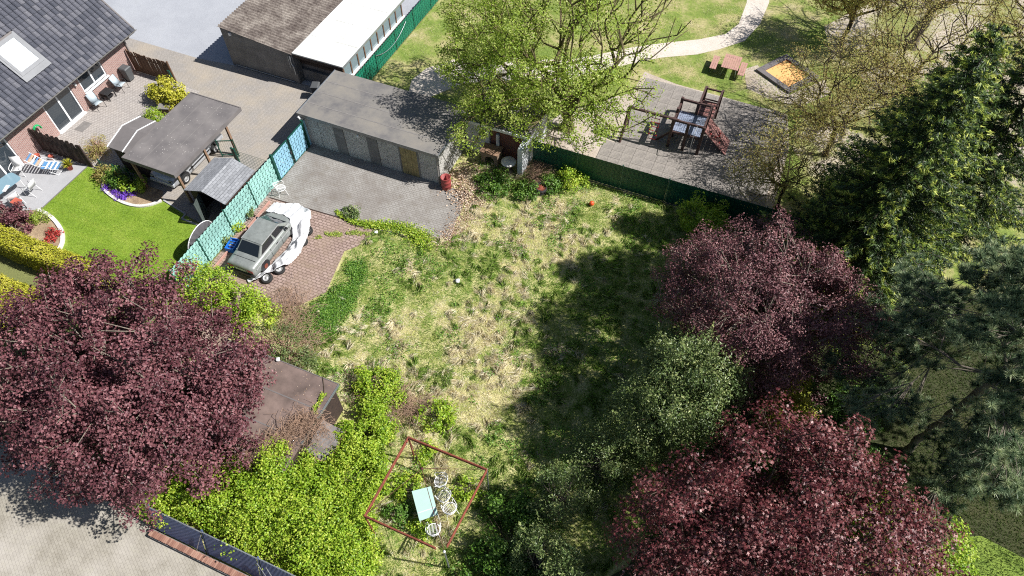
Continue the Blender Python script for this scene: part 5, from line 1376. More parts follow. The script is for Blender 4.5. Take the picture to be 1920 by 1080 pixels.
boxpart('jumping_mat', 'mat_orange', TR, -hi + 0.02, hi - 0.02, -hi + 0.02, hi - 0.02, 0.03, 0.07)
boxpart('mat_edge', 'tail_red', TR, -hi + 0.001, hi - 0.001, hi - 0.019, hi - 0.001, 0.03, 0.12)

CF = thing('climbing_frame', 'dark brown wooden climbing frame with deck, ramp and climbing wall', 'climbing frame', (-2.5, 32.2, 0))
X0, X1, Y0, Y1, DZ = -3.34, -1.62, 31.2, 33.1, 1.2
def cpost(x, y, h, w=0.16): return boxpart('post', 'play_wood', CF, x - w / 2, x + w / 2, y - w / 2, y + w / 2, 0, h, 0.008)
for x, y, h in ((X0, Y0, 2.12), (-2.48, Y0, 2.05), (X1, Y0, 2.05), (X0, Y1, 2.12), (X0, 32.15, 2.1), (X1, Y1, 2.05), (-2.38, Y1, 2.05), (-2.3, 34.66, 2.05), (-1.36, 34.66, 2.05)): cpost(x, y, h)
nb = 14
for k in range(nb):
    w_ = (X1 - X0 - 0.1) / nb; boxpart('deck_board', 'deck_blue', CF, X0 + 0.05 + k * w_ + 0.007, X0 + 0.05 + (k + 1) * w_ - 0.007, Y0 + 0.07, Y1 - 0.07, DZ, DZ + 0.035)
for y in (Y0 + 0.02, 32.15, Y1 - 0.02): boxpart('joist', 'play_wood', CF, X0 + 0.061, X1 - 0.061, y - 0.04, y + 0.04, DZ - 0.14, DZ - 0.002)
for a, b in (((X0, Y0, 2.0), (X1, Y0, 2.0)), ((X0, Y1, 2.0), (X1, Y1, 2.0)), ((X0, Y0, 1.75), (X0, Y1, 1.75)), ((X1, Y0, 2.0), (X1, Y1, 2.0))):
    MB().bar(a, b, 0.1, 0.12).build('rail', 'play_wood', CF)
MB().bar((X0 - 0.07, Y0, 1.5), (X0 - 0.07, Y1, 1.5), 0.03, 0.2).build('side_board', 'red_wood', CF)
for k in range(12):     # ramp boards rising from the far end up to the deck
    f0, f1 = k / 12 + 0.006, (k + 1) / 12 - 0.006
    ya, yb = 33.17 + 1.45 * f0, 33.17 + 1.45 * f1
    boxpart('ramp_board', 'ramp_wood' if k % 3 else 'play_wood', CF, -2.3, -1.42, ya, yb, 1.12, 1.155)
for x in (-2.34, -1.38):
    MB().bar((x, Y1, 2.0), (x, 34.66, 2.0), 0.1, 0.2).build('rail', 'play_wood', CF)
    MB().bar((x, Y1, 1.08), (x, 34.66, 1.08), 0.06, 0.14).build('stringer', 'play_wood', CF)
MB().bar((-2.3, 34.66, 1.95), (-1.36, 34.66, 1.95), 0.08, 0.08).build('rail', 'play_wood', CF)
MB().bar((-2.3, 34.62, 1.25), (-1.36, 34.62, 1.25), 0.06, 0.06).build('rail', 'play_wood', CF)
# climbing wall down to the right
pa, pb_ = [(X1 + 0.05, 31.75, 1.25), (X1 + 0.05, 33.05, 1.25)], [(-0.1, 33.05, 0.0), (-0.1, 31.75, 0.0)]
for k in range(8):
    f0, f1 = k / 8 + 0.004, (k + 1) / 8 - 0.004
    L_ = lambda f: (X1 + 0.05 + (-0.1 - X1 - 0.05) * f, 1.25 * (1 - f))
    (xa, za), (xb, zb) = L_(f0), L_(f1)
    MB().hexa([(xa, 31.75, za), (xb, 31.75, zb), (xb, 33.05, zb), (xa, 33.05, za), (xa + 0.026, 31.75, za + 0.031), (xb + 0.026, 31.75, zb + 0.031), (xb + 0.026, 33.05, zb + 0.031), (xa + 0.026, 33.05, za + 0.031)]).build('climbing_wall_board', 'ramp_wood', CF)
for k in range(10):
    f = random.uniform(0.1, 0.9); y = random.uniform(31.9, 32.9)
    MB().lathe([(0, 0.07), (0.05, 0.05), (0.06, 0.0)], (X1 + 0.08 + (-0.1 - X1 - 0.05) * f, y, 1.25 * (1 - f) + 0.03), 8).build('climbing_grip', ('tail_red', 'dark_wood')[k % 2], CF)
# beam with rope ladder and its A-frame
MB().tube((X0 + 0.3, Y0 - 0.02, 2.06), (-5.95, Y0 + 0.02, 2.06), 0.085, n=10).build('beam', 'play_wood', CF)
for sy in (-1, 1): MB().tube((-5.9, Y0, 2.1), (-6.0, Y0 + sy * 0.75, 0), 0.085, n=8).build('leg', 'play_wood', CF)
MB().bar((-5.96, Y0 - 0.5, 0.65), (-5.96, Y0 + 0.5, 0.65), 0.06, 0.08).build('brace', 'play_wood', CF)
for x in (-4.55, -4.1): MB().tube((x, Y0, 2.0), (x, Y0 + 0.05, 0.1), 0.012, n=5).build('rope', 'terracotta', CF)
for k in range(6): MB().tube((-4.57, Y0 + 0.01, 0.25 + k * 0.3), (-4.08, Y0 + 0.01, 0.25 + k * 0.3), 0.022, n=6).build('rung', 'tail_red', CF)
MB().path([(-2.0, Y0 - 0.05, 2.0), (-2.02, Y0 - 0.55, 1.9), (-2.02, Y0 - 0.6, 1.7), (-2.02, Y0 - 0.6, 0.0)], 0.02, 8).build('slide_pole', 'zinc', CF)
MB().bar((X0 + 0.1, Y0 + 0.3, 1.05), (X0 - 0.75, Y0 + 0.3, 0.03), 0.1, 0.12).build('brace', 'play_wood', CF)
# ================================================================== plants
plain('bark_dark', srgb(78, 66, 54), 0.95, var=0.35, scale=6, fine=30, bump=0.4)
plain('bark_olive', srgb(98, 88, 58), 0.95, var=0.35, scale=6, fine=30, bump=0.4)
plain('bark_grey', srgb(128, 118, 106), 0.95, var=0.3, scale=6, fine=30, bump=0.4)
plain('bark_pale', srgb(176, 166, 150), 0.9, var=0.25, scale=6, fine=30, bump=0.3)
plain('dead_stem', srgb(168, 138, 116), 0.95, var=0.35, scale=4, fine=30, bump=0.2)
leaf_mat('leaf_copper', [(0.0, srgb(60, 32, 38)), (0.5, srgb(102, 60, 66)), (1.0, srgb(150, 104, 106))], 0.5, 0.15)
leaf_mat('leaf_wine', [(0.0, srgb(60, 23, 29)), (0.5, srgb(104, 49, 52)), (0.8, srgb(142, 90, 88)), (1.0, srgb(186, 150, 146))], 0.45, 0.18, 0.4)
leaf_mat('leaf_plum', [(0.0, srgb(72, 42, 46)), (0.6, srgb(126, 84, 88)), (1.0, srgb(172, 128, 124))], 0.45, 0.2)
leaf_mat('leaf_spring', [(0.0, srgb(116, 146, 42)), (0.5, srgb(162, 184, 72)), (1.0, srgb(212, 218, 130))], 0.4, 0.5)
leaf_mat('leaf_hedge', [(0.0, srgb(90, 128, 28)), (0.45, srgb(144, 176, 46)), (1.0, srgb(202, 210, 88))], 0.42, 0.34)
leaf_mat('leaf_yellow', [(0.0, srgb(130, 138, 34)), (0.5, srgb(178, 176, 52)), (1.0, srgb(212, 202, 96))], 0.5, 0.25)
leaf_mat('leaf_olive', [(0.0, srgb(54, 76, 40)), (0.55, srgb(104, 124, 68)), (1.0, srgb(172, 178, 116))], 0.38, 0.25, 0.45)
leaf_mat('leaf_brownish', [(0.0, srgb(146, 112, 76)), (0.35, srgb(176, 160, 98)), (1.0, srgb(194, 200, 112))], 0.6, 0.5)
leaf_mat('leaf_deep', [(0.0, srgb(52, 84, 26)), (0.5, srgb(84, 122, 42)), (1.0, srgb(128, 158, 66))], 0.45, 0.25)
leaf_mat('needle_spruce', [(0.0, srgb(36, 54, 30)), (0.5, srgb(62, 86, 42)), (0.7, srgb(104, 128, 52)), (0.88, srgb(150, 168, 64)), (1.0, srgb(188, 196, 92))], 0.5, 0.25)
leaf_mat('needle_pine', [(0.0, srgb(64, 86, 64)), (0.5, srgb(122, 144, 110)), (0.85, srgb(184, 196, 150)), (1.0, srgb(220, 214, 176))], 0.45, 0.3)
leaf_mat('needle_gold', [(0.0, srgb(96, 110, 36)), (0.5, srgb(160, 160, 50)), (1.0, srgb(208, 190, 70))], 0.5, 0.2)
leaf_mat('grass_meadow', [(0.0, srgb(108, 148, 52)), (0.3, srgb(150, 182, 82)), (0.5, srgb(194, 200, 134)), (0.7, srgb(230, 219, 184)), (1.0, srgb(247, 241, 222))], 0.6, 0.5)
leaf_mat('grass_shade', [(0.0, srgb(58, 80, 30)), (0.5, srgb(92, 112, 48)), (1.0, srgb(140, 140, 80))], 0.6, 0.3)  # darker copy of the grass, tree shade put into its colour
leaf_mat('leaf_ground', [(0.0, srgb(62, 104, 34)), (0.5, srgb(96, 140, 48)), (1.0, srgb(140, 172, 72))], 0.45, 0.3)
leaf_mat('leaf_lawn', [(0.0, srgb(108, 142, 32)), (0.5, srgb(136, 166, 46)), (1.0, srgb(184, 190, 90))], 0.5, 0.25)
leaf_mat('flower_purple', [(0.0, srgb(90, 50, 170)), (1.0, srgb(150, 100, 220))], 0.5, 0.2)
leaf_mat('flower_red', [(0.0, srgb(150, 40, 40)), (1.0, srgb(190, 80, 70))], 0.5, 0.2)
leaf_mat('leaf_litter', [(0.0, srgb(120, 92, 72)), (0.5, srgb(176, 148, 122)), (1.0, srgb(214, 196, 176))], 0.8, 0.05)

def sphere_pts(n): return norm(rng.normal(size=(n, 3)))
def ell_sample(ells, n, inner=0.55, zmin=-9):
    """points in the outer shell of a set of ellipsoids (centre, radii), uneven like a real crown"""
    vol = np.array([r[0] * r[1] * r[2] for _, r in ells]) ** 0.67; k = rng.choice(len(ells), n, p=vol / vol.sum())
    C = np.array([e[0] for e in ells])[k]; Rr = np.array([e[1] for e in ells])[k]
    d = sphere_pts(n); rad = (inner ** 3 + (1 - inner ** 3) * rng.random(n)) ** (1 / 3)
    lump = 0.80 + 0.4 * vnoise(d * 2.2 + C * 0.37, 1.0)
    P = C + d * Rr * (rad * lump)[:, None]
    keep = P[:, 2] > zmin
    return P[keep], d[keep]
def grow(base, fork, targets, jitter=0.12, step=0.9, up=0.15, cost=0.25):
    """wood that reaches every target: each one branches off the nearest wood that lies nearer the fork"""
    base, fork = np.array(base, float), np.array(fork, float)
    nodes = [base]; par = [-1]; m_ = max(4, int((fork[2] - base[2]) / 0.6))
    for k in range(1, m_ + 1):
        p = base + (fork - base) * k / m_
        if k < m_: p = p + rng.normal(size=3) * jitter * 0.4
        nodes.append(p); par.append(k - 1)
    plen = [0] * (m_ + 1)
    order = np.argsort(np.linalg.norm(targets - fork, axis=1)); tips = []
    for i in order:
        t = targets[i]; N = np.array(nodes[2:]); d = np.linalg.norm(N - t, axis=1)
        dn = np.linalg.norm(N - fork, axis=1); dt = np.linalg.norm(t - fork)
        c = d + cost * np.array(plen[2:]) + np.where(dn > dt * 0.92, 5.0, 0) + np.maximum(0, N[:, 2] - t[2] - 0.3) * 0.8
        j = int(np.argmin(c)) + 2; a = nodes[j]; L = d[j - 2]; n = max(1, int(L / step))
        for s in range(1, n + 1):
            f = s / n; p = a + (t - a) * f
            if s < n: p = p + rng.normal(size=3) * jitter * min(1, L) + np.array([0, 0, up * L * f * (1 - f)])
            nodes.append(p); par.append(j if s == 1 else len(nodes) - 2); plen.append(plen[j] + L * f)
        tips.append(len(nodes) - 1)
    w = np.zeros(len(nodes))
    for t in tips: w[t] += 1
    for i in range(len(nodes) - 1, 0, -1): w[par[i]] += w[i]
    return np.array(nodes), np.array(par), w, tips
def wood_mesh(name, nodes, par, w, rtrunk, rtip, mat, parent, sides=5, expo=0.5):
    rad = rtip + (rtrunk - rtip) * (w / w.max()) ** expo
    i = np.arange(1, len(nodes)); p = par[1:]
    rr = np.where(p < 1, rad[i] * 1.5, np.minimum(rad[p], rad[i] * 1.6))
    return tubes_mesh(name, nodes[p], nodes[i], rr, rad[i], mat, parent, sides)
def clump_leaves(tips, n_each, spread, centre, mat, parent, L, asp=0.62, upw=0.6, outw=0.5, rnd=0.7, flat=0.7, name='crown', tone=0.5, fold=0.25, cut=0.0, lobed=False):
    """leaf clumps round the twig ends"""
    tips = np.asarray(tips); rc = 1.7; n_each = np.broadcast_to(n_each, len(tips)).astype(int)
    k = np.repeat(np.arange(len(tips)), n_each); n = len(k)
    off = rng.normal(size=(n, 3)); rr_ = np.linalg.norm(off, axis=1, keepdims=True); off = off / rr_ * np.minimum(rr_, rc) * np.array([1, 1, flat]) * spread
    C = tips[k] + off
    if cut > 0:
        m = vnoise(C, 1.1) > cut; C, k, off = C[m], k[m], off[m]; n = len(C)
    o = norm(C - np.asarray(centre)); N = o * outw + norm(off) * 0.45 + np.array([0, 0, upw]) + rng.normal(size=(n, 3)) * rnd
    ct = rng.random(len(tips))
    tint = np.clip(tone * rng.random(n) + (1 - tone) * ct[k], 0, 1)
    ln = L * (0.7 + 0.6 * rng.random(n))
    if lobed: return leaves3(name, C, N, ln, tint, mat, parent)
    return leaves(name, C, N, ln, ln * asp, tint, mat, parent, fold=fold)

def broadleaf(name, label, base, fork, ells, ntip, nleaf, L, mat, bark, rtrunk, spread=0.35, inner=0.55, rtip=0.008, weight=None, group=None, asp=0.62, zmin=0.6, flat=0.7, rnd=0.7, tone=0.5, cat='tree', wname='trunk', gap=0.0, gs=0.75, cut=0.0, fold=0.25, upw=0.6, outw=0.5, lobed=False):
    t = thing(name, label, cat, base, 0, group)
    T, _ = ell_sample(ells, ntip, inner, zmin)
    if gap: T = T[fbm(T, gs, 2) > gap]
    nodes, par, w, tips = grow(base, fork, T)
    wood_mesh(wname, nodes, par, w, rtrunk, rtip, bark, t)
    c = np.mean([e[0] for e in ells], axis=0)
    tp = nodes[tips]
    ne = nleaf if weight is None else np.maximum(0, nleaf * weight(tp))
    clump_leaves(tp, ne, spread, c, mat, t, L, asp, flat=flat, rnd=rnd, tone=tone, cut=cut, fold=fold, upw=upw, outw=outw, lobed=lobed)
    return t
def bush(name, label, ells, n, L, mat, cat='shrub', group=None, asp=0.65, inner=0.72, zmin=0.02, hole=0.3, stems=14, bark='bark_dark', fold=0.25, tone=0.55, rnd=0.6, spiky=0.0):
    """rounded leafy plant: leaves through the outer shell of lobes, woody stems within"""
    c0 = np.mean([e[0] for e in ells], axis=0); base = (float(c0[0]), float(c0[1]), 0.0)
    t = thing(name, label, cat, base, 0, group)
    S, sd = ell_sample(ells, max(6, n // 42), inner, zmin)          # shoots, each a little lobe of leaves
    if hole > 0:
        m = fbm(S, 1.3, 2) > hole + 0.1; S, sd = S[m], sd[m]
    size = float(np.mean([e[1][0] for e in ells])); rs = (0.13 + 0.1 * size) * (0.6 + 0.8 * rng.random(len(S)))
    k = rng.integers(0, len(S), n); off = rng.normal(size=(n, 3)); q = np.linalg.norm(off, axis=1, keepdims=True)
    off = off / q * np.minimum(q, 1.6) * (rs[k] * 0.75)[:, None] * np.array([1, 1, 0.85 + spiky])
    P = S[k] + off + sd[k] * (rs[k] * 0.4)[:, None]
    kp = P[:, 2] > zmin; P, off, k = P[kp], off[kp], k[kp]; d = norm(norm(off) * 0.8 + sd[k] * 0.5)
    ct = rng.random(len(S))[k]
    if spiky > 0:        # upright young shoots on the top, with sunlit tops put into the tint
        cand = np.where(sd[:, 2] > 0.25)[0]
        if len(cand):
            ks = rng.choice(cand, max(3, len(cand) // 2)); m_ = 26; kk = np.repeat(ks, m_); f = np.tile(np.linspace(0.1, 1, m_), len(ks))
            hh = np.repeat(spiky * rng.uniform(0.5, 1.3, len(ks)), m_); ln_ = np.repeat(rng.normal(size=(len(ks), 2)) * 0.25, m_, 0)
            Q = S[kk] + sd[kk] * (rs[kk] * 0.5)[:, None] + np.c_[ln_ * (f * hh)[:, None], f * hh] + rng.normal(size=(len(kk), 3)) * (0.07 * (1.1 - f))[:, None]
            P = np.r_[P, Q]; d = np.r_[d, norm(rng.normal(size=Q.shape) + [0, 0, 0.6])]; ct = np.r_[ct, np.clip(0.5 + 0.5 * f, 0, 1)]
    ln = L * (0.7 + 0.6 * rng.random(len(P)))
    N = d * 0.6 + np.array([0, 0, 0.6]) + rng.normal(size=P.shape) * rnd
    leaves('crown', P, N, ln, ln * asp, np.clip(tone * rng.random(len(P)) + (1 - tone) * ct, 0, 1), mat, t, fold=fold)
    tg, _ = ell_sample(ells, stems, 0.3, 0.06)
    if len(tg) > 2:
        A = np.array(base) + rng.normal(size=(len(tg), 3)) * np.array([0.15, 0.15, 0]); A[:, 2] = 0
        M = (A + tg) / 2 + np.array([0, 0, 0.15])
        tubes_mesh('stems', np.r_[A, M], np.r_[M, tg], np.r_[np.full(len(tg), 0.02), np.full(len(tg), 0.015)], np.r_[np.full(len(tg), 0.015), np.full(len(tg), 0.006)], bark, t, 4)
    return t

# ------------------------------------------------------------------ the big trees
broadleaf('copper_maple', 'large dark red leaved tree with dense crown at lower left', (-18.6, 5.4, 0), (-18.7, 5.5, 2.2),
          [((-19.0, 6.0, 4.7), (5.1, 4.7, 3.5)), ((-21.8, 5.1, 4.0), (3.5, 3.5, 2.9)), ((-16.6, 5.0, 3.8), (3.2, 3.3, 2.8)), ((-16.6, 7.4, 3.9), (2.6, 2.6, 2.4)), ((-21.2, 8.0, 4.0), (3.2, 2.9, 2.4)), ((-19.2, 4.1, 3.5), (3.2, 2.5, 2.4))],
          1600, 92, 0.108, 'leaf_copper', 'bark_grey', 0.3, 0.25, 0.66, asp=0.8, flat=0.55, rtip=0.006, gap=0.33)
broadleaf('wine_maple', 'glossy wine red maple filling the lower right corner', (5.8, 9.2, 0), (5.8, 9.2, 1.8),
          [((5.8, 9.4, 5.2), (4.2, 4.2, 3.8)), ((3.2, 8.6, 4.4), (2.7, 3.0, 2.9)), ((8.6, 9.8, 4.4), (2.9, 3.0, 2.9)), ((6.2, 7.2, 4.6), (3.6, 2.8, 3.0)), ((5.4, 11.6, 4.4), (2.8, 2.2, 2.4))],
          1150, 88, 0.084, 'leaf_wine', 'bark_dark', 0.26, 0.27, 0.6, rnd=0.6, gap=0.40, tone=0.6, lobed=True)
broadleaf('purple_plum', 'purple-leaved plum tree with thin twiggy crown in half shade', (3.0, 18.6, 0), (3.0, 18.6, 1.8),
          [((3.0, 18.3, 5.6), (3.5, 3.4, 2.7)), ((0.9, 18.7, 4.4), (2.2, 2.5, 2.2)), ((5.6, 18.4, 5.0), (2.3, 2.6, 2.3)), ((3.4, 20.8, 4.6), (2.9, 2.0, 2.2)), ((3.2, 15.9, 4.6), (2.4, 1.6, 2.0))],
          2500, 58, 0.085, 'leaf_plum', 'bark_grey', 0.2, 0.19, 0.5, asp=0.6, rtip=0.009, gap=0.455, gs=1.15)
pw = lambda P: np.clip(1.0 - 0.12 * (P[:, 0] + 10.0) - 0.05 * (P[:, 1] - 30) - 0.04 * (P[:, 2] - 5), 0.12, 1.35)
broadleaf('park_maple', 'big spreading tree in fresh spring leaf behind the garage', (-9.25, 30.4, 0), (-9.3, 30.4, 1.9),
          [((-10.2, 30.2, 6.4), (4.6, 4.6, 3.8)), ((-13.0, 27.6, 4.6), (3.2, 3.0, 2.6)), ((-8.6, 27.0, 4.6), (3.2, 2.4, 2.2)), ((-6.2, 29.0, 4.4), (2.6, 2.4, 2.0)), ((-7.6, 33.2, 7.0), (3.8, 3.4, 3.4)), ((-14.4, 31.2, 5.4), (2.8, 3.0, 2.8)), ((-12.8, 24.9, 3.6), (1.4, 1.3, 1.5))],
          1050, 62, 0.12, 'leaf_spring', 'bark_olive', 0.34, 0.27, 0.35, weight=pw, asp=0.6, rtip=0.01, gap=0.38)

def spruce(label, base, h, rad, nb, seed_turn=0.0, light=0.9, group='spruces beyond the playground'):
    t = thing('spruce', label, 'tree', base, 0, group); b = np.array(base, float)
    A, B, r0, r1 = [], [], [], []; C, N, AX, LL, TT = [], [], [], [], []
    A.append(b); B.append(b + [0, 0, h]); r0.append(0.2); r1.append(0.02)
    for k in range(nb):
        f = (k + 0.5) / nb; z = h * (0.08 + 0.9 * f); az = seed_turn + k * 2.399 + rng.normal() * 0.2
        L = rad * (1 - f) ** 0.75 * rng.uniform(0.75, 1.1) + 0.25
        d = np.array([math.cos(az), math.sin(az), 0]); s = np.array([-d[1], d[0], 0]); p0 = b + [0, 0, z]; m = 8
        droop = rng.uniform(0.12, 0.3)
        pts = [p0 + d * L * q - np.array([0, 0, droop * L * (q - 0.9 * q ** 3) * 1.4]) for q in np.linspace(0, 1, m + 1)]
        for q in range(m): A.append(pts[q]); B.append(pts[q + 1]); rr = 0.035 * (L / rad + 0.3); r0.append(rr * (1 - q / m) + 0.006); r1.append(rr * (1 - (q + 1) / m) + 0.006)
        nt = int(10 + L * 9)
        for i in range(nt):
            q = 0.18 + 0.82 * (i + rng.random()) / nt; x = q * m; j = min(int(x), m - 1); p = pts[j] + (pts[j + 1] - pts[j]) * (x - j)
            side = 1 if i % 2 else -1; tl = (0.22 + 0.5 * L * 0.32 * (1 - q) ** 0.6) * rng.uniform(0.7, 1.2)
            td = norm((d * 0.75 + s * side * 0.9 + np.array([0, 0, -0.12 + rng.normal() * 0.1]))[None])[0]
            if i == nt - 1: td = d; tl *= 1.2
            ns = max(2, int(tl / 0.11))
            for u in range(ns):
                fu = (u + 0.6) / ns; c = p + td * tl * fu
                C.append(c + rng.normal(size=3) * 0.025); N.append(np.array([0, 0, 1]) + rng.normal(size=3) * 0.5); AX.append(td + s * rng.normal() * 0.5 + d * 0.2 + np.array([0, 0, rng.normal() * 0.2]))
                LL.append(rng.uniform(0.16, 0.26)); new = (fu > 0.7) * (q > 0.35)
                TT.append(np.clip(rng.uniform(0.0, 0.65) + new * rng.uniform(0.3, 0.7) * light, 0, 1))
    tubes_mesh('trunk', A, B, np.array(r0), np.array(r1), 'bark_dark', t, 5)
    LL = np.array(LL)
    m3 = 6; C3 = np.repeat(np.array(C), m3, 0) + rng.normal(size=(len(C) * m3, 3)) * 0.03; AX3 = norm(np.repeat(np.array(AX), m3, 0)) + rng.normal(size=C3.shape) * 0.42
    L3 = np.repeat(LL, m3) * rng.uniform(0.7, 1.1, len(C3))
    needles('crown', C3, np.repeat(np.array(N), m3, 0) + rng.normal(size=C3.shape) * 0.4, L3, L3 * 0.2, np.repeat(np.array(TT), m3), 'needle_spruce', t, axis=AX3)
    return t
spruce('tall dark spruce with yellow-green shoots, nearest the plum tree', (6.6, 23.4, 0), 14.2, 4.6, 190)
spruce('tall spruce standing between the other two spruces', (7.6, 27.2, 0), 13.4, 3.8, 150, 1.0)
spruce('tall spruce at the upper right edge beside the sandpit', (10.8, 29.6, 0), 14.5, 4.2, 150, 2.0)

def pine(label, base, h, nbough, reach):
    """open pine: separate boughs carrying flat plates of tufted twigs, dark gaps between"""
    t = thing('blue_pine', label, 'tree', base); b = np.array(base, float); T = []
    for k in range(nbough):
        f = (k + 0.5) / nbough; az = k * 2.399 + rng.normal() * 0.25; z = h * (0.26 + 0.68 * f); L = reach * (1 - 0.72 * f ** 1.6) * rng.uniform(0.75, 1.1)
        d = np.array([math.cos(az), math.sin(az), 0]); s_ = np.array([-d[1], d[0], 0])
        for i in range(int(9 + 6.5 * L)):
            u = rng.uniform(0.4, 1.0); wdt = 0.2 * L * (1.15 - u) + 0.32
            T.append(b + d * L * u + s_ * np.clip(rng.normal(), -1.6, 1.6) * wdt * 0.6 + np.array([0, 0, z + 0.1 * L * u + abs(rng.normal()) * 0.16 - 0.1]))
    T = np.array(T)
    nodes, par, w, tips = grow(base, (base[0], base[1], h * 0.97), T, 0.12, cost=0.1)
    # let the boughs leave the whole height of the trunk
    wood_mesh('trunk', nodes, par, w, 0.16, 0.006, 'bark_grey', t, 5, 0.62)
    tuft, pd = [], []
    for tn in tips:
        d = nodes[tn] - b; d[2] = 0; d = norm(d[None])[0]
        for q in range(3): tuft.append(nodes[tn] + rng.normal(size=3) * np.array([0.17, 0.17, 0.06]) * (q > 0)); pd.append(d * 0.6 + np.array([0, 0, 0.8]))
    tuft, pd = np.array(tuft), norm(np.array(pd)); ne = 54
    k = np.repeat(np.arange(len(tuft)), ne); dirs = norm(sphere_pts(len(k)) + pd[k] * 0.9)
    ln = 0.22 * rng.uniform(0.8, 1.25, len(k)); C = tuft[k] + dirs * ln[:, None] * 0.5
    ct = rng.random(len(tuft)); tint = np.clip(0.3 * rng.random(len(k)) + 0.7 * ct[k] ** 0.8, 0, 1)  # some whole tufts tinted pale, highlights put into the needle colour
    needles('crown', C, sphere_pts(len(k)), ln, ln * 0.12, tint, 'needle_pine', t, axis=dirs)
    return t
pine('tall blue-grey pine with layered boughs along the right edge', (11.0, 17.0, 0), 13.4, 58, 5.8)

def bare_tree(label, base, h, rad, ntip, nleaf, rtrunk, mat='leaf_brownish', name='sparse_tree', bark='bark_dark', L=0.085, off=(0, 0), spread=0.3, group='thin-leaved trees around the sandpit'):
    return broadleaf(name, label, base, (base[0] + off[0] * 0.2, base[1] + off[1] * 0.2, h * 0.3),
        [((base[0] + off[0], base[1] + off[1], h * 0.68), (rad, rad, h * 0.34)), ((base[0] + off[0] - rad * 0.5, base[1] + off[1] - rad * 0.3, h * 0.5), (rad * 0.7, rad * 0.7, h * 0.24))],
        int(ntip * 1.5), int(nleaf * 1.7), L, mat, bark, rtrunk, spread, 0.3, rtip=0.006, group=group, asp=0.55, zmin=1.2)
bare_tree('thick grey trunk tree with thin brownish leaves at the sandpit', (9.0, 46.6, 0), 10.0, 4.4, 300, 24, 0.3, bark='bark_grey')
bare_tree('thin brown tree with nearly bare branches left of the spruces', (5.2, 34.0, 0), 7.5, 3.4, 300, 20, 0.14, off=(-0.5, -0.6))
bare_tree('thin brownish tree at the top edge right of the path', (4.6, 45.0, 0), 7.0, 2.4, 150, 26, 0.14, L=0.12)
bare_tree('sparse tree with reddish brown twigs at the upper right corner', (14.2, 42.5, 0), 9.5, 4.2, 240, 20, 0.2)
bare_tree('small thin tree between green fence and plum tree', (3.4, 28.9, 0), 5.2, 2.4, 200, 16, 0.09, off=(-0.3, 0))
bare_tree('dark twiggy tree over the sandpit behind the spruces', (8.4, 37.5, 0), 9.0, 3.8, 300, 18, 0.18, off=(-0.6, 0))

# ------------------------------------------------------------------ shrubs on the plot
def dome(x, y, rx, ry, h): return ((x, y, h * 0.35), (rx, ry, h * 0.65))
hg = 'bright green bushes at the bottom'
HB = [('bright green bush at the lower fence below the dark red tree', [dome(-14.7, 3.75, 1.7, 0.95, 2.1), dome(-16.1, 3.2, 1.0, 0.8, 1.8)], 9000),
      ('bright green bush leaning over the middle of the anthracite fence', [dome(-12.4, 4.1, 1.8, 1.4, 2.0), dome(-13.4, 4.6, 1.5, 1.3, 2.0)], 12000),
      ('bright green bush at the far end of the anthracite fence', [dome(-9.9, 4.1, 1.7, 1.5, 2.2), dome(-8.6, 3.9, 1.3, 1.3, 1.8)], 12000),
      ('broad bright green bush below the flat-roofed shed', [dome(-11.2, 5.5, 1.8, 1.3, 1.7), dome(-12.9, 5.2, 1.3, 0.9, 2.2), dome(-12.3, 5.9, 0.9, 0.8, 3.1)], 14000),
      ('bright green bush between the shed and the rusty frame', [dome(-9.8, 6.9, 1.2, 1.6, 1.3), dome(-9.2, 5.2, 0.9, 1.1, 1.2)], 10000),
      ('bright green bush right of the broken lean-to', [dome(-10.5, 8.8, 1.1, 1.0, 1.0)], 4200),
      ('small bright green bush beyond the shed corner in the meadow', [dome(-11.2, 11.0, 1.0, 0.8, 0.8), dome(-10.4, 10.5, 0.7, 0.6, 0.6), dome(-10.9, 9.9, 0.5, 0.5, 0.6)], 3600)]
for lab, ells, n in HB: bush('leafy_bush', lab, ells, int(n * 1.9), 0.085, 'leaf_hedge', 'bush', hg, 0.75, 0.6, hole=0.28, spiky=0.25)
bush('fence_bush', 'yellow-green bush growing at the end of the turquoise fence behind the sedan', [dome(-21.6, 12.4, 1.5, 1.1, 1.5), dome(-19.7, 12.3, 1.3, 0.9, 1.2), dome(-18.2, 11.9, 1.0, 0.8, 0.9)], 11000, 0.1, 'leaf_hedge', 'bush', None, 0.7, hole=0.25)
bush('fence_bush', 'pale tangled bush between the dark red tree and brick paving', [dome(-16.6, 11.2, 1.3, 0.9, 0.8), dome(-15.2, 10.6, 0.9, 0.7, 0.6)], 4200, 0.09, 'leaf_olive', 'bush', None, 0.4, hole=0.3, stems=120, bark='dead_stem')
bush('laurel', 'tall olive-green laurel with upright shoots beside the shaded meadow', [((1.3, 13.7, 4.0), (1.7, 1.8, 2.7)), ((0.3, 13.0, 2.4), (1.5, 1.6, 2.0)), ((2.1, 14.6, 3.4), (1.4, 1.4, 2.3)), ((1.0, 15.2, 2.6), (1.4, 1.3, 2.2))], 52000, 0.11, 'leaf_olive', 'shrub', None, 0.42, 0.7, hole=0.33, stems=40, rnd=0.7, spiky=1.0)
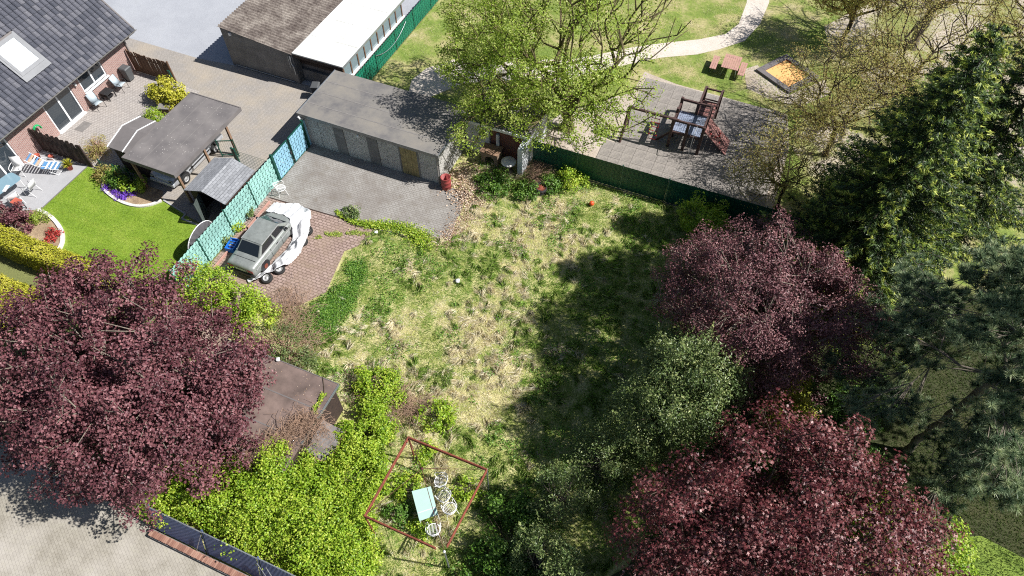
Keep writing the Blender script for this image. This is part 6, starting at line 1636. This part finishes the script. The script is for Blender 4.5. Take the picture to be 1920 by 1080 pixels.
for lab, ells, n in (('thin olive shrub with pale shoots above the wine red maple shade', [dome(-1.7, 9.1, 1.2, 1.2, 3.4)], 5000),
                     ('olive shrub with yellow tips near the bottom edge, left one', [dome(-1.7, 6.7, 1.1, 0.9, 3.2)], 4500),
                     ('grey-green shrub near the bottom edge, right one', [dome(-0.4, 6.4, 1.0, 0.9, 3.4)], 4500),
                     ('low olive shrub at the edge of the shaded meadow', [dome(-0.8, 11.2, 1.3, 1.2, 3.0)], 7000)):
    bush('olive_shrub', lab, ells, n, 0.1, 'leaf_olive', 'shrub', 'olive shrubs in the shade', 0.42, 0.4, hole=0.36, stems=60, bark='bark_grey', rnd=0.8, spiky=0.9)
bush('gold_cypress', 'small golden yellow conifer behind the wine red maple', [((5.5, 15.7, 2.6), (0.8, 0.8, 1.6))], 5200, 0.13, 'needle_gold', 'conifer', None, 0.35, 0.5, hole=0.25)
bush('elder_bush', 'fresh green elder bush at the dark end of the green fence', [dome(0.0, 25.6, 1.2, 1.1, 2.4), dome(0.6, 24.9, 0.9, 0.9, 1.8)], 4200, 0.15, 'leaf_hedge', 'shrub', None, 0.4, 0.5, hole=0.3)
bush('ivy_heap', 'dark green undergrowth right of the rusty frame', [dome(-3.2, 7.2, 1.3, 1.7, 1.0), dome(-2.9, 5.0, 1.4, 1.5, 0.9), dome(-3.7, 8.2, 0.8, 0.7, 0.7)], 9000, 0.11, 'leaf_deep', 'shrub', None, 0.75, hole=0.28)
bush('undergrowth', 'dark low undergrowth beneath the pine and plum tree', [dome(6.6, 15.2, 2.4, 1.6, 0.9), dome(3.8, 14.2, 1.6, 1.4, 0.8), dome(8.2, 18.5, 2.4, 2.0, 1.0), dome(9.5, 14.5, 2.2, 1.6, 0.9)], 15000, 0.12, 'leaf_deep', 'shrub', None, 0.5, hole=0.4)
bush('plum_thicket', 'dark purple thicket in deep shade right of the plum tree', [dome(5.8, 18.2, 1.9, 1.4, 2.6), dome(4.6, 16.6, 1.5, 1.0, 2.2)], 6500, 0.08, 'leaf_plum', 'shrub', None, 0.6, 0.4, hole=0.4, stems=50)
bush('corner_bush', 'green bush at the right edge below the pine', [dome(11.2, 12.6, 2.2, 1.8, 2.0)], 7000, 0.13, 'leaf_hedge', 'bush', None, 0.6, hole=0.35)
# plants along the fence, on the forecourt edge, in front of the shelter
wg_ = 'small plants around the paving'
for k, (px, py, r, h, n, mt_, lab) in enumerate(((470, 402, .32, .45, 420, 'leaf_olive', 'grey-green spiky weed by the sedan windscreen'), (440, 428, .36, .5, 520, 'leaf_hedge', 'bright green weed on the strip by the sedan roof'),
        (418, 452, .36, .45, 520, 'leaf_olive', 'weedy tuft below the turquoise fence near the blue crate'), (655, 398, .38, .4, 600, 'leaf_olive', 'small ivy tuft spreading onto the forecourt'),
        (925, 345, .9, .7, 2400, 'leaf_deep', 'green weeds in front of the round stone table'), (1075, 337, .8, .9, 1700, 'leaf_hedge', 'leafy green weeds against the green fence'),
        (985, 360, .7, .6, 1500, 'leaf_deep', 'green weeds beside the rusty rims'), (1030, 345, .6, .55, 1200, 'leaf_deep', 'green weeds right of the rusty rims'),
        (822, 785, .75, .8, 1500, 'leaf_hedge', 'green bramble clump in the meadow above the rusty frame'), (765, 915, .45, .45, 700, 'leaf_hedge', 'leafy weed left of the glass table'),
        (725, 905, .55, .5, 900, 'leaf_hedge', 'leafy weed inside the left side of the rusty frame'), (875, 920, .5, .5, 800, 'leaf_hedge', 'leafy weed right of the white chairs'),
        (800, 845, .4, .4, 560, 'leaf_hedge', 'leafy weed at the top of the rusty frame'), (790, 990, .4, .4, 520, 'leaf_hedge', 'leafy weed beside the lone white chair'),
        (745, 965, .5, .45, 800, 'leaf_deep', 'leafy weed at the lower left of the glass table'))):
    g = G(px, py, 0.2); bush('weed_clump', lab, [dome(g.x, g.y, r, r, h)], n, 0.11, mt_, 'weed', wg_, 0.6, 0.3, hole=0.15, stems=5)
# ivy line along the forecourt edge
iv = [G2(*q) for q in ((632, 398), (650, 412), (675, 420), (700, 424), (730, 426), (760, 432), (785, 445), (800, 458))]
iv = smooth_line(iv, 5)
t_ = thing('ivy_strip', 'ivy creeping along the lower edge of the forecourt', 'ivy', (iv[0][0], iv[0][1], 0))
k = (rng.random(3800) ** 0.7 * len(iv)).astype(int); wd_ = 0.07 + 0.3 * (k / len(iv)) ** 1.5; P = np.array(iv)[k] + rng.normal(size=(3800, 2)) * wd_[:, None] * 0.9
h_ = 0.04 + 0.3 * rng.random(3800) * (0.3 + 0.7 * k / len(iv))
leaves('crown', np.c_[P, h_], np.array([0, 0, 1.]) + rng.normal(size=(3800, 3)) * 0.5, rng.uniform(0.05, 0.12, 3800), rng.uniform(0.04, 0.08, 3800), rng.random(3800), 'leaf_hedge', t_)
tubes_mesh('stems', np.c_[np.array(iv)[:-1], np.full(len(iv) - 1, 0.03)], np.c_[np.array(iv)[1:], np.full(len(iv) - 1, 0.03)], np.full(len(iv) - 1, 0.02), np.full(len(iv) - 1, 0.02), 'bark_dark', t_, 4)
# vine on the flat shed roof and dry stems at its lower edge
t_ = thing('roof_vine', 'thin dark vine trailing over the corner of the brown flat roof', 'vine', (-12.6, 8.6, 0))
vl = smooth_line([G2(*q, 2.25) for q in ((604, 705), (607, 725), (606, 740), (598, 755), (590, 770))], 5)
tubes_mesh('stems', np.c_[np.array(vl)[:-1], np.full(len(vl) - 1, 2.22)], np.c_[np.array(vl)[1:], np.full(len(vl) - 1, 2.22)], np.full(len(vl) - 1, 0.02), np.full(len(vl) - 1, 0.02), 'bark_dark', t_, 4)
k = rng.integers(len(vl) // 2, len(vl), 160); leaves('crown', np.c_[np.array(vl)[k] + rng.normal(size=(160, 2)) * 0.06, 2.24 + 0.06 * rng.random(160)], np.array([0, 0, 1.]) + rng.normal(size=(160, 3)) * 0.4, 0.09, 0.06, rng.random(160), 'leaf_hedge', t_)
def stem_tangle(name, label, pts, z, n, spread, ln, mat='dead_stem', cat='dry stems', parent_loc=None, r=0.008):
    P0 = np.array(pts); k = rng.integers(0, len(P0), n); A = np.c_[P0[k] + rng.normal(size=(n, 2)) * spread, z + rng.random(n) * 0.22]
    a = rng.random(n) * 6.283; D = np.c_[np.cos(a), np.sin(a), rng.normal(size=n) * 0.25] * (ln * rng.uniform(0.4, 1.2, n))[:, None]
    M = A + D * 0.5 + np.c_[np.zeros((n, 2)), 0.1 * rng.random(n)]; B = A + D; B[:, 2] = np.maximum(B[:, 2], z)
    t = thing(name, label, cat, (float(P0[0][0]), float(P0[0][1]), 0)); tubes_mesh('stems', np.r_[A, M], np.r_[M, B], np.full(2 * n, r), np.full(2 * n, r * 0.7), mat, t, 3)
    return t
stem_tangle('dry_vine', 'dry brown vine stems matted over the lower edge of the flat roof', [G2(*q, 2.2) for q in ((575, 785), (545, 810), (515, 830), (490, 845), (560, 800), (530, 835), (590, 800), (470, 850), (600, 812))], 2.2, 1100, 0.3, 0.5)
stem_tangle('dry_brush', 'pale dry brush lying in the meadow above the rusty frame', [G2(*q) for q in ((700, 740), (740, 760), (780, 775), (760, 755))], 0.12, 700, 0.45, 0.6)
stem_tangle('dry_brush', 'pale dry grass stems at the edge of the brick paving', [G2(*q) for q in ((540, 560), (560, 590), (530, 590), (550, 620), (580, 640))], 0.1, 700, 0.4, 0.6)
stem_tangle('dry_brush', 'brown bramble stems heaped between shelter wall and rusty rims', [G2(*q) for q in ((1005, 320), (1000, 335), (1015, 310), (1010, 345))], 0.1, 600, 0.35, 0.6, 'dead_stem')
k = 1500; P = np.array([G2(*q) for q in ((880, 330), (900, 340), (880, 350), (870, 365), (860, 340))])[rng.integers(0, 5, k)] + rng.normal(size=(k, 2)) * 0.5
tag(leaves('leaf_litter', np.c_[P, 0.02 + 0.08 * rng.random(k)], np.array([0, 0, 1.]) + rng.normal(size=(k, 3)) * 0.5, 0.12, 0.08, rng.random(k), 'leaf_litter'), 'dry leaf litter in front of the garden shelter', 'leaf litter', kind='stuff')

# ------------------------------------------------------------------ neighbour's garden
def clipped_hedge(label, x0, x1, y0, y1, h, n, mat, name='clipped_hedge'):
    t = thing(name, label, 'hedge', ((x0 + x1) / 2, (y0 + y1) / 2, 0))
    boxpart('inner_wood', 'dark_wood', t, x0 + 0.12, x1 - 0.12, y0 + 0.12, y1 - 0.12, 0, h - 0.12)
    ax, ay = x1 - x0, y1 - y0; w = np.array([ax * ay * 1.3, ax * h, ax * h, ay * h, ay * h]); f = rng.choice(5, n, p=w / w.sum())
    P = rng.random((n, 3)) * [ax, ay, h] + [x0, y0, 0]; N = np.zeros((n, 3))
    for i, (d, v, nn) in enumerate(((2, h, (0, 0, 1)), (1, y0, (0, -1, 0)), (1, y1, (0, 1, 0)), (0, x0, (-1, 0, 0)), (0, x1, (1, 0, 0)))):
        m = f == i; P[m, d] = v + rng.normal(size=m.sum()) * 0.05; N[m] = nn
    P += (fbm(P, 1.5)[:, None] - 0.5) * 0.16
    leaves('crown', P, N + rng.normal(size=(n, 3)) * 0.6 + [0, 0, 0.3], 0.1, 0.05, np.clip(0.5 * rng.random(n) + 0.5 * vnoise(P, 2.5), 0, 1), mat, t)
    return t
clipped_hedge('yellow-green clipped hedge between the garden bed and dark red tree', -33.5, -26.3, 10.15, 11.05, 1.5, 16000, 'leaf_yellow')
clipped_hedge('pale yellow hedge at the left edge behind the dark red tree', -31.6, -27.6, 6.6, 8.8, 1.25, 15000, 'leaf_yellow')
bush('yellow_laurel', 'yellow-green laurel bush beside the brown paling fence', [dome(-32.4, 23.3, 1.0, 0.75, 1.3), dome(-33.3, 23.6, 0.6, 0.6, 1.0), dome(-31.6, 23.0, 0.7, 0.6, 1.2)], 5200, 0.13, 'leaf_yellow', 'shrub', None, 0.6, hole=0.2)
bush('low_bush', 'low bright green bush next to the wooden planter', [dome(-32.1, 21.5, 0.65, 0.45, 0.6)], 1600, 0.1, 'leaf_hedge', 'shrub', None, 0.4, hole=0.15)
bush('grey_bush', 'twiggy grey-brown bush on the house terrace beside the dark palings', [dome(-33.3, 18.0, 0.85, 0.8, 1.1)], 1700, 0.07, 'leaf_brownish', 'shrub', None, 0.5, 0.2, hole=0.2, stems=160, bark='dead_stem')
bush('flowering_shrub', 'pinkish green shrub at the left end of the flower bed', [dome(-31.4, 16.6, 0.55, 0.5, 0.8)], 1100, 0.1, 'leaf_brownish', 'shrub', None, 0.6, hole=0.15)
bush('bed_shrub', 'dark green shrub in the shade behind the flower bed', [dome(-30.5, 16.7, 0.7, 0.5, 1.0)], 1500, 0.1, 'leaf_deep', 'shrub', None, 0.6, hole=0.15)
bush('bed_shrub', 'round light green shrub in the middle of the flower bed', [dome(-29.5, 16.5, 0.55, 0.5, 0.8)], 1300, 0.11, 'leaf_hedge', 'shrub', None, 0.6, hole=0.15)
for x, y, lab in ((-30.85, 16.05, 'purple flower cushion at the left of the flower bed'), (-30.25, 15.88, 'purple flower cushion in the middle of the flower bed row'), (-29.75, 15.72, 'purple flower cushion at the right of the flower bed row'), (-29.55, 16.1, 'purple flowers below the light green shrub')):
    bush('flower_cushion', lab, [dome(x, y, 0.22, 0.2, 0.2)], 420, 0.06, 'flower_purple', 'flowers', 'purple flowers in the bed', 0.8, 0.3, hole=0, stems=4)
for x, y, lab in ((-31.2, 12.35, 'small red plant near the curved kerb, upper one'), (-31.1, 11.85, 'small red plants near the curved kerb, lower one')):
    bush('red_plant', lab, [dome(x, y, 0.28, 0.2, 0.22)], 380, 0.08, 'flower_red', 'plant', 'red plants in the garden bed', 0.7, 0.3, hole=0, stems=4)
bush('dwarf_conifer', 'small green dwarf conifer in the garden bed', [dome(-32.6, 12.75, 0.45, 0.3, 0.45)], 800, 0.1, 'leaf_spring', 'shrub', None, 0.4, hole=0.1)
for x, y, r_, lab in ((-34.3, 12.15, 0.6, 'dark purple leaved shrub at the left of the garden bed'), (-33.3, 12.6, 0.5, 'dark purple leaved shrub at the terrace edge'), (-33.1, 11.7, 0.55, 'dark purple leaved shrub beside the clipped hedge')):
    bush('purple_shrub', lab, [dome(x, y, r_, r_ * 0.8, 1.1)], 900, 0.12, 'leaf_copper', 'shrub', 'purple shrubs in the garden bed', 0.7, 0.4, hole=0.3, stems=14, bark='bark_grey')
sp_ = thing('spiky_plant', 'yellow spiky plant in the terracotta pot on the lower terrace', 'plant', (-33.9, 16.35, 0.0))
nn_ = 70; a_ = rng.random(nn_) * 6.283; el_ = rng.uniform(0.3, 1.3, nn_); D = np.c_[np.cos(a_) * np.cos(el_), np.sin(a_) * np.cos(el_), np.sin(el_)]
leaves('leaf_rosette', np.array([-33.9, 16.35, 0.3]) + D * 0.22, sphere_pts(nn_), 0.45, 0.05, rng.random(nn_), 'leaf_yellow', sp_, axis=D)
bush('window_flowers', 'red flowering plants behind the house window', [((-36.75, 21.6, 1.15), (0.1, 0.35, 0.2)), ((-36.75, 22.5, 1.15), (0.1, 0.3, 0.22))], 10, 0.05, 'flower_red', 'flowers', None, 0.8, 0.1, hole=0, stems=2) if False else None

# ------------------------------------------------------------------ meadow grass
poly = [(-16.9, 13.2), (-16.0, 14.4), (-16.4, 17.2), (-15.7, 19.1), (-13.4, 19.7), (-11.8, 20.0), (-12.1, 23.0), (-13.2, 24.6), (-13.0, 26.0), (-10.4, 26.2), (-10.0, 26.75), (3.4, 26.75), (3.2, 22), (3.0, 16), (2.8, 11), (-0.5, 5), (-1.5, 2.6), (-4.5, 2.6), (-10.6, 3.2), (-10.6, 9.6), (-11.6, 9.8), (-15.6, 10.0), (-16.9, 11.5)]
P = scatter(poly, 440000); n = len(P); P3 = np.c_[P, np.zeros(n)]
def zone(Q):
    """where the meadow has dried out (+) or stays fresh (-), in broad irregular patches"""
    z = np.zeros(len(Q)); W_ = Q + (np.c_[fbm(np.c_[Q, np.zeros(len(Q))], 0.4, 2), fbm(np.c_[Q, np.ones(len(Q)) * 7], 0.4, 2)] - 0.5) * 3
    for px, py, r, a in ((900, 620, 3.0, 0.12), (780, 640, 2.0, 0.1), (1000, 440, 2.6, 0.14), (950, 720, 2.2, 0.1), (880, 410, 1.8, 0.12), (760, 760, 1.6, 0.12), (850, 780, 1.6, 0.08), (640, 640, 1.4, 0.08),
                         (720, 470, 2.2, -0.16), (1020, 530, 2.4, -0.14), (620, 580, 1.6, -0.16), (1180, 430, 2.2, -0.14), (900, 500, 1.8, -0.1), (930, 860, 1.8, -0.12), (680, 600, 1.2, -0.06), (1060, 340, 1.6, -0.12), (950, 350, 1.4, -0.14)):
        g = G(px, py); z += a * np.exp(-((W_[:, 0] - g.x) ** 2 + (W_[:, 1] - g.y) ** 2) / (r * r))
    return z
dry = fbm(P3, 0.5, 3) * 0.75 + fbm(P3 + 50, 1.9, 2) * 0.55          # straw where high
edge_dry = np.clip(1 - np.abs(P[:, 1] - 23.0) / 3.0, 0, 1) * np.clip((P[:, 0] + 13) / 1, 0, 1) * np.clip((-2 - P[:, 0]) / 3, 0, 1)
green_side = np.clip((P[:, 0] + 5.5) / 2.0, 0, 1) * 0.2 + np.clip((-12.5 - P[:, 0]) / 2, 0, 1) * 0.06 + np.clip((9.8 - P[:, 1]) / 2, 0, 1) * 0.1
sdry = np.clip((dry - 0.685 + 0.1 * edge_dry - green_side + zone(P)) * 6.0 + 0.5, 0, 1)
keep = rng.random(n) > 0.25 * sdry; P, P3, sdry = P[keep], P3[keep], sdry[keep]; n = len(P)
ang = 6.283 * (fbm(P3 + 20, 1.1, 2) * 2.0) + rng.normal(size=n) * 0.8
tilt = np.clip(0.35 + 0.75 * vnoise(P3, 0.9) + rng.normal(size=n) * 0.2, 0.05, 1.35)
A = np.c_[np.cos(ang) * np.sin(tilt), np.sin(ang) * np.sin(tilt), np.cos(tilt)]
clumpy = fbm(P3 + 9, 2.4, 2)
L = (0.04 + 0.13 * clumpy + 0.04 * sdry) * rng.uniform(0.6, 1.25, n)
tint = np.clip(np.where(rng.random(n) < sdry, rng.uniform(0.55, 1.0, n), rng.uniform(0.0, 0.5, n)) , 0, 1)
Wb = rng.uniform(0.012, 0.024, n)
# taller tufts leaning over, most of them dry
T2 = scatter(poly, 4800); T2 = T2[fbm(np.c_[T2, np.zeros(len(T2))] + 70, 0.7, 3) > 0.46]; nt_ = len(T2); nb_ = 42; kk = np.repeat(np.arange(nt_), nb_)
lean = 6.283 * fbm(np.c_[T2, np.zeros(nt_)] + 20, 0.8, 2) * 2 + rng.normal(size=nt_) * 0.8
Pt = np.c_[T2[kk] + rng.normal(size=(len(kk), 2)) * 0.06, np.zeros(len(kk))]
D = np.c_[np.cos(lean[kk]) * 0.9, np.sin(lean[kk]) * 0.9, np.full(len(kk), 0.42)] + rng.normal(size=(len(kk), 3)) * 0.28; D[:, 2] = np.abs(D[:, 2])
T3_ = np.c_[T2, np.zeros(nt_)]; isdry = (fbm(T3_, 0.5, 3) * 0.6 + fbm(T3_ + 50, 2.6, 2) * 0.7 - np.clip((T2[:, 0] + 5.5) / 2.0, 0, 1) * 0.22 + zone(T2) + rng.normal(size=nt_) * 0.07) > 0.635
tt_ = np.where(isdry[kk], rng.uniform(0.62, 1.0, len(kk)), rng.uniform(0.12, 0.55, len(kk)))
tag(blades('meadow_tufts', Pt, norm(D), rng.uniform(0.16, 0.42, len(kk)) * np.repeat(rng.uniform(0.6, 1.2, nt_), nb_), rng.uniform(0.014, 0.026, len(kk)), tt_, 'grass_meadow'), 'taller tufts of leaning dry and green grass in the meadow', 'grass', kind='stuff')
tag(blades('meadow_grass', P3, norm(A), L, Wb * 1.15, tint, 'grass_meadow', simple=True), 'tall uneven meadow grass, part green and part dry straw', 'grass', kind='stuff')
# leafy ground cover: bright patch along the brick paving and scattered weeds through the meadow
cp_ = [(-16.1, 17.3), (-15.4, 17.2), (-14.9, 16.4), (-14.6, 14.6), (-14.4, 12.6), (-14.9, 11.9), (-15.6, 12.0), (-16.4, 13.1), (-15.8, 14.6), (-15.9, 16.2)]
P = scatter(cp_, 26000); P = P[fbm(np.c_[P, np.zeros(len(P))], 1.4, 3) > 0.42 + 0.5 * rng.random(len(P)) ** 3 * 0.4]; P = P + rng.normal(size=P.shape) * 0.16; n = len(P)
tag(leaves('ground_ivy', np.c_[P, 0.03 + 0.2 * rng.random(n) * fbm(np.c_[P, np.zeros(n)], 1.8)], np.array([0, 0, 1.]) + rng.normal(size=(n, 3)) * 0.5, rng.uniform(0.05, 0.1, n), rng.uniform(0.03, 0.07, n), np.clip(rng.random(n), 0, 1), 'leaf_ground'), 'bright green ground cover along the edge of the brick paving', 'ground cover', kind='stuff')
P = scatter(poly, 60000); P3 = np.c_[P, np.zeros(len(P))]
m = (fbm(P3 + 33, 0.8, 3) > 0.58); P = P[m]; n = len(P)
tag(leaves('meadow_weeds', np.c_[P, 0.05 + 0.14 * rng.random(n)], np.array([0, 0, 1.]) + rng.normal(size=(n, 3)) * 0.5, 0.09, 0.06, rng.random(n), 'leaf_ground'), 'broad-leaved weeds scattered through the meadow', 'weeds', kind='stuff')
# lawn and park grass, short
lp = [(-33.15, 13.3), (-33.15, 16.8), (-31.9, 16.7), (-31.5, 15.9), (-30.6, 15.5), (-29.2, 15.3), (-27.8, 15.5), (-27.3, 16.3), (-25.8, 15.95), (-25.6, 15.6), (-22.7, 15.5), (-22.7, 11.0), (-29.9, 11.1), (-30.0, 12.0), (-31.0, 12.9), (-32.4, 13.4)]
P = scatter(lp, 70000); n = len(P); a = rng.random(n) * 6.283
A = norm(np.c_[np.cos(a) * 0.7, np.sin(a) * 0.7, np.full(n, 0.8)])
tag(blades('lawn_grass', np.c_[P, np.full(n, 0.008)], A, rng.uniform(0.035, 0.07, n), rng.uniform(0.012, 0.02, n), np.clip(0.7 * fbm(np.c_[P, np.zeros(n)], 1.6, 3) + 0.12 * np.sin(P[:, 1] * 7.5) + 0.3 * rng.random(n) - 0.05, 0, 1), 'leaf_lawn', simple=True), 'short mown lawn grass in the neighbouring garden', 'grass', kind='stuff') if 'leaf_lawn' in MATS else None

pp_ = [(-21.9, 27.6), (-14.3, 29.8), (-9.8, 29.8), (-6.9, 37.5), (-4, 37.1), (2.6, 37.0), (4.5, 34.5), (4.5, 27.2), (12, 27.2), (12, 52), (-21.9, 52)]
P = scatter(pp_, 190000); n = len(P); P3 = np.c_[P, np.zeros(n)]
m = (fbm(P3, 0.7, 3) > 0.4) & ~inpoly(P, pk) & (~inpoly(P, sp) | (fbm(P3, 0.35, 2) > 0.52)); P, P3 = P[m], P3[m]; n = len(P); a = rng.random(n) * 6.283
A = norm(np.c_[np.cos(a) * 0.9, np.sin(a) * 0.9, np.full(n, 0.7)])
tag(blades('park_grass', P3, A, rng.uniform(0.05, 0.13, n), rng.uniform(0.014, 0.03, n), np.clip(0.9 * fbm(P3 + 5, 0.9, 3) - 0.12 + 0.3 * rng.random(n), 0, 1), 'grass_meadow', simple=True), 'short patchy grass on the park lawn', 'grass', kind='stuff')

wp_ = [(2.6, 3), (16, 3), (18, 26.8), (3.4, 26.8), (3.0, 16)]
P = scatter(wp_, 120000); n = len(P); P3 = np.c_[P, np.zeros(n)]; a = rng.random(n) * 6.283
A = norm(np.c_[np.cos(a) * 0.8, np.sin(a) * 0.8, np.full(n, 0.7)])
tag(blades('shade_grass', P3, A, rng.uniform(0.08, 0.2, n), rng.uniform(0.016, 0.035, n), np.clip(0.5 * fbm(P3 + 5, 0.9, 3) + 0.15 * rng.random(n) - 0.1, 0, 1), 'grass_shade', simple=True), 'rough green grass beneath the trees on the right', 'grass', kind='stuff')

# loose grit and dead leaves along the forecourt's open edge, weeds in the brick joints
P = np.array([G2(*q) for q in ((885, 365), (880, 385), (872, 405), (862, 425), (850, 440), (838, 452), (900, 375), (905, 350))])[rng.integers(0, 8, 2600)] + rng.normal(size=(2600, 2)) * 0.33
tag(leaves('edge_debris', np.c_[P, 0.015 + 0.03 * rng.random(2600)], np.array([0, 0, 1.]) + rng.normal(size=(2600, 3)) * 0.4, rng.uniform(0.04, 0.11, 2600), rng.uniform(0.03, 0.08, 2600), rng.random(2600), 'leaf_litter'), 'dead leaves and grit along the open edge of the forecourt', 'debris', kind='stuff')
jl = smooth_line([G2(*q) for q in ((590, 456), (605, 442), (630, 440), (662, 437), (690, 440))], 6); k = rng.integers(0, len(jl), 900)
P = np.array(jl)[k] + rng.normal(size=(900, 2)) * 0.09; P = P[fbm(np.c_[P, np.zeros(900)], 2.0, 2) > 0.42]; n = len(P)
tag(leaves('joint_weeds', np.c_[P, 0.02 + 0.06 * rng.random(n)], np.array([0, 0, 1.]) + rng.normal(size=(n, 3)) * 0.5, 0.07, 0.05, rng.random(n), 'leaf_spring'), 'small weeds growing along a joint of the red brick paving', 'weeds', kind='stuff')

n = 420; P = np.c_[rng.uniform(-15.2, -12.0, n), rng.uniform(6.2, 9.5, n)]; P = P[fbm(np.c_[P, np.zeros(n)], 1.0, 2) > 0.45]; n = len(P)
tag(leaves('roof_litter', np.c_[P, 2.205 + 0.012 * rng.random(n)], np.array([0, 0, 1.]) + rng.normal(size=(n, 3)) * 0.25, rng.uniform(0.02, 0.06, n), rng.uniform(0.015, 0.04, n), rng.random(n), 'leaf_litter'), 'dead leaves scattered on the brown flat roof', 'leaf litter', kind='stuff')
